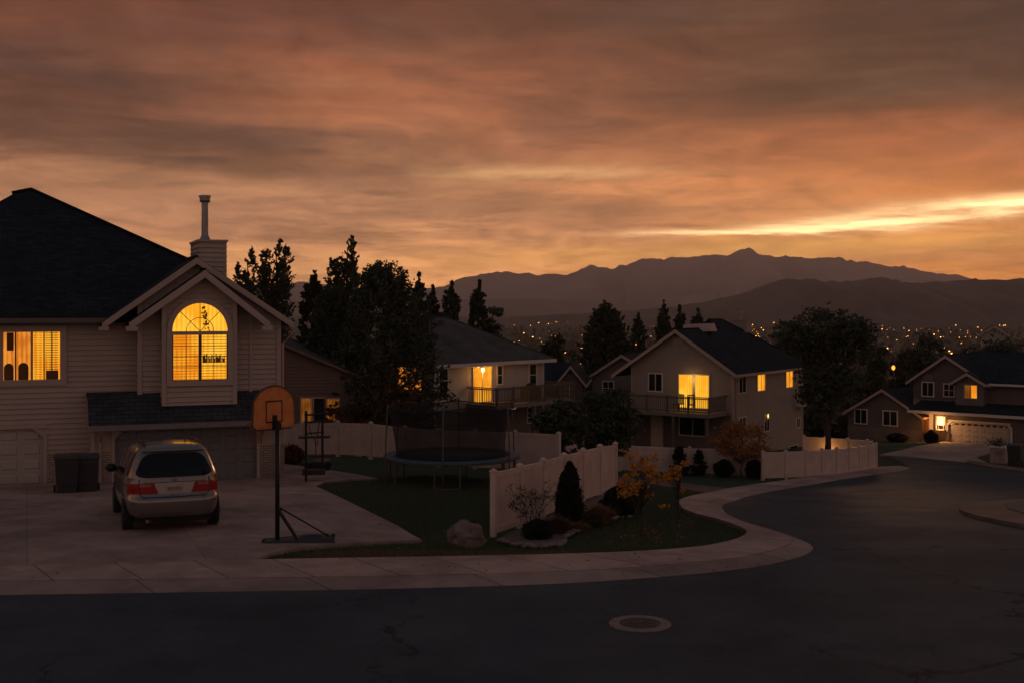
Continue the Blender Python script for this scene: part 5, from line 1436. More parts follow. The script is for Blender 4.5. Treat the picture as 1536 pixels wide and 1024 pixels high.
fA0 = Vector((-.46, 29.5)); fA1 = Vector((3.49, 40.5))
fence('white vinyl privacy fence running away behind the dark conical shrub', [fA0, fA1], 1.58, 6)
gb = lambda x, y: G(x, y)[:2]
fence('white vinyl fence along the back of the lawn behind the trampoline', [GD(q_, d_)[:2] for q_, d_ in ((396, 56.5), (486, 55), (590, 52), (690, 49), (790, 46.5), (838, 45.5))], 1.5, 8)
fence('white vinyl fence below the long balcony behind the small evergreens', [gb(846, 704), gb(930, 706), gb(1040, 711), gb(1141, 714)], 1.33, 6)
fence('curved white vinyl fence along the bend of the road', [tuple(Vector(q)[:2]) for q in curve([(*gb(x, y), 0) for x, y in ((1144, 719), (1200, 717), (1256, 712), (1292, 707), (1314, 703))], 5)], 1.33, 8)
cr_ = gb(1314, 703)
fence('short white vinyl fence lit orange behind the curved fence', [(cr_[0] + .1, cr_[1] + .3), GD(1300, 68)[:2], GD(1206, 71)[:2]], 1.33, 5)

# ================================================================== minivan
paint = mat('silver_paint', (.24, .215, .205), .3, .04, 1.5, metal=.7, coat=.7)
glass_van = mat('van_glass', (.006, .007, .009), .05, .1, 1, spec=.35)
rubber = mat('rubber', (.014, .014, .015), .85, .2, 8)
red_lens = mat('red_lens', (.30, .006, .008), .3, .2, 6, spec=.2, coat=.1)
amber_lens = mat('clear_lens', (.36, .09, .075), .25, .1, 6, spec=.3, coat=.1)
van = empty('minivan', (-7.74, 27.6, zg(-7.74, 27.6) + .08), 0, 'silver minivan parked facing the double garage, rear window dark', 'van')
van.rotation_euler = (0, R(2.6), R(112)); van.scale = (1.02, 1.12, 1.16)
# z: x_rear, x_front, half width, squareness
LV = [(.27, .35, 4.75, .82, 6), (.32, .10, 4.98, .90, 6), (.44, .035, 5.08, .95, 6), (.60, .0, 5.11, .97, 6), (.67, .005, 5.11, .975, 6), (.695, .045, 5.10, .972, 6), (.80, .075, 5.08, .97, 6), (.94, .10, 4.98, .962, 6.5), (1.02, .125, 4.75, .952, 6.5), (1.06, .14, 4.3, .945, 6.5), (1.10, .155, 3.95, .935, 7),
      (1.2, .20, 3.72, .895, 7), (1.32, .265, 3.48, .85, 7), (1.44, .335, 3.24, .80, 7), (1.56, .41, 2.98, .745, 7), (1.63, .46, 2.80, .70, 6), (1.675, .53, 2.66, .64, 5), (1.705, .66, 2.50, .55, 4), (1.725, .95, 2.2, .40, 3), (1.735, 1.3, 1.9, .2, 2.5)]
def prof(z):
    for a, b in zip(LV, LV[1:]):
        if z <= b[0]: t = max(0, (z - a[0]) / (b[0] - a[0])); return [a[i] + (b[i] - a[i]) * t for i in range(5)]
    return list(LV[-1])
def vs(th, z, out=0.0):
    """surface point: th=pi is the middle of the rear, pi/2 the left side"""
    _, xr, xf, w, n = prof(z); xc = (xr + xf) / 2; a = (xf - xr) / 2; c, s = math.cos(th), math.sin(th)
    return Vector((xc + (a + out) * math.copysign(abs(c) ** (2 / n), c), (w + out) * math.copysign(abs(s) ** (2 / n), s), z))
def vpatch(mb, fn, nu, nv):
    g = [[mb.bm.verts.new(fn(i / nu, j / nv)) for j in range(nv + 1)] for i in range(nu + 1)]
    for i in range(nu):
        for j in range(nv): mb.bm.faces.new((g[i][j], g[i + 1][j], g[i + 1][j + 1], g[i][j + 1]))
mb = MB(); NT = 96; ths = [2 * PI * k / NT for k in range(NT)]
rings = [[mb.bm.verts.new(vs(t, L[0])) for t in ths] for L in LV]
for a, b in zip(rings, rings[1:]):
    for k in range(NT): mb.bm.faces.new((a[k], a[(k + 1) % NT], b[(k + 1) % NT], b[k]))
mb.bm.faces.new(rings[0][::-1]); mb.bm.faces.new(rings[-1]); body = mb.build('body', paint, van, smooth=True)
def yth(z, y):                                     # angle on the rear face at a given sideways position
    w, n = prof(z)[3:]; s = min(.9999, abs(y) / w) ** (n / 2); return PI - math.copysign(math.asin(s), y)
def xth(z, x):                                     # angle on the left side at a given distance from the tail
    _, xr, xf, w, n = prof(z); c = (x - (xr + xf) / 2) / ((xf - xr) / 2); return math.acos(math.copysign(min(1, abs(c)) ** (n / 2), c))
def rear_pt(u, z, out): y = u; p = vs(yth(z, y), z); return p + Vector((-out, 0, out * .25))
mb = MB()
def rw_(u, v):                                     # rounded rear window
    z = 1.085 + .47 * v; hw = (.80 - .20 * v) * (1 - .10 * (abs(2 * v - 1)) ** 6); y = hw * (2 * u - 1); e = abs(2 * u - 1) ** 8 * .035
    z += e * (1 if v < .5 else -1) * abs(2 * v - 1); return rear_pt(y, z, .012)
vpatch(mb, rw_, 24, 10); mb.build('rear_window', glass_van, body, smooth=True)
mb = MB()
for k in range(9): a = rear_pt(-.62 + 1.24 * k / 8, 1.572, .03); 
vpatch(mb, lambda u, v: rear_pt(-.62 + 1.24 * u, 1.568 + .035 * v, .012 + .07 * (1 - abs(2 * v - 1))), 12, 4); mb.build('spoiler', paint, body, smooth=True)
for sg in (1, -1):
    mb = MB(); vpatch(mb, lambda u, v: Vector((lambda p: (p.x, p.y * sg, p.z))(vs(yth(.88, .34 + .05 * v) * (1 - u) + u * (PI / 2 + .62), .775 + .205 * v, .012))), 14, 5); tl = mb.build('taillight', red_lens, body, smooth=True)
    mb = MB(); vpatch(mb, lambda u, v: Vector((lambda p: (p.x, p.y * sg, p.z))(vs(yth(.88, .46 + .22 * u), .915 + .05 * v, .018))), 6, 2); mb.build('reverse_lens', amber_lens, tl, smooth=True)
    for (x0, x1, tp) in ((.55, 1.42, 1), (1.52, 2.42, 1), (2.52, 3.42, 0)):    # side glass
        def sw(u, v, x0=x0, x1=x1, tp=tp):
            z = 1.115 + .44 * v; xb = x0 + (x1 - x0) * u
            if x0 < .6: xb += .16 * v * (1 - u)
            if not tp: xb -= u * v * .72
            p = vs(xth(z, xb), z, .008); return Vector((p.x, p.y * sg, p.z))
        mb = MB(); vpatch(mb, sw, 10, 6); mb.build('side_window', glass_van, body, smooth=True)
    mb = MB(); mb.tube([(.62, sg * .55, 1.70), (.75, sg * .56, 1.745), (1.6, sg * .56, 1.765), (2.5, sg * .54, 1.735)], .018, 6); mb.build('roof_rail', black_metal, body)
    mb = MB(); mb.blob((3.42, sg * 1.06, 1.10), (.07, .13, .095), 2, .05); mb.tube([(3.46, sg * .88, 1.06), (3.44, sg * 1.0, 1.08)], .035, 6); mb.build('mirror', black_metal, body, smooth=True)
    mb = MB(); mb.tube([vs(xth(.93, .62), .93, .012) * 1 if sg > 0 else Vector((.62, -vs(xth(.93, .62), .93, .012).y, .93)), *[Vector((x, sg * vs(xth(.93, x), .93, .012).y, .93)) for x in (1.0, 1.5, 2.0, 2.4)]], .012, 5); mb.build('slide_rail', black_metal, body)
    for x in (2.05, 3.05): p = vs(xth(1.0, x), 1.0, .02); mb = MB(); mb.box((p.x, sg * p.y, 1.0), (.2, .04, .045)); mb.build('door_handle', paint, body, bevel=.008)
    for x in (.98, 4.0):
        wr = .335; mb = MB(); y0 = sg * .945
        for k in range(28):                       # dark wheel arch on the body side
            a0, a1 = PI * k / 28 - .12, PI * (k + 1) / 28 - .1
            q = []
            for a, r_ in ((a0, .0), (a0, .40), (a1, .40), (a1, .0)):
                zz_ = max(.275, .335 + r_ * math.sin(a)); q.append(Vector((x + r_ * math.cos(a), sg * vs(xth(zz_, x + r_ * math.cos(a)), zz_, .006).y, zz_)))
            try: mb.face(q)
            except ValueError: pass
        mb.build('wheel_arch', rubber, body)
        we_ = empty('wheel', (x, sg * .875, wr), 0); we_.parent = van; we_.rotation_euler = (PI / 2, 0, 0)
        mb = MB(); mb.lathe([(.20, -.105), (.30, -.11), (.33, -.085), (wr, -.04), (wr, .04), (.33, .085), (.30, .11), (.20, .105)], 32); mb.build('tyre', rubber, we_, smooth=True)
        mb = MB(); mb.lathe([(.02, -.07 * 1), (.21, -.09), (.215, -.1), (.215, .1), (.21, .09), (.02, .07)], 24)
        for k in range(6): a = PI * k / 3; mb.box((.12 * math.cos(a), .12 * math.sin(a), -sg * .085), (.17, .05, .03), a)
        mb.build('rim', mat('alloy', (.33, .32, .31), .35, .1, metal=.9), we_)
mb = MB(); vpatch(mb, lambda u, v: rear_pt(-.17 + .34 * u, .80 + .125 * v, .012), 4, 3); pl = mb.build('licence_plate', mat('plate', (.42, .30, .28), .5, .1, 8), body)
mb = MB()
for k in range(7): x = -.125 + .25 * k / 6; vpatch(mb, lambda u, v, x=x: rear_pt(x - .011 + .022 * u, .83 + .06 * v, .0155), 1, 1)
mb.build('plate_lettering', mat('plate_ink', (.16, .05, .05), .6), pl)
mb = MB(); vpatch(mb, lambda u, v: rear_pt(-.62 + 1.24 * u, .985 + .012 * v, .01), 12, 1); mb.build('trim_strip', mat('trim_dark', (.09, .03, .03), .4), body)
mb = MB()
p = lambda y, z: rear_pt(y, z, .016)
mb.tube([p(-.06, 1.04), p(.0, 1.055), p(.06, 1.04), p(.045, 1.015), p(-.045, 1.015), p(-.06, 1.04)], .006, 5); mb.tube([p(-.03, 1.02), p(0, 1.036), p(.03, 1.02)], .006, 5); mb.build('emblem', grey_metal, body)
mb = MB(); mb.tube([p(-.70, 1.06), p(-.71, .95), p(-.69, .76), p(-.62, .705), p(0, .70), p(.62, .705), p(.69, .76), p(.71, .95), p(.70, 1.06)], .008, 4); mb.build('hatch_seam', mat('seam', (.02, .02, .02), .8), body)
mb = MB(); vpatch(mb, lambda u, v: rear_pt(-.1 + .2 * u, .735 + .018 * v, .008), 3, 1); mb.build('hatch_badge', mat('badge', (.12, .11, .11), .4, metal=.5), body)
mb = MB(); mb.box((.45, .5, .22), (.3, .09, .07)); mb.tube([(.0 + .08, .55, .24), (.35, .55, .25)], .03, 8); mb.build('exhaust', grey_metal, van)
mb = MB(); mb.box((2.4, 0, .24), (4.2, 1.5, .12)); mb.build('underbody', rubber, van)
mb = MB(); mb.tube([rear_pt(0, 1.10, .03), rear_pt(.16, 1.13, .025), rear_pt(.46, 1.17, .022)], .011, 5); mb.build('wiper', black_metal, body)
mb = MB(); mb.tube([(.72, -.28, 1.72), (.80, -.28, 1.80)], .01, 5); mb.build('antenna', black_metal, body)

# ================================================================== wheelie bins by the near garage
def wheelie(base, rz, label, m, s=1.0, group=None):
    b = empty('wheelie_bin', base, rz, label, 'bin', group); b.scale = (s, s, s)
    mb = MB(); lo = [(-.25, -.24), (.25, -.24), (.25, .26), (-.25, .26)]; hi = [(-.31, -.34), (.31, -.34), (.31, .36), (-.31, .36)]
    mb.hexa([Vector((x, y, .06)) for x, y in lo], [Vector((x, y, 1.0)) for x, y in hi])
    for k in (.3, .55, .8): mb.box((0, -.245 - k * .1, k), (.36, .03, .03))
    mb.box((0, .40, .98), (.5, .1, .06)); mb.build('body', m, b, bevel=.02)
    mb = MB(); mb.hexa([Vector((x, y, 1.0)) for x, y in ((-.34, -.38), (.34, -.38), (.34, .4), (-.34, .4))], [Vector((x, y, 1.08)) for x, y in ((-.28, -.3), (.28, -.3), (.3, .38), (-.3, .38))]); mb.build('lid', m, b, bevel=.02)
    for sx in (-1, 1):
        w = empty('wheel_axle', (0, 0, 0)); COL.objects.unlink(w); bpy.data.objects.remove(w)
        mb = MB(); mb.tube([(sx * .27, .27, .12), (sx * .33, .27, .12)], .12, 16); mb.build('wheel', rubber, b)
    return b


binb = G(100, 741); wheelie(binb, R(22), 'dark grey wheelie bin between the two garages, left one of the pair', bin_plastic, 1.1)
binb = G(131, 739); wheelie(binb, R(20), 'dark grey wheelie bin beside the brick pillar, nearer the minivan', bin_plastic, 1.08)
pg_ = G(1522, 699); wheelie(pg_, R(-30), 'dark wheelie bin at the kerb beside the pale stone mailbox', bin_plastic, 1.15)

# ================================================================== basketball hoop
bb_ = G(416, 816); hp = empty('basketball_hoop', bb_, R(22), 'portable basketball hoop with a tan fan shaped backboard at the lawn edge', 'basketball hoop')
board_m = bpy.data.materials.new('backboard'); nt_, N_, L_ = nt_new(board_m); bs_ = N_['Principled BSDF']; bs_.inputs['Base Color'].default_value = (.68, .33, .16, 1); bs_.inputs['Roughness'].default_value = .35
n_ = N_.new('ShaderNodeTexNoise'); n_.inputs['Scale'].default_value = 5; n_.inputs['Detail'].default_value = 6; tc_ = N_.new('ShaderNodeTexCoord'); L_.new(tc_.outputs['Object'], n_.inputs[0])
r_ = N_.new('ShaderNodeValToRGB'); r_.color_ramp.elements[0].position = .35; r_.color_ramp.elements[1].position = .65; r_.color_ramp.elements[0].color = (.86, .46, .23, 1); r_.color_ramp.elements[1].color = (.95, .60, .34, 1); L_.new(n_.outputs['Fac'], r_.inputs[0]); L_.new(r_.outputs[0], bs_.inputs['Base Color'])
tl_ = N_.new('ShaderNodeBsdfTranslucent'); L_.new(r_.outputs[0], tl_.inputs[0]); mx_ = N_.new('ShaderNodeMixShader'); mx_.inputs[0].default_value = .8; L_.new(bs_.outputs[0], mx_.inputs[1]); L_.new(tl_.outputs[0], mx_.inputs[2]); L_.new(mx_.outputs[0], N_['Material Output'].inputs[0])
hb_z = 2.62; BX = .0
mb = MB(); mb.tube([(0, 0, .05), (0, 0, 2.75)], .05, 10); mb.build('pole', black_metal, hp, smooth=True)
# board plane turned a little; hoop sticks out to the far left
brd = empty('backboard', (-.05, .12, hb_z), R(24)); brd.parent = hp
op = [(-.56, 0.02), (-.46, -.06), (.46, -.06), (.56, .02), (.55, .38)] + [(.55 * math.cos(PI * k / 16), .42 + .48 * math.sin(PI * k / 16)) for k in range(1, 16)] + [(-.55, .38)]
mb = MB(); mb.hexa([Vector((x, 0, z)) for x, z in op], [Vector((x, .035, z)) for x, z in op]); mb.build('board', board_m, brd)
mb = MB(); mb.tube([Vector((x, .017, z)) for x, z in op + [op[0]]], .022, 6); mb.build('rim_edge', mat('edge_brown', (.09, .045, .03), .6), brd)
mb = MB(); sq = [(-.21, .10), (.21, .10), (.21, .56), (-.21, .56), (-.21, .10)]
for p_, q_ in zip(sq, sq[1:]): mb.tube([Vector((p_[0], -.004, p_[1])), Vector((q_[0], -.004, q_[1]))], .016, 4)
mb.build('target_square', mat('square_dark', (.05, .03, .025), .7), brd)
mb = MB(); mb.box((.03, -.06, .0), (.16, .12, .16)); mb.box((.0, -.03, .1), (.1, .05, .3)); mb.build('bracket', black_metal, brd)
hc = Vector((-.2, .40, .04)); mb = MB(); mb.tube([hc + Vector((.225 * math.cos(2 * PI * k / 24), .225 * math.sin(2 * PI * k / 24), 0)) for k in range(25)], .010, 6); mb.tube([hc + Vector((.05, -.22, 0)), (-.05, .03, .04)], .012, 5); mb.tube([hc + Vector((-.05, -.22, 0)), (-.15, .03, .04)], .012, 5); rimo = mb.build('hoop', mat('hoop_red', (.34, .06, .03), .5), brd)
mb = MB()
for k in range(12):
    for sg in (-1, 1):
        mb.tube([hc + Vector((r_ * math.cos(2 * PI * (k + sg * .5 * j) / 12), r_ * math.sin(2 * PI * (k + sg * .5 * j) / 12), -.11 * j)) for j, r_ in enumerate((.225, .19, .15, .125, .13))], .006, 4)
mb.build('net', mat('net_red', (.26, .10, .08), .9, .2), brd)
bz = .0; mb = MB(); mb.hexa([Vector((x, y, -.02)) for x, y in ((-.35, -.25), (1.25, -.45), (1.3, .4), (-.35, .3))], [Vector((x, y, .12)) for x, y in ((-.28, -.2), (1.18, -.36), (1.22, .32), (-.28, .24))]); mb.blob((.75, 0, .1), (.3, .22, .09), 2, .1); mb.build('base', mat('base_plastic', (.028, .03, .034), .6, .2), hp, bevel=.02)
mb = MB(); mb.tube([(0, 0, .85), (1.15, -.1, .12)], .02, 6); mb.build('brace', black_metal, hp)
mb = MB(); mb.tube([(0, 0, .82), (.45, -.25, .06)], .045, 6); mb.build('brace', black_metal, hp)
mb = MB(); mb.tube([(-.3, -.1, .02), (-.36, -.14, .12), (-.3, -.18, .16)], .02, 5); mb.tube([(1.2, -.2, .06), (1.26, .0, .12)], .05, 8); mb.build('wheel', rubber, hp)

# ================================================================== trampoline
tp_ = GD(677, 42); tr_ = empty('trampoline', tp_, 0, 'large round trampoline with a dark safety net on the back lawn', 'trampoline'); RT = 2.36; ht = .98
blue_pad = mat('pad_blue', (.06, .10, .14), .55, .2, 3); steel = mat('galvanised', (.13, .125, .125), .5, .2, 6, metal=.7)
mb = MB(); mb.lathe([(RT - .32, ht - .012), (RT - .32, ht), (0.01, ht - .03)], 56, cap=False); mb.build('mat', mat('jump_mat', (.012, .013, .018), .7, .15, 3), tr_, smooth=True)
mb = MB(); mb.lathe([(RT - .36, ht + .005), (RT - .34, ht + .035), (RT, ht + .035), (RT + .03, ht + .0), (RT + .02, ht - .05), (RT - .02, ht - .05)], 56, cap=False); mb.build('edge_pad', blue_pad, tr_, smooth=True)
mb = MB(); mb.tube([(RT * math.cos(2 * PI * k / 48), RT * math.sin(2 * PI * k / 48), ht - .06) for k in range(49)], .03, 6); mb.build('frame_ring', steel, tr_, smooth=True)
for k in range(6):
    a = 2 * PI * (k + .32) / 6; mb = MB(); ca, sa = math.cos(a), math.sin(a)
    mb.tube([(RT * ca, RT * sa, ht - .06), ((RT + .03) * ca, (RT + .03) * sa, .04 + zg(tp_.x, tp_.y + RT * sa) - tp_.z)], .032, 8)
    a2 = a + .36; c2, s2 = math.cos(a2), math.sin(a2); mb.tube([(RT * c2, RT * s2, ht - .06), ((RT + .03) * c2, (RT + .03) * s2, .04 + zg(tp_.x, tp_.y + RT * s2) - tp_.z)], .032, 8)
    z0 = zg(tp_.x, tp_.y + RT * sa) - tp_.z; z2_ = zg(tp_.x, tp_.y + RT * s2) - tp_.z
    mb.tube([((RT + .03) * ca, (RT + .03) * sa, z0 + .04), ((RT + .03) * c2, (RT + .03) * s2, z2_ + .04)], .03, 8); mb.build('leg', steel, tr_)
poles = [];
for k in range(6):
    a = 2 * PI * (k + .44) / 6; ca, sa = math.cos(a), math.sin(a); mb = MB(); rt_ = RT + .02
    mb.tube([((RT + .08) * ca, (RT + .08) * sa, .25), ((RT + .08) * ca, (RT + .08) * sa, ht + .5), ((RT - .0) * ca, (RT - .0) * sa, ht + 1.78)], .026, 8); mb.blob(((RT - .0) * ca, (RT - .0) * sa, ht + 1.8), (.04, .04, .05), 1, 0); mb.build('net_pole', steel, tr_); poles.append((ca, sa))
net = bpy.data.materials.new('safety_net'); nt_, N_, L_ = nt_new(net); bs_ = N_['Principled BSDF']; bs_.inputs['Base Color'].default_value = (.012, .012, .014, 1); bs_.inputs['Roughness'].default_value = .9
tp2 = N_.new('ShaderNodeBsdfTransparent'); mx_ = N_.new('ShaderNodeMixShader'); wv = N_.new('ShaderNodeTexNoise'); wv.inputs['Scale'].default_value = 2.5; tc_ = N_.new('ShaderNodeTexCoord'); L_.new(tc_.outputs['Object'], wv.inputs[0])
mr_ = N_.new('ShaderNodeMapRange'); mr_.inputs['To Min'].default_value = .44; mr_.inputs['To Max'].default_value = .66; L_.new(wv.outputs['Fac'], mr_.inputs[0]); L_.new(mr_.outputs[0], mx_.inputs[0]); L_.new(tp2.outputs[0], mx_.inputs[1]); L_.new(bs_.outputs[0], mx_.inputs[2]); L_.new(mx_.outputs[0], N_['Material Output'].inputs[0])
mb = MB(); rows = 8; g_ = []
for j in range(rows + 1):
    row = []
    for k in range(72):
        a = 2 * PI * (k / 72); seg = ((a / (2 * PI) * 6 - .44) % 1); sag = math.sin(PI * seg); t = j / rows
        r_ = (RT - .34) * (1 - t) + (RT - .06) * t - .22 * sag * math.sin(PI * min(1, t * .9 + .1)) - .06 * sag; z = ht + .02 + (1.72 - .10 * sag * (t ** 2)) * t
        row.append(mb.bm.verts.new((r_ * math.cos(a), r_ * math.sin(a), z)))
    g_.append(row)
for j in range(rows):
    for k in range(72): mb.bm.faces.new((g_[j][k], g_[j][(k + 1) % 72], g_[j + 1][(k + 1) % 72], g_[j + 1][k]))
tops = [Vector(v.co) for v in g_[-1]] + [Vector(g_[-1][0].co)]
nt_o = mb.build('safety_net', net, tr_, smooth=True)
mb = MB(); mb.tube(tops, .018, 5); mb.build('net_hem', black_metal, nt_o)

# ================================================================== rack with a shelf beside the path
rk = G(459, 724); rko = empty('garden_rack', rk, R(8), 'dark garden rack with two tall posts and a shelf beside the house corner', 'rack')
s_px = rk.y / F; dx = 24 * s_px; zz_ = lambda py: H - (py - HY) * rk.y / F - rk.z
mb = MB(); mb.box((0, 0, zz_(672)), (.085, .085, zz_(620) - 0 + .2)); mb.build('post', black_metal, rko)
mb = MB(); mb.box((dx, .5, zz_(668) - .1), (.08, .08, zz_(632) - zz_(705) + .2)); mb.build('post', black_metal, rko)
mb = MB(); mb.box((dx / 2 + .0, .22, zz_(656)), (1.05, .42, .05)); mb.build('shelf', black_metal, rko)
for py, t in ((622, .07), (633, .06), (650, .05)):
    mb = MB(); mb.tube([(-.04, 0, zz_(py)), (dx + .04, .5, zz_(py))], t / 2, 6); mb.build('crossbar', black_metal, rko)
mb = MB(); mb.tube([(.1, .1, zz_(636)), (.15, .12, zz_(650)), (.3, .3, zz_(662)), (.32, .3, zz_(684))], .018, 5); mb.tube([(dx - .1, .4, zz_(634)), (dx - .18, .4, zz_(655)), (.36, .3, zz_(668))], .018, 5); mb.build('coiled_hose', black_metal, rko)
mb = MB(); mb.box((.25, .4, .32), (.75, .5, .16)); mb.build('tray', mat('tray_dark', (.04, .03, .028), .8), rko)
tg = empty('wheelbarrow_tray', G(477, 706), R(5), 'low dark garden trolley with a pale sack at the path edge', 'trolley')
mb = MB(); mb.hexa([Vector((x, y, .12)) for x, y in ((-.45, -.25), (.45, -.25), (.45, .25), (-.45, .25))], [Vector((x, y, .34)) for x, y in ((-.55, -.32), (.55, -.32), (.55, .32), (-.55, .32))]); mb.build('tray', mat('tray_dark', (.04, .03, .028), .8), tg)
mb = MB(); mb.blob((.12, 0, .38), (.34, .2, .11), 2, .25, 2); mb.build('sack', mat('sack', (.22, .18, .165), .9, .2, 6), tg, smooth=True)
for sx in (-.35, .35): mb = MB(); mb.tube([(sx, -.3, .1), (sx, -.24, .1)], .11, 12); mb.build('wheel', rubber, tg)

# ================================================================== boulder, manhole, mailbox pillar
bo = G(699, 821); mb = MB(); mb.blob((0, 0, .27), (.42, .34, .33), 5, .24, 1.1, seed=3, flat=-.06)
rock = mat('rock', (.20, .15, .135), .92, .4, 4, bump=.9, bscale=10, stain_or_shade=(.075, .056, .05))
b_ = mb.build('boulder', rock, None, smooth=True); b_.location = bo; tag(b_, 'rounded brown boulder on the grass beside the front fence post', 'boulder')
mh = G(960, 936); mh.z = zg(mh.x, mh.y) + .014; mo = empty('manhole_cover', mh, 0, 'round iron manhole cover in a pale concrete collar in the road', 'manhole')
mb = MB(); mb.lathe([(.34, 0), (.34, .012), (.51, .012), (.52, -.02)], 48, cap=False); mb.build('collar', mat('collar_concrete', (.26, .19, .165), .9, .25, 6, bump=.3), mo)
mb = MB(); mb.lathe([(.005, .008), (.30, .008), (.31, .002), (.335, .002), (.338, .010)], 48, cap=False)
for k in range(8): mb.box((.15 * math.cos(PI * k / 4), .15 * math.sin(PI * k / 4), .010), (.2, .02, .007), PI * k / 4)
mb.lathe([(.09, .0125), (.115, .0125)], 32, cap=False); mb.lathe([(.24, .0125), (.26, .0125)], 40, cap=False)
mb.build('lid', mat('cast_iron', (.07, .058, .053), .6, .3, 8, metal=.3), mo)
mp = G(1499, 693); mlb = empty('mailbox_pillar', mp, R(-42), 'squat pale stone mailbox pillar at the far kerb before the white garage door', 'mailbox')
mb = MB(); mb.box((0, 0, .42), (.85, .7, .9)); mb.build('pillar', mat('stone_pink', (.42, .31, .26), .85, .15, 5, bump=.4), mlb, bevel=.02)
mb = MB(); mb.box((0, 0, .9), (.98, .82, .09)); mb.build('cap', trim_white, mlb, bevel=.015); mb = MB(); mb.box((.1, -.36, .6), (.36, .03, .22)); mb.build('door', grey_metal, mlb)
pt = empty('shrub', mp + Vector((-.1, .1, .94)), 0, 'small leafy plant growing on top of the stone mailbox pillar', 'plant'); rng_ = np.random.default_rng(3); leaf_mesh('foliage', rng_.normal(size=(260, 3)) * np.array([.26, .2, .14]) + np.array([0, 0, .16]), .07, leaf_olive, pt, 4)

# ================================================================== trees
def T(name, label, cat, px, pytop, d, wpx, kind, lm, n, leaf, seed, tips=4, clear=.1, pybase=None, bk=bark, group=None, **k):
    b = GD(px, d) if pybase is None else G(px, pybase)
    hgt = H - (pytop - HY) * b.y / F - b.z
    return tree(name, label, cat, b, hgt, wpx * b.y / F / 2, kind, lm, bk, n, leaf, tips, clear, seed, group, **k)


T('pine_tree', 'big dense dark pine before the lit tree window, widest of the group', 'tree', 575, 391, 64, 184, 'dome', leaf_pine, 40000, .09, 11, tips=7, clear=.1)
T('pine_tree', 'dark pine standing left of the widest pine, above the garden rack', 'tree', 498, 420, 67, 118, 'dome', leaf_pine, 24000, .095, 12, tips=5, clear=.1)
T('pine_tree', 'slim dark pine tip rising between the widest pine and the hipped roof', 'tree', 628, 410, 70, 54, 'dome', leaf_pine, 8000, .13, 13, tips=3, clear=.08)
T('pine_tree', 'shaggy olive green tree just right of the near house roof', 'tree', 470, 408, 70, 84, 'dome', leaf_olive, 11000, .14, 14, tips=5, clear=.06)
T('poplar_tree', 'dark poplar beside the near house chimney, with four tapering leaders', 'tree', 372, 369, 74, 70, 'spire', leaf_dark, 17000, .095, 21, tips=4)
T('poplar_tree', 'taller dark poplar right of the chimney, with spiky upright leaders', 'tree', 415, 355, 76, 90, 'spire', leaf_dark, 23000, .095, 22, tips=6)
T('poplar_tree', 'tallest airy tree against the orange sky above the pines', 'tree', 521, 350, 80, 92, 'spire', leaf_dark, 18000, .10, 23, tips=6, clear=.3)
T('poplar_tree', 'narrow dark tree behind the ridge of the hipped roof, left of two', 'tree', 676, 423, 95, 60, 'dome', leaf_dark, 8500, .17, 24, tips=3, clear=.05)
T('poplar_tree', 'narrow dark tree behind the hipped roof, standing at the valley edge', 'tree', 717, 421, 97, 50, 'dome', leaf_dark, 9000, .17, 25, tips=3, clear=.05)
T('poplar_tree', 'short pointed tree behind the hipped roof beside its white vent', 'tree', 648, 427, 96, 44, 'dome', leaf_dark, 6500, .18, 26, tips=2, clear=.05)
T('poplar_tree', 'low bushy dark tree where the hipped roof slopes toward the town', 'tree', 741, 460, 96, 44, 'round', leaf_dark, 4500, .2, 27, clear=.04)
T('broadleaf_tree', 'rounded dark tree above the dark brown gable house', 'tree', 828, 498, 108, 50, 'round', leaf_dark, 5000, .2, 31, clear=.06)
T('broadleaf_tree', 'big dark tree with ragged top left of the corner house', 'tree', 908, 452, 112, 104, 'dome', leaf_dark, 20000, .18, 32, tips=8, clear=.05)
T('broadleaf_tree', 'small pointed dark tree leaning on the big ragged tree', 'tree', 957, 470, 110, 46, 'dome', leaf_dark, 7000, .18, 33, tips=2, clear=.05)
T('poplar_tree', 'tallest pointed tree behind the corner house gable', 'tree', 996, 451, 118, 44, 'dome', leaf_dark, 7500, .19, 34, tips=2, clear=.05)
T('poplar_tree', 'middle pointed tree of the three behind the corner house gable', 'tree', 1021, 457, 119, 42, 'dome', leaf_dark, 7000, .19, 35, tips=2, clear=.05)
T('poplar_tree', 'lowest pointed tree of the three, above the corner house ridge', 'tree', 1047, 462, 118, 52, 'dome', leaf_dark, 7500, .19, 36, tips=3, clear=.05)
T('broadleaf_tree', 'great dark leafy tree right of the corner house, trunk behind the curved fence', 'tree', 1241, 461, 69, 140, 'airy', leaf_dark, 17000, .115, 41, clear=.17, trunk=.17, limbn=50)
T('broadleaf_tree', 'dark tree mass behind the right end of the corner house roof', 'tree', 1184, 467, 100, 84, 'fine', leaf_dark, 7000, .17, 46, clear=.05)
T('broadleaf_tree', 'low dark tree in the valley right of the hipped roof', 'tree', 788, 517, 138, 58, 'round', leaf_dark, 4500, .22, 47, clear=.05)
T('broadleaf_tree', 'low dark tree in the valley behind the grey half hidden house', 'tree', 866, 524, 150, 56, 'round', leaf_dark, 4500, .22, 48, clear=.05)
T('broadleaf_tree', 'wide dark tree rising behind the far right house ridge', 'tree', 1448, 516, 128, 76, 'fine', leaf_dark, 7000, .2, 49, clear=.05)
T('broadleaf_tree', 'dark round tree behind the gable of the far right house', 'tree', 1387, 503, 124, 84, 'round', leaf_dark, 8000, .22, 42, clear=.05)
T('broadleaf_tree', 'pale olive tree beside the glowing lamp left of the far right house', 'tree', 1350, 528, 116, 40, 'round', leaf_olive, 4500, .2, 43, clear=.06)
T('broadleaf_tree', 'broad dark tree on the right edge below the distant gable', 'tree', 1500, 508, 130, 120, 'round', leaf_dark, 9000, .24, 44, clear=.05)
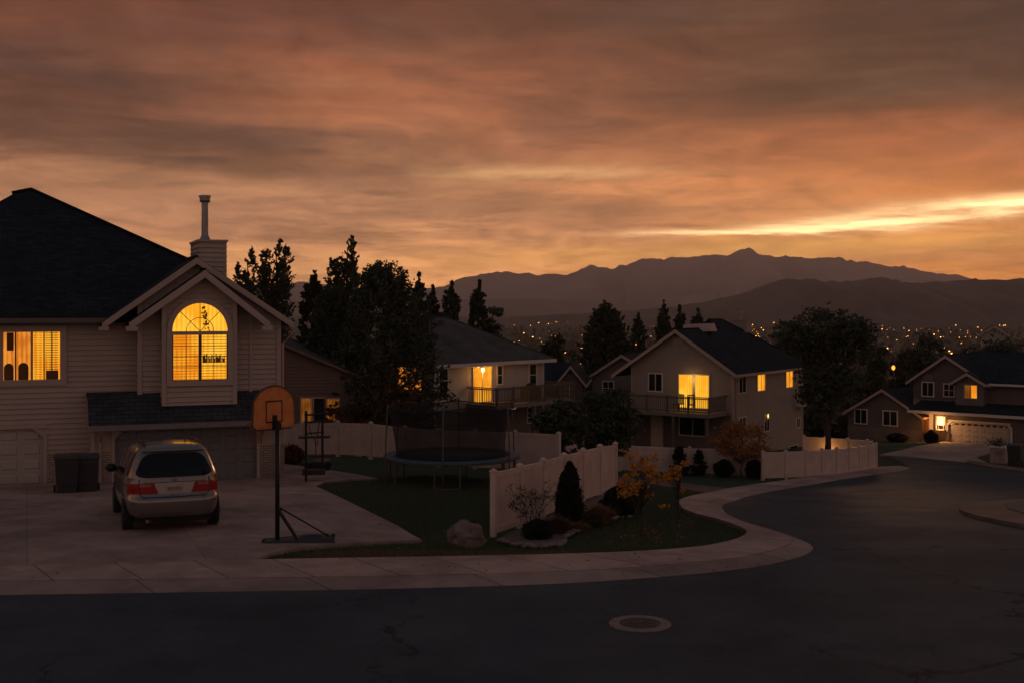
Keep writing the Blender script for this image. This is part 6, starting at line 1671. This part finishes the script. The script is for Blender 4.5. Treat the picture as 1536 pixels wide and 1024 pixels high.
T('broadleaf_tree', 'dark tree between the corner house and the far right house', 'tree', 1306, 512, 122, 60, 'round', leaf_dark, 6000, .22, 45, clear=.05)
T('ornamental_tree', 'small dark leafy tree behind the middle of the front fence', 'tree', 842, 600, 47, 92, 'fine', leaf_dark, 4200, .1, 51, clear=.25)
T('ornamental_tree', 'dark leafy tree before the left end of the long balcony', 'tree', 908, 582, 53, 120, 'fine', leaf_dark, 7000, .1, 52, clear=.2)
T('ornamental_tree', 'sparse rust leaved small tree before the pale house, behind the trampoline', 'tree', 594, 556, 62, 92, 'fine', leaf_rust, 3000, .09, 53, clear=.15)
T('ornamental_tree', 'rust brown bushy tree under the pines behind the white fence', 'tree', 546, 594, 62, 84, 'fine', leaf_rust, 3000, .1, 54, clear=.1)
T('ornamental_tree', 'small rust leaved bush before the lit windows of the rust brown house', 'shrub', 499, 600, 60, 44, 'fine', leaf_rust, 1500, .08, 58, clear=.1)
T('ornamental_tree', 'amber leaved small tree before the side wall of the corner house', 'tree', 1112, 630, 57, 104, 'fine', leaf_amber, 3000, .075, 55, clear=.28, pybase=716, bk=bark_pale)
T('sapling', 'gold leaved sapling on the corner lawn, the larger of two', 'tree', 962, 672, 28, 104, 'fine', leaf_gold, 950, .05, 56, clear=.30, pybase=806, trunk=.035, limbn=30)
T('sapling', 'thin gold leaved sapling nearer the bend of the sidewalk', 'tree', 1018, 688, 31, 48, 'fine', leaf_gold, 480, .05, 57, clear=.45, pybase=785, trunk=.028)
T('small_spruce', 'small dark spruce against the white fence, larger of the pair', 'shrub', 1019, 671, 58, 36, 'conifer', leaf_box, 3000, .08, 61, tips=1, clear=.03, pybase=712)
T('small_spruce', 'small dark spruce against the white fence, smaller of the pair', 'shrub', 1049, 676, 58, 26, 'conifer', leaf_box, 2000, .08, 62, tips=1, clear=.03, pybase=712)
T('conical_shrub', 'tall dark cone shaped evergreen before the white front fence', 'shrub', 853, 697, 31, 46, 'arbor', leaf_box, 100, .05, 63, pybase=786) if False else None


def dense(name, label, cat, px, pyb, pyt, wpx, lm, n, leaf, seed, cone=0, m=None):
    """a clipped, solid looking shrub: leaves over the whole surface of a lobed body"""
    b = G(px, pyb); hgt = H - (pyt - HY) * b.y / F - b.z; r = wpx * b.y / F / 2; root = empty(name, b, 0, label, cat); rng = np.random.default_rng(seed)
    t = rng.random(n) ** .8; a = rng.random(n) * 2 * PI
    pr = (np.sin(np.clip(t * .92 + .08, 0, 1) * PI) ** .6) if not cone else (np.minimum(1, .72 + t * 1.2) * (1 - t ** 2.4) ** .6)
    lob = np.array([1 + .32 * noise.noise(Vector((math.cos(x) * 1.8, math.sin(x) * 1.8, y * 4 + seed))) for x, y in zip(a, t)])
    rr = r * pr * lob * (rng.uniform(.6, 1.02, n) + .16 * (rng.random(n) > .93)); C_ = np.column_stack([np.cos(a) * rr, np.sin(a) * rr, t * hgt * lob ** .5])
    leaf_mesh('foliage', C_, leaf, lm, root, seed, up=.5); mb = MB(); mb.tube([(0, 0, -.1), (0, 0, hgt * .8)], [.04, .015], 6); mb.build('stem', bark, root); return root


dense('conical_shrub', 'tall dark cone shaped evergreen before the white front fence', 'shrub', 853, 786, 697, 42, leaf_box, 9000, .045, 63, cone=1)
dense('round_shrub', 'round dark clipped shrub at the far end of the front fence', 'shrub', 928, 775, 731, 54, leaf_box, 7000, .05, 64)
dense('mound_shrub', 'low dark mounded shrub at the foot of the bare bush', 'shrub', 806, 810, 780, 44, leaf_box, 4000, .04, 65)
dense('mound_shrub', 'low grey green shrub right of the cone shaped evergreen', 'shrub', 886, 791, 771, 36, leaf_olive, 2500, .04, 66)
dense('round_shrub', 'dark round shrub at the porch of the far right house', 'shrub', 1397, 664, 646, 20, leaf_box, 2500, .1, 67)
dense('mound_shrub', 'warm lit bush left of the porch of the far right house', 'shrub', 1367, 660, 642, 13, leaf_rust, 1200, .1, 68)
dense('mound_shrub', 'low dark bush under the left windows of the far right house', 'shrub', 1346, 662, 650, 30, leaf_box, 1800, .1, 69)
dense('mound_shrub', 'dark low shrub against the fence left of the amber tree', 'shrub', 1086, 714, 690, 30, leaf_box, 2600, .07, 70)
dense('mound_shrub', 'dark low shrub against the fence right of the amber tree', 'shrub', 1132, 717, 690, 26, leaf_box, 2400, .07, 71)
dense('mound_shrub', 'dark red leaved bush at the corner of the near house', 'shrub', 440, 694, 668, 36, leaf_red, 2200, .06, 72)
bare_shrub('deciduous_shrub', 'nearly bare bush with thin stems before the front fence', G(796, 801), 1.42, .62, bark, 5, leaf_dark, 420, .035, 12)
bare_shrub('deciduous_shrub', 'bare spiky stems rising beside the corner of the near house', G(437, 692), 1.0, .5, bark, 8, leaf_red, 120, .05, 9)
tussock('ornamental_grass', 'straw coloured ornamental grass clump between cone evergreen and round shrub', G(897, 787), .72, .55, straw, 900, 1)
tussock('ornamental_grass', 'reddish ornamental grass clump left of the cone evergreen', G(835, 801), .6, .5, straw_red, 800, 2)
tussock('ornamental_grass', 'small faded grass clump low at the gravel bed front', G(868, 797), .32, .35, straw, 420, 3)
mb = MB(); rr = random.Random(9)
for q in curve([(752, 813, 0), (790, 822, 0), (838, 820, 0), (852, 806, 0), (872, 794, 0), (910, 782, 0), (948, 776, 0)], 9):
    p_ = G(q.x + rr.uniform(-3, 3), q.y + rr.uniform(-1.5, 1.5)); s_ = rr.uniform(.03, .085); mb.blob((p_.x, p_.y, p_.z + .05 + s_ * .25), (s_ * 1.3, s_, s_ * .7), 2, .3, 1.6, seed=rr.randint(0, 99))
o = mb.build('edging_rocks', mat('edging_stone', (.22, .18, .16), .9, .3, 8, bump=.5), None, smooth=True); tag(o, 'small pale stones edging the gravel bed along the fence', 'rocks', kind='stuff')
# lamp in the lane behind the corner house, whose light reaches the inner fence
ll = GD(1236, 69.2); st = empty('post_lantern', ll, 0, 'low bollard lantern lighting the short fence behind the curved fence', 'lantern')
mb = MB(); mb.tube([(0, 0, -.1), (0, 0, .3)], .05, 8); mb.build('post', black_metal, st); mb = MB(); mb.lathe([(.06, .31), (.1, .34), (.1, .5), (.04, .56)], 10); mb.build('bulb', lit('bulb_lane', (1, .4, .06), (1, .5, .1), .9, 1), st)
lamp('lane_light', ll + Vector((.0, .15, .62)), 16, (1, .45, .10), .12)

# dry turf along the sidewalk, and leaves shed by the saplings
gd = grass_patch('dry_grass', [(430, 839), (470, 829), (560, 825), (660, 826), (760, 829), (850, 826), (900, 830), (760, 836), (560, 840)], 9000, .07, 8); gd.data.materials[0] = straw; tag(gd, 'dry brown grass strip along the sidewalk edge', 'grass')
rl_ = np.random.default_rng(31); Q_ = []
for (px_, py_, n_, sx_, sy_) in ((962, 808, 130, 30, 9), (1018, 787, 45, 18, 6), (1112, 718, 70, 24, 4), (900, 850, 22, 200, 10), (560, 862, 16, 200, 8), (250, 800, 14, 140, 30), (700, 800, 40, 140, 30)):
    for _ in range(n_):
        p_ = G(px_ + rl_.normal() * sx_, py_ + rl_.normal() * sy_); Q_.append((p_.x, p_.y, p_.z + .11))
Q_ = np.array(Q_); dr_ = np.random.default_rng(2).normal(size=Q_.shape); dr_[:, 2] *= .15
lf = leaf_mesh('fallen_leaves', Q_, .034, leaf_amber, None, 6, dirs=dr_); tag(lf, 'fallen gold leaves scattered on lawn, walk and driveway', 'leaves', kind='stuff')
# ================================================================== the town on the valley floor
trng = random.Random(12)
def in_view(y): return 520 * y / F            # half the frame width at that distance
def tpos(y0, y1):
    """a spot on the valley floor inside the view, evenly spread in depth"""
    u = trng.random(); y = y0 * (y1 / y0) ** u; x = trng.uniform(-90, 860) * y / F * 1.0
    return x, y
# houses: three bodies, shared by all copies
wallm = [mat('town_wall_a', (.34, .29, .26), .8, .15, .3), mat('town_wall_b', (.22, .18, .16), .8, .15, .3), mat('town_wall_c', (.44, .39, .36), .8, .15, .3)]
roofm = [mat('town_roof_a', (.09, .082, .08), .9, .2, .5), mat('town_roof_b', (.15, .12, .105), .9, .2, .5), mat('town_roof_c', (.06, .06, .064), .9, .2, .5)]
winm = lit('town_window', (1, .40, .07), (1, .62, .22), 2.2, .15)
def town_house(w, d, hgt, rise, i, wins):
    mb = MB(); x, y = w / 2, d / 2
    mb.hexa([Vector(q) for q in ((-x, -y, -2), (x, -y, -2), (x, y, -2), (-x, y, -2))], [Vector(q) for q in ((-x, -y, hgt), (x, -y, hgt), (x, y, hgt), (-x, y, hgt))])
    n0 = len(mb.bm.faces)
    mb.bm.faces.ensure_lookup_table()
    o = .5
    if i != 1:
        for s in (-1, 1): mb.slab([(-x - o, s * (y + o), hgt), (x + o, s * (y + o), hgt), (x + o, 0, hgt + rise), (-x - o, 0, hgt + rise)], .2)
        for s in (-1, 1): mb.face([(s * x, -y, hgt), (s * x, y, hgt), (s * x, 0, hgt + rise - .1)])
    else:
        for s in (-1, 1): mb.slab([(s * (x + o), -y - o, hgt), (s * (x + o), y + o, hgt), (0, y + o, hgt + rise), (0, -y - o, hgt + rise)], .2)
        for s in (-1, 1): mb.face([(-x, s * y, hgt), (x, s * y, hgt), (0, s * y, hgt + rise - .1)])
    mb.bm.faces.ensure_lookup_table()
    for f in mb.bm.faces[n0:]: f.material_index = 1 if len(f.verts) == 4 else 0
    for f in mb.bm.faces[n0:]:
        if len(f.verts) == 3: f.material_index = 0
    n1 = len(mb.bm.faces)
    for (a, z, ww, hh) in wins: mb.face([(a - ww / 2, -y - .03, z), (a + ww / 2, -y - .03, z), (a + ww / 2, -y - .03, z + hh), (a - ww / 2, -y - .03, z + hh)])
    mb.bm.faces.ensure_lookup_table()
    for f in mb.bm.faces[n1:]: f.material_index = 2
    return mb.build('town_house', [wallm[i], roofm[i], winm], None)
protos = [town_house(14, 9, 4.2, 3, 0, [(-3, 1.2, 1.6, 1.3)]), town_house(12, 11, 5.4, 3.4, 1, [(2.5, 3.4, 1.5, 1.2)]), town_house(15, 10, 3.4, 2.8, 2, []), town_house(13, 9, 5.2, 3, 0, [(-4, 3.2, 1.3, 1.2), (3, .8, 2.4, 1.5)]), town_house(16, 10, 3.6, 2.8, 2, [(1, 1, 2.6, 1.4)])]
k = 0
TL = 'small distant house among dark trees on the valley floor'
for p_ in protos: tag(p_, TL, 'house', 'distant houses of the town')
spots = []
for i in range(4000):
    x, y = tpos(260, 1900)
    if all((x - a) ** 2 + (y - b) ** 2 > (14 + b * .012) ** 2 for a, b in spots): spots.append((x, y))
    if len(spots) >= 250: break
for i, (x, y) in enumerate(spots):
    o = protos[i % 5] if i < 5 else protos[trng.choice((0, 1, 2, 2, 3, 4))].copy()
    if i >= 5: COL.objects.link(o)
    o.location = (x, y, zg(x, y)); o.rotation_euler = (0, 0, math.atan2(-x, y) * 0 + R(trng.uniform(-55, 55)))
# trees of the town: leaf clumps, one sheet of woodland nobody could count
rng = np.random.default_rng(5); Cs = []; N_T = 5600
for i in range(N_T):
    x, y = tpos(135, 2850)
    hgt = rng.uniform(5, 10.5) * (1 if y > 260 else .6); r = hgt * rng.uniform(.28, .5); z = zg(x, y); nn = 110 if y < 500 else (46 if y < 1200 else 22)
    if any(abs(x - a) < 12 and 0 < (b - y) < 26 for a, b in spots) and rng.random() < .5: continue
    q = rng.normal(size=(nn, 3)); q /= np.linalg.norm(q, axis=1)[:, None]; q *= rng.uniform(.45, 1.05, (nn, 1))
    q[:, 2] = q[:, 2] * .5 + .55; sz = q * np.array([r, r, hgt]) + np.array([x, y, z])
    Cs.append((sz, hgt * (.09 if y < 500 else .14 if y < 1200 else .22)))
wood = leaf_mat('town_leaf', [(.022, .026, .017), (.036, .038, .022), (.055, .05, .028), (.07, .052, .03)], trans=0)
big = np.concatenate([c for c, s in Cs]); sizes = np.concatenate([np.full(len(c), s) for c, s in Cs])
def leaf_var(name, C, s, m, seed):
    o = leaf_mesh(name, np.zeros((len(C), 3)), 1.0, m, None, seed, ratio=.75); me = o.data; co = np.empty(len(me.vertices) * 3, np.float32); me.vertices.foreach_get('co', co)
    co = co.reshape(-1, 4, 3) * s[:, None, None] + C[:, None, :]; me.vertices.foreach_set('co', co.astype(np.float32).ravel()); me.update(); return o
tw = leaf_var('town_trees', big, sizes, wood, 4); tag(tw, 'dark mass of trees covering the valley floor between the houses', 'trees', kind='stuff')
# street lamps
mb = MB(); mb.tube([(0, 0, -1), (0, 0, 7.6), (0, -.6, 8), (0, -1.5, 8.1)], .11, 6); n0 = len(mb.bm.faces)
mb.blob((0, -1.6, 7.9), (.42, .42, .3), 2, 0); mb.bm.faces.ensure_lookup_table()
for f in mb.bm.faces[n0:]: f.material_index = 1
lampm = lit('street_lamp_glow', (1, .32, .045), (1, .46, .11), 9, .02)
sl = mb.build('street_lamp', [black_metal, lampm], None); tag(sl, 'distant street lamp glowing orange among the trees of the valley', 'street lamp', 'street lamps of the town')
NL = 280
lamps = []
while len(lamps) < NL:                          # rows of lamps along the streets of the valley
    x, y = tpos(480, 2850) if trng.random() < .5 else tpos(1300, 2850)
    a = trng.choice((.05, -.12, .3, 1.35, .0)) + trng.gauss(0, .08); n = trng.randint(3, 9); st_ = trng.uniform(34, 60) * (1 + y / 3000)
    for q in range(n):
        if len(lamps) < NL and trng.random() < .8: lamps.append((x + math.cos(a) * st_ * q + trng.gauss(0, 5), y + math.sin(a) * st_ * q + trng.gauss(0, 5)))
for i, (x, y) in enumerate(lamps):
    o = sl if i == 0 else sl.copy()
    if i: COL.objects.link(o)
    s = trng.choice((.4, .55, .7, .9, 1.25)) * (1 + y / 3000 * .7); o.location = (x, y, zg(x, y) + (4 if y > 900 else 1.5)); o.scale = (s, s, max(.9, s * .8)); o.rotation_euler = (0, 0, R(trng.uniform(-40, 40)))
# the pale gable on the rise at the right edge
zf_ = 210; hf = House('suburban_house', 'lone pale gabled house on the rise at the right edge', 1490, zf_, H - (520 - HY) * zf_ / F, -20)
wf = hf.wall(0, 0); q0, q1, qt = wf.px(1468, 502), wf.px(1514, 502), wf.px(1490, 489)
gable_front(hf, wf, q0[0] + .6, q1[0] - .6, -22, q0[1] + .25, qt[1] - .14, siding_taupe, depth=12, oh=.6, fh=.3)
# glowing post lamp left of the far house
gl_ = GD(1340, 100); go = empty('post_lantern', gl_, 0, 'round glowing garden lamp left of the far right house roof', 'lantern')
zt = H - (551 - HY) * gl_.y / F - gl_.z
mb = MB(); mb.tube([(0, 0, -.2), (0, 0, zt - .3)], .07, 8); mb.build('post', black_metal, go); mb = MB(); mb.blob((0, 0, zt), (.15, .15, .2), 3, 0); mb.build('bulb', lit('bulb_globe', (1, .38, .03), (1, .5, .06), 1.5, 1), go)
lamp('globe_light', gl_ + Vector((.5, -.3, zt + .1)), 60, (1, .6, .15), .3)
# ------------------------------------------------------------------ every far-apart piece becomes a part of its own
def islands(me):
    n = len(me.vertices); par = list(range(n))
    def find(a):
        while par[a] != a: par[a] = par[par[a]]; a = par[a]
        return a
    for e in me.edges:
        a, b = find(e.vertices[0]), find(e.vertices[1])
        if a != b: par[a] = b
    ids = {}; return [ids.setdefault(find(i), len(ids)) for i in range(n)], len(ids)


def split(o):
    me = o.data; isl_, k = islands(me)
    if k < 2 or k > 300: return
    mw = np.array(o.matrix_world); co = np.array([v.co[:] for v in me.vertices]) @ mw[:3, :3].T + mw[:3, 3]; il = np.array(isl_); lo = np.full((k, 3), np.inf); hi = -lo
    np.minimum.at(lo, il, co); np.maximum.at(hi, il, co); size = (hi - lo).max(1)
    gap = np.maximum(0, np.maximum(lo[:, None] - hi[None], lo[None] - hi[:, None])); near = np.sqrt((gap**2).sum(2)) <= np.maximum(.02, .5 * np.maximum(size[:, None], size[None])) * .97
    piece = list(range(k))
    for i in range(k):
        for j in range(i + 1, k):
            if near[i, j] and piece[i] != piece[j]:
                a, b = piece[i], piece[j]; piece = [a if q == b else q for q in piece]
    ps = sorted(set(piece))
    if len(ps) < 2: return
    src = me.copy()
    for n_, q in enumerate(ps):
        bm = bmesh.new(); bm.from_mesh(src); bm.verts.ensure_lookup_table()
        bmesh.ops.delete(bm, geom=[v for v in bm.verts if piece[il[v.index]] != q], context='VERTS')
        if n_ == 0: bm.to_mesh(me); me.update()
        else:
            m2 = src.copy(); bm.to_mesh(m2); c = o.copy(); c.data = m2; COL.objects.link(c)
        bm.free()
    bpy.data.meshes.remove(src)


bpy.context.view_layer.update()
for o in list(bpy.data.objects):
    if o.type == 'MESH' and o.parent and len(o.data.vertices) < 3000 and o.name.split('.')[0] not in ('crown', 'foliage', 'blades', 'stem', 'trunk', 'net', 'plate_lettering', 'lid', 'sill_ornament'):
        split(o)
# ------------------------------------------------------------------ camera and render settings
cd = bpy.data.cameras.new('camera'); cam = bpy.data.objects.new('camera', cd); COL.objects.link(cam)
cam.location = (0, 0, H); cam.rotation_euler = (R(90), 0, 0)
cd.sensor_width = 36; cd.lens = F / 1536 * 36; cd.shift_y = (HY - 512) / 1536
cd.clip_start = .1; cd.clip_end = 40000
S.camera = cam
S.view_settings.view_transform = 'Standard'; S.view_settings.look = 'None'; S.view_settings.exposure = EXPO; S.view_settings.gamma = 1
S.render.engine = 'CYCLES'
cy = S.cycles
cy.use_denoising = True; cy.max_bounces = 6; cy.diffuse_bounces = 3; cy.glossy_bounces = 3; cy.transmission_bounces = 4; cy.transparent_max_bounces = 16; cy.volume_bounces = 0
cy.sample_clamp_indirect = 4; cy.caustics_reflective = False; cy.caustics_refractive = False
cy.use_adaptive_sampling = True; cy.adaptive_threshold = .015
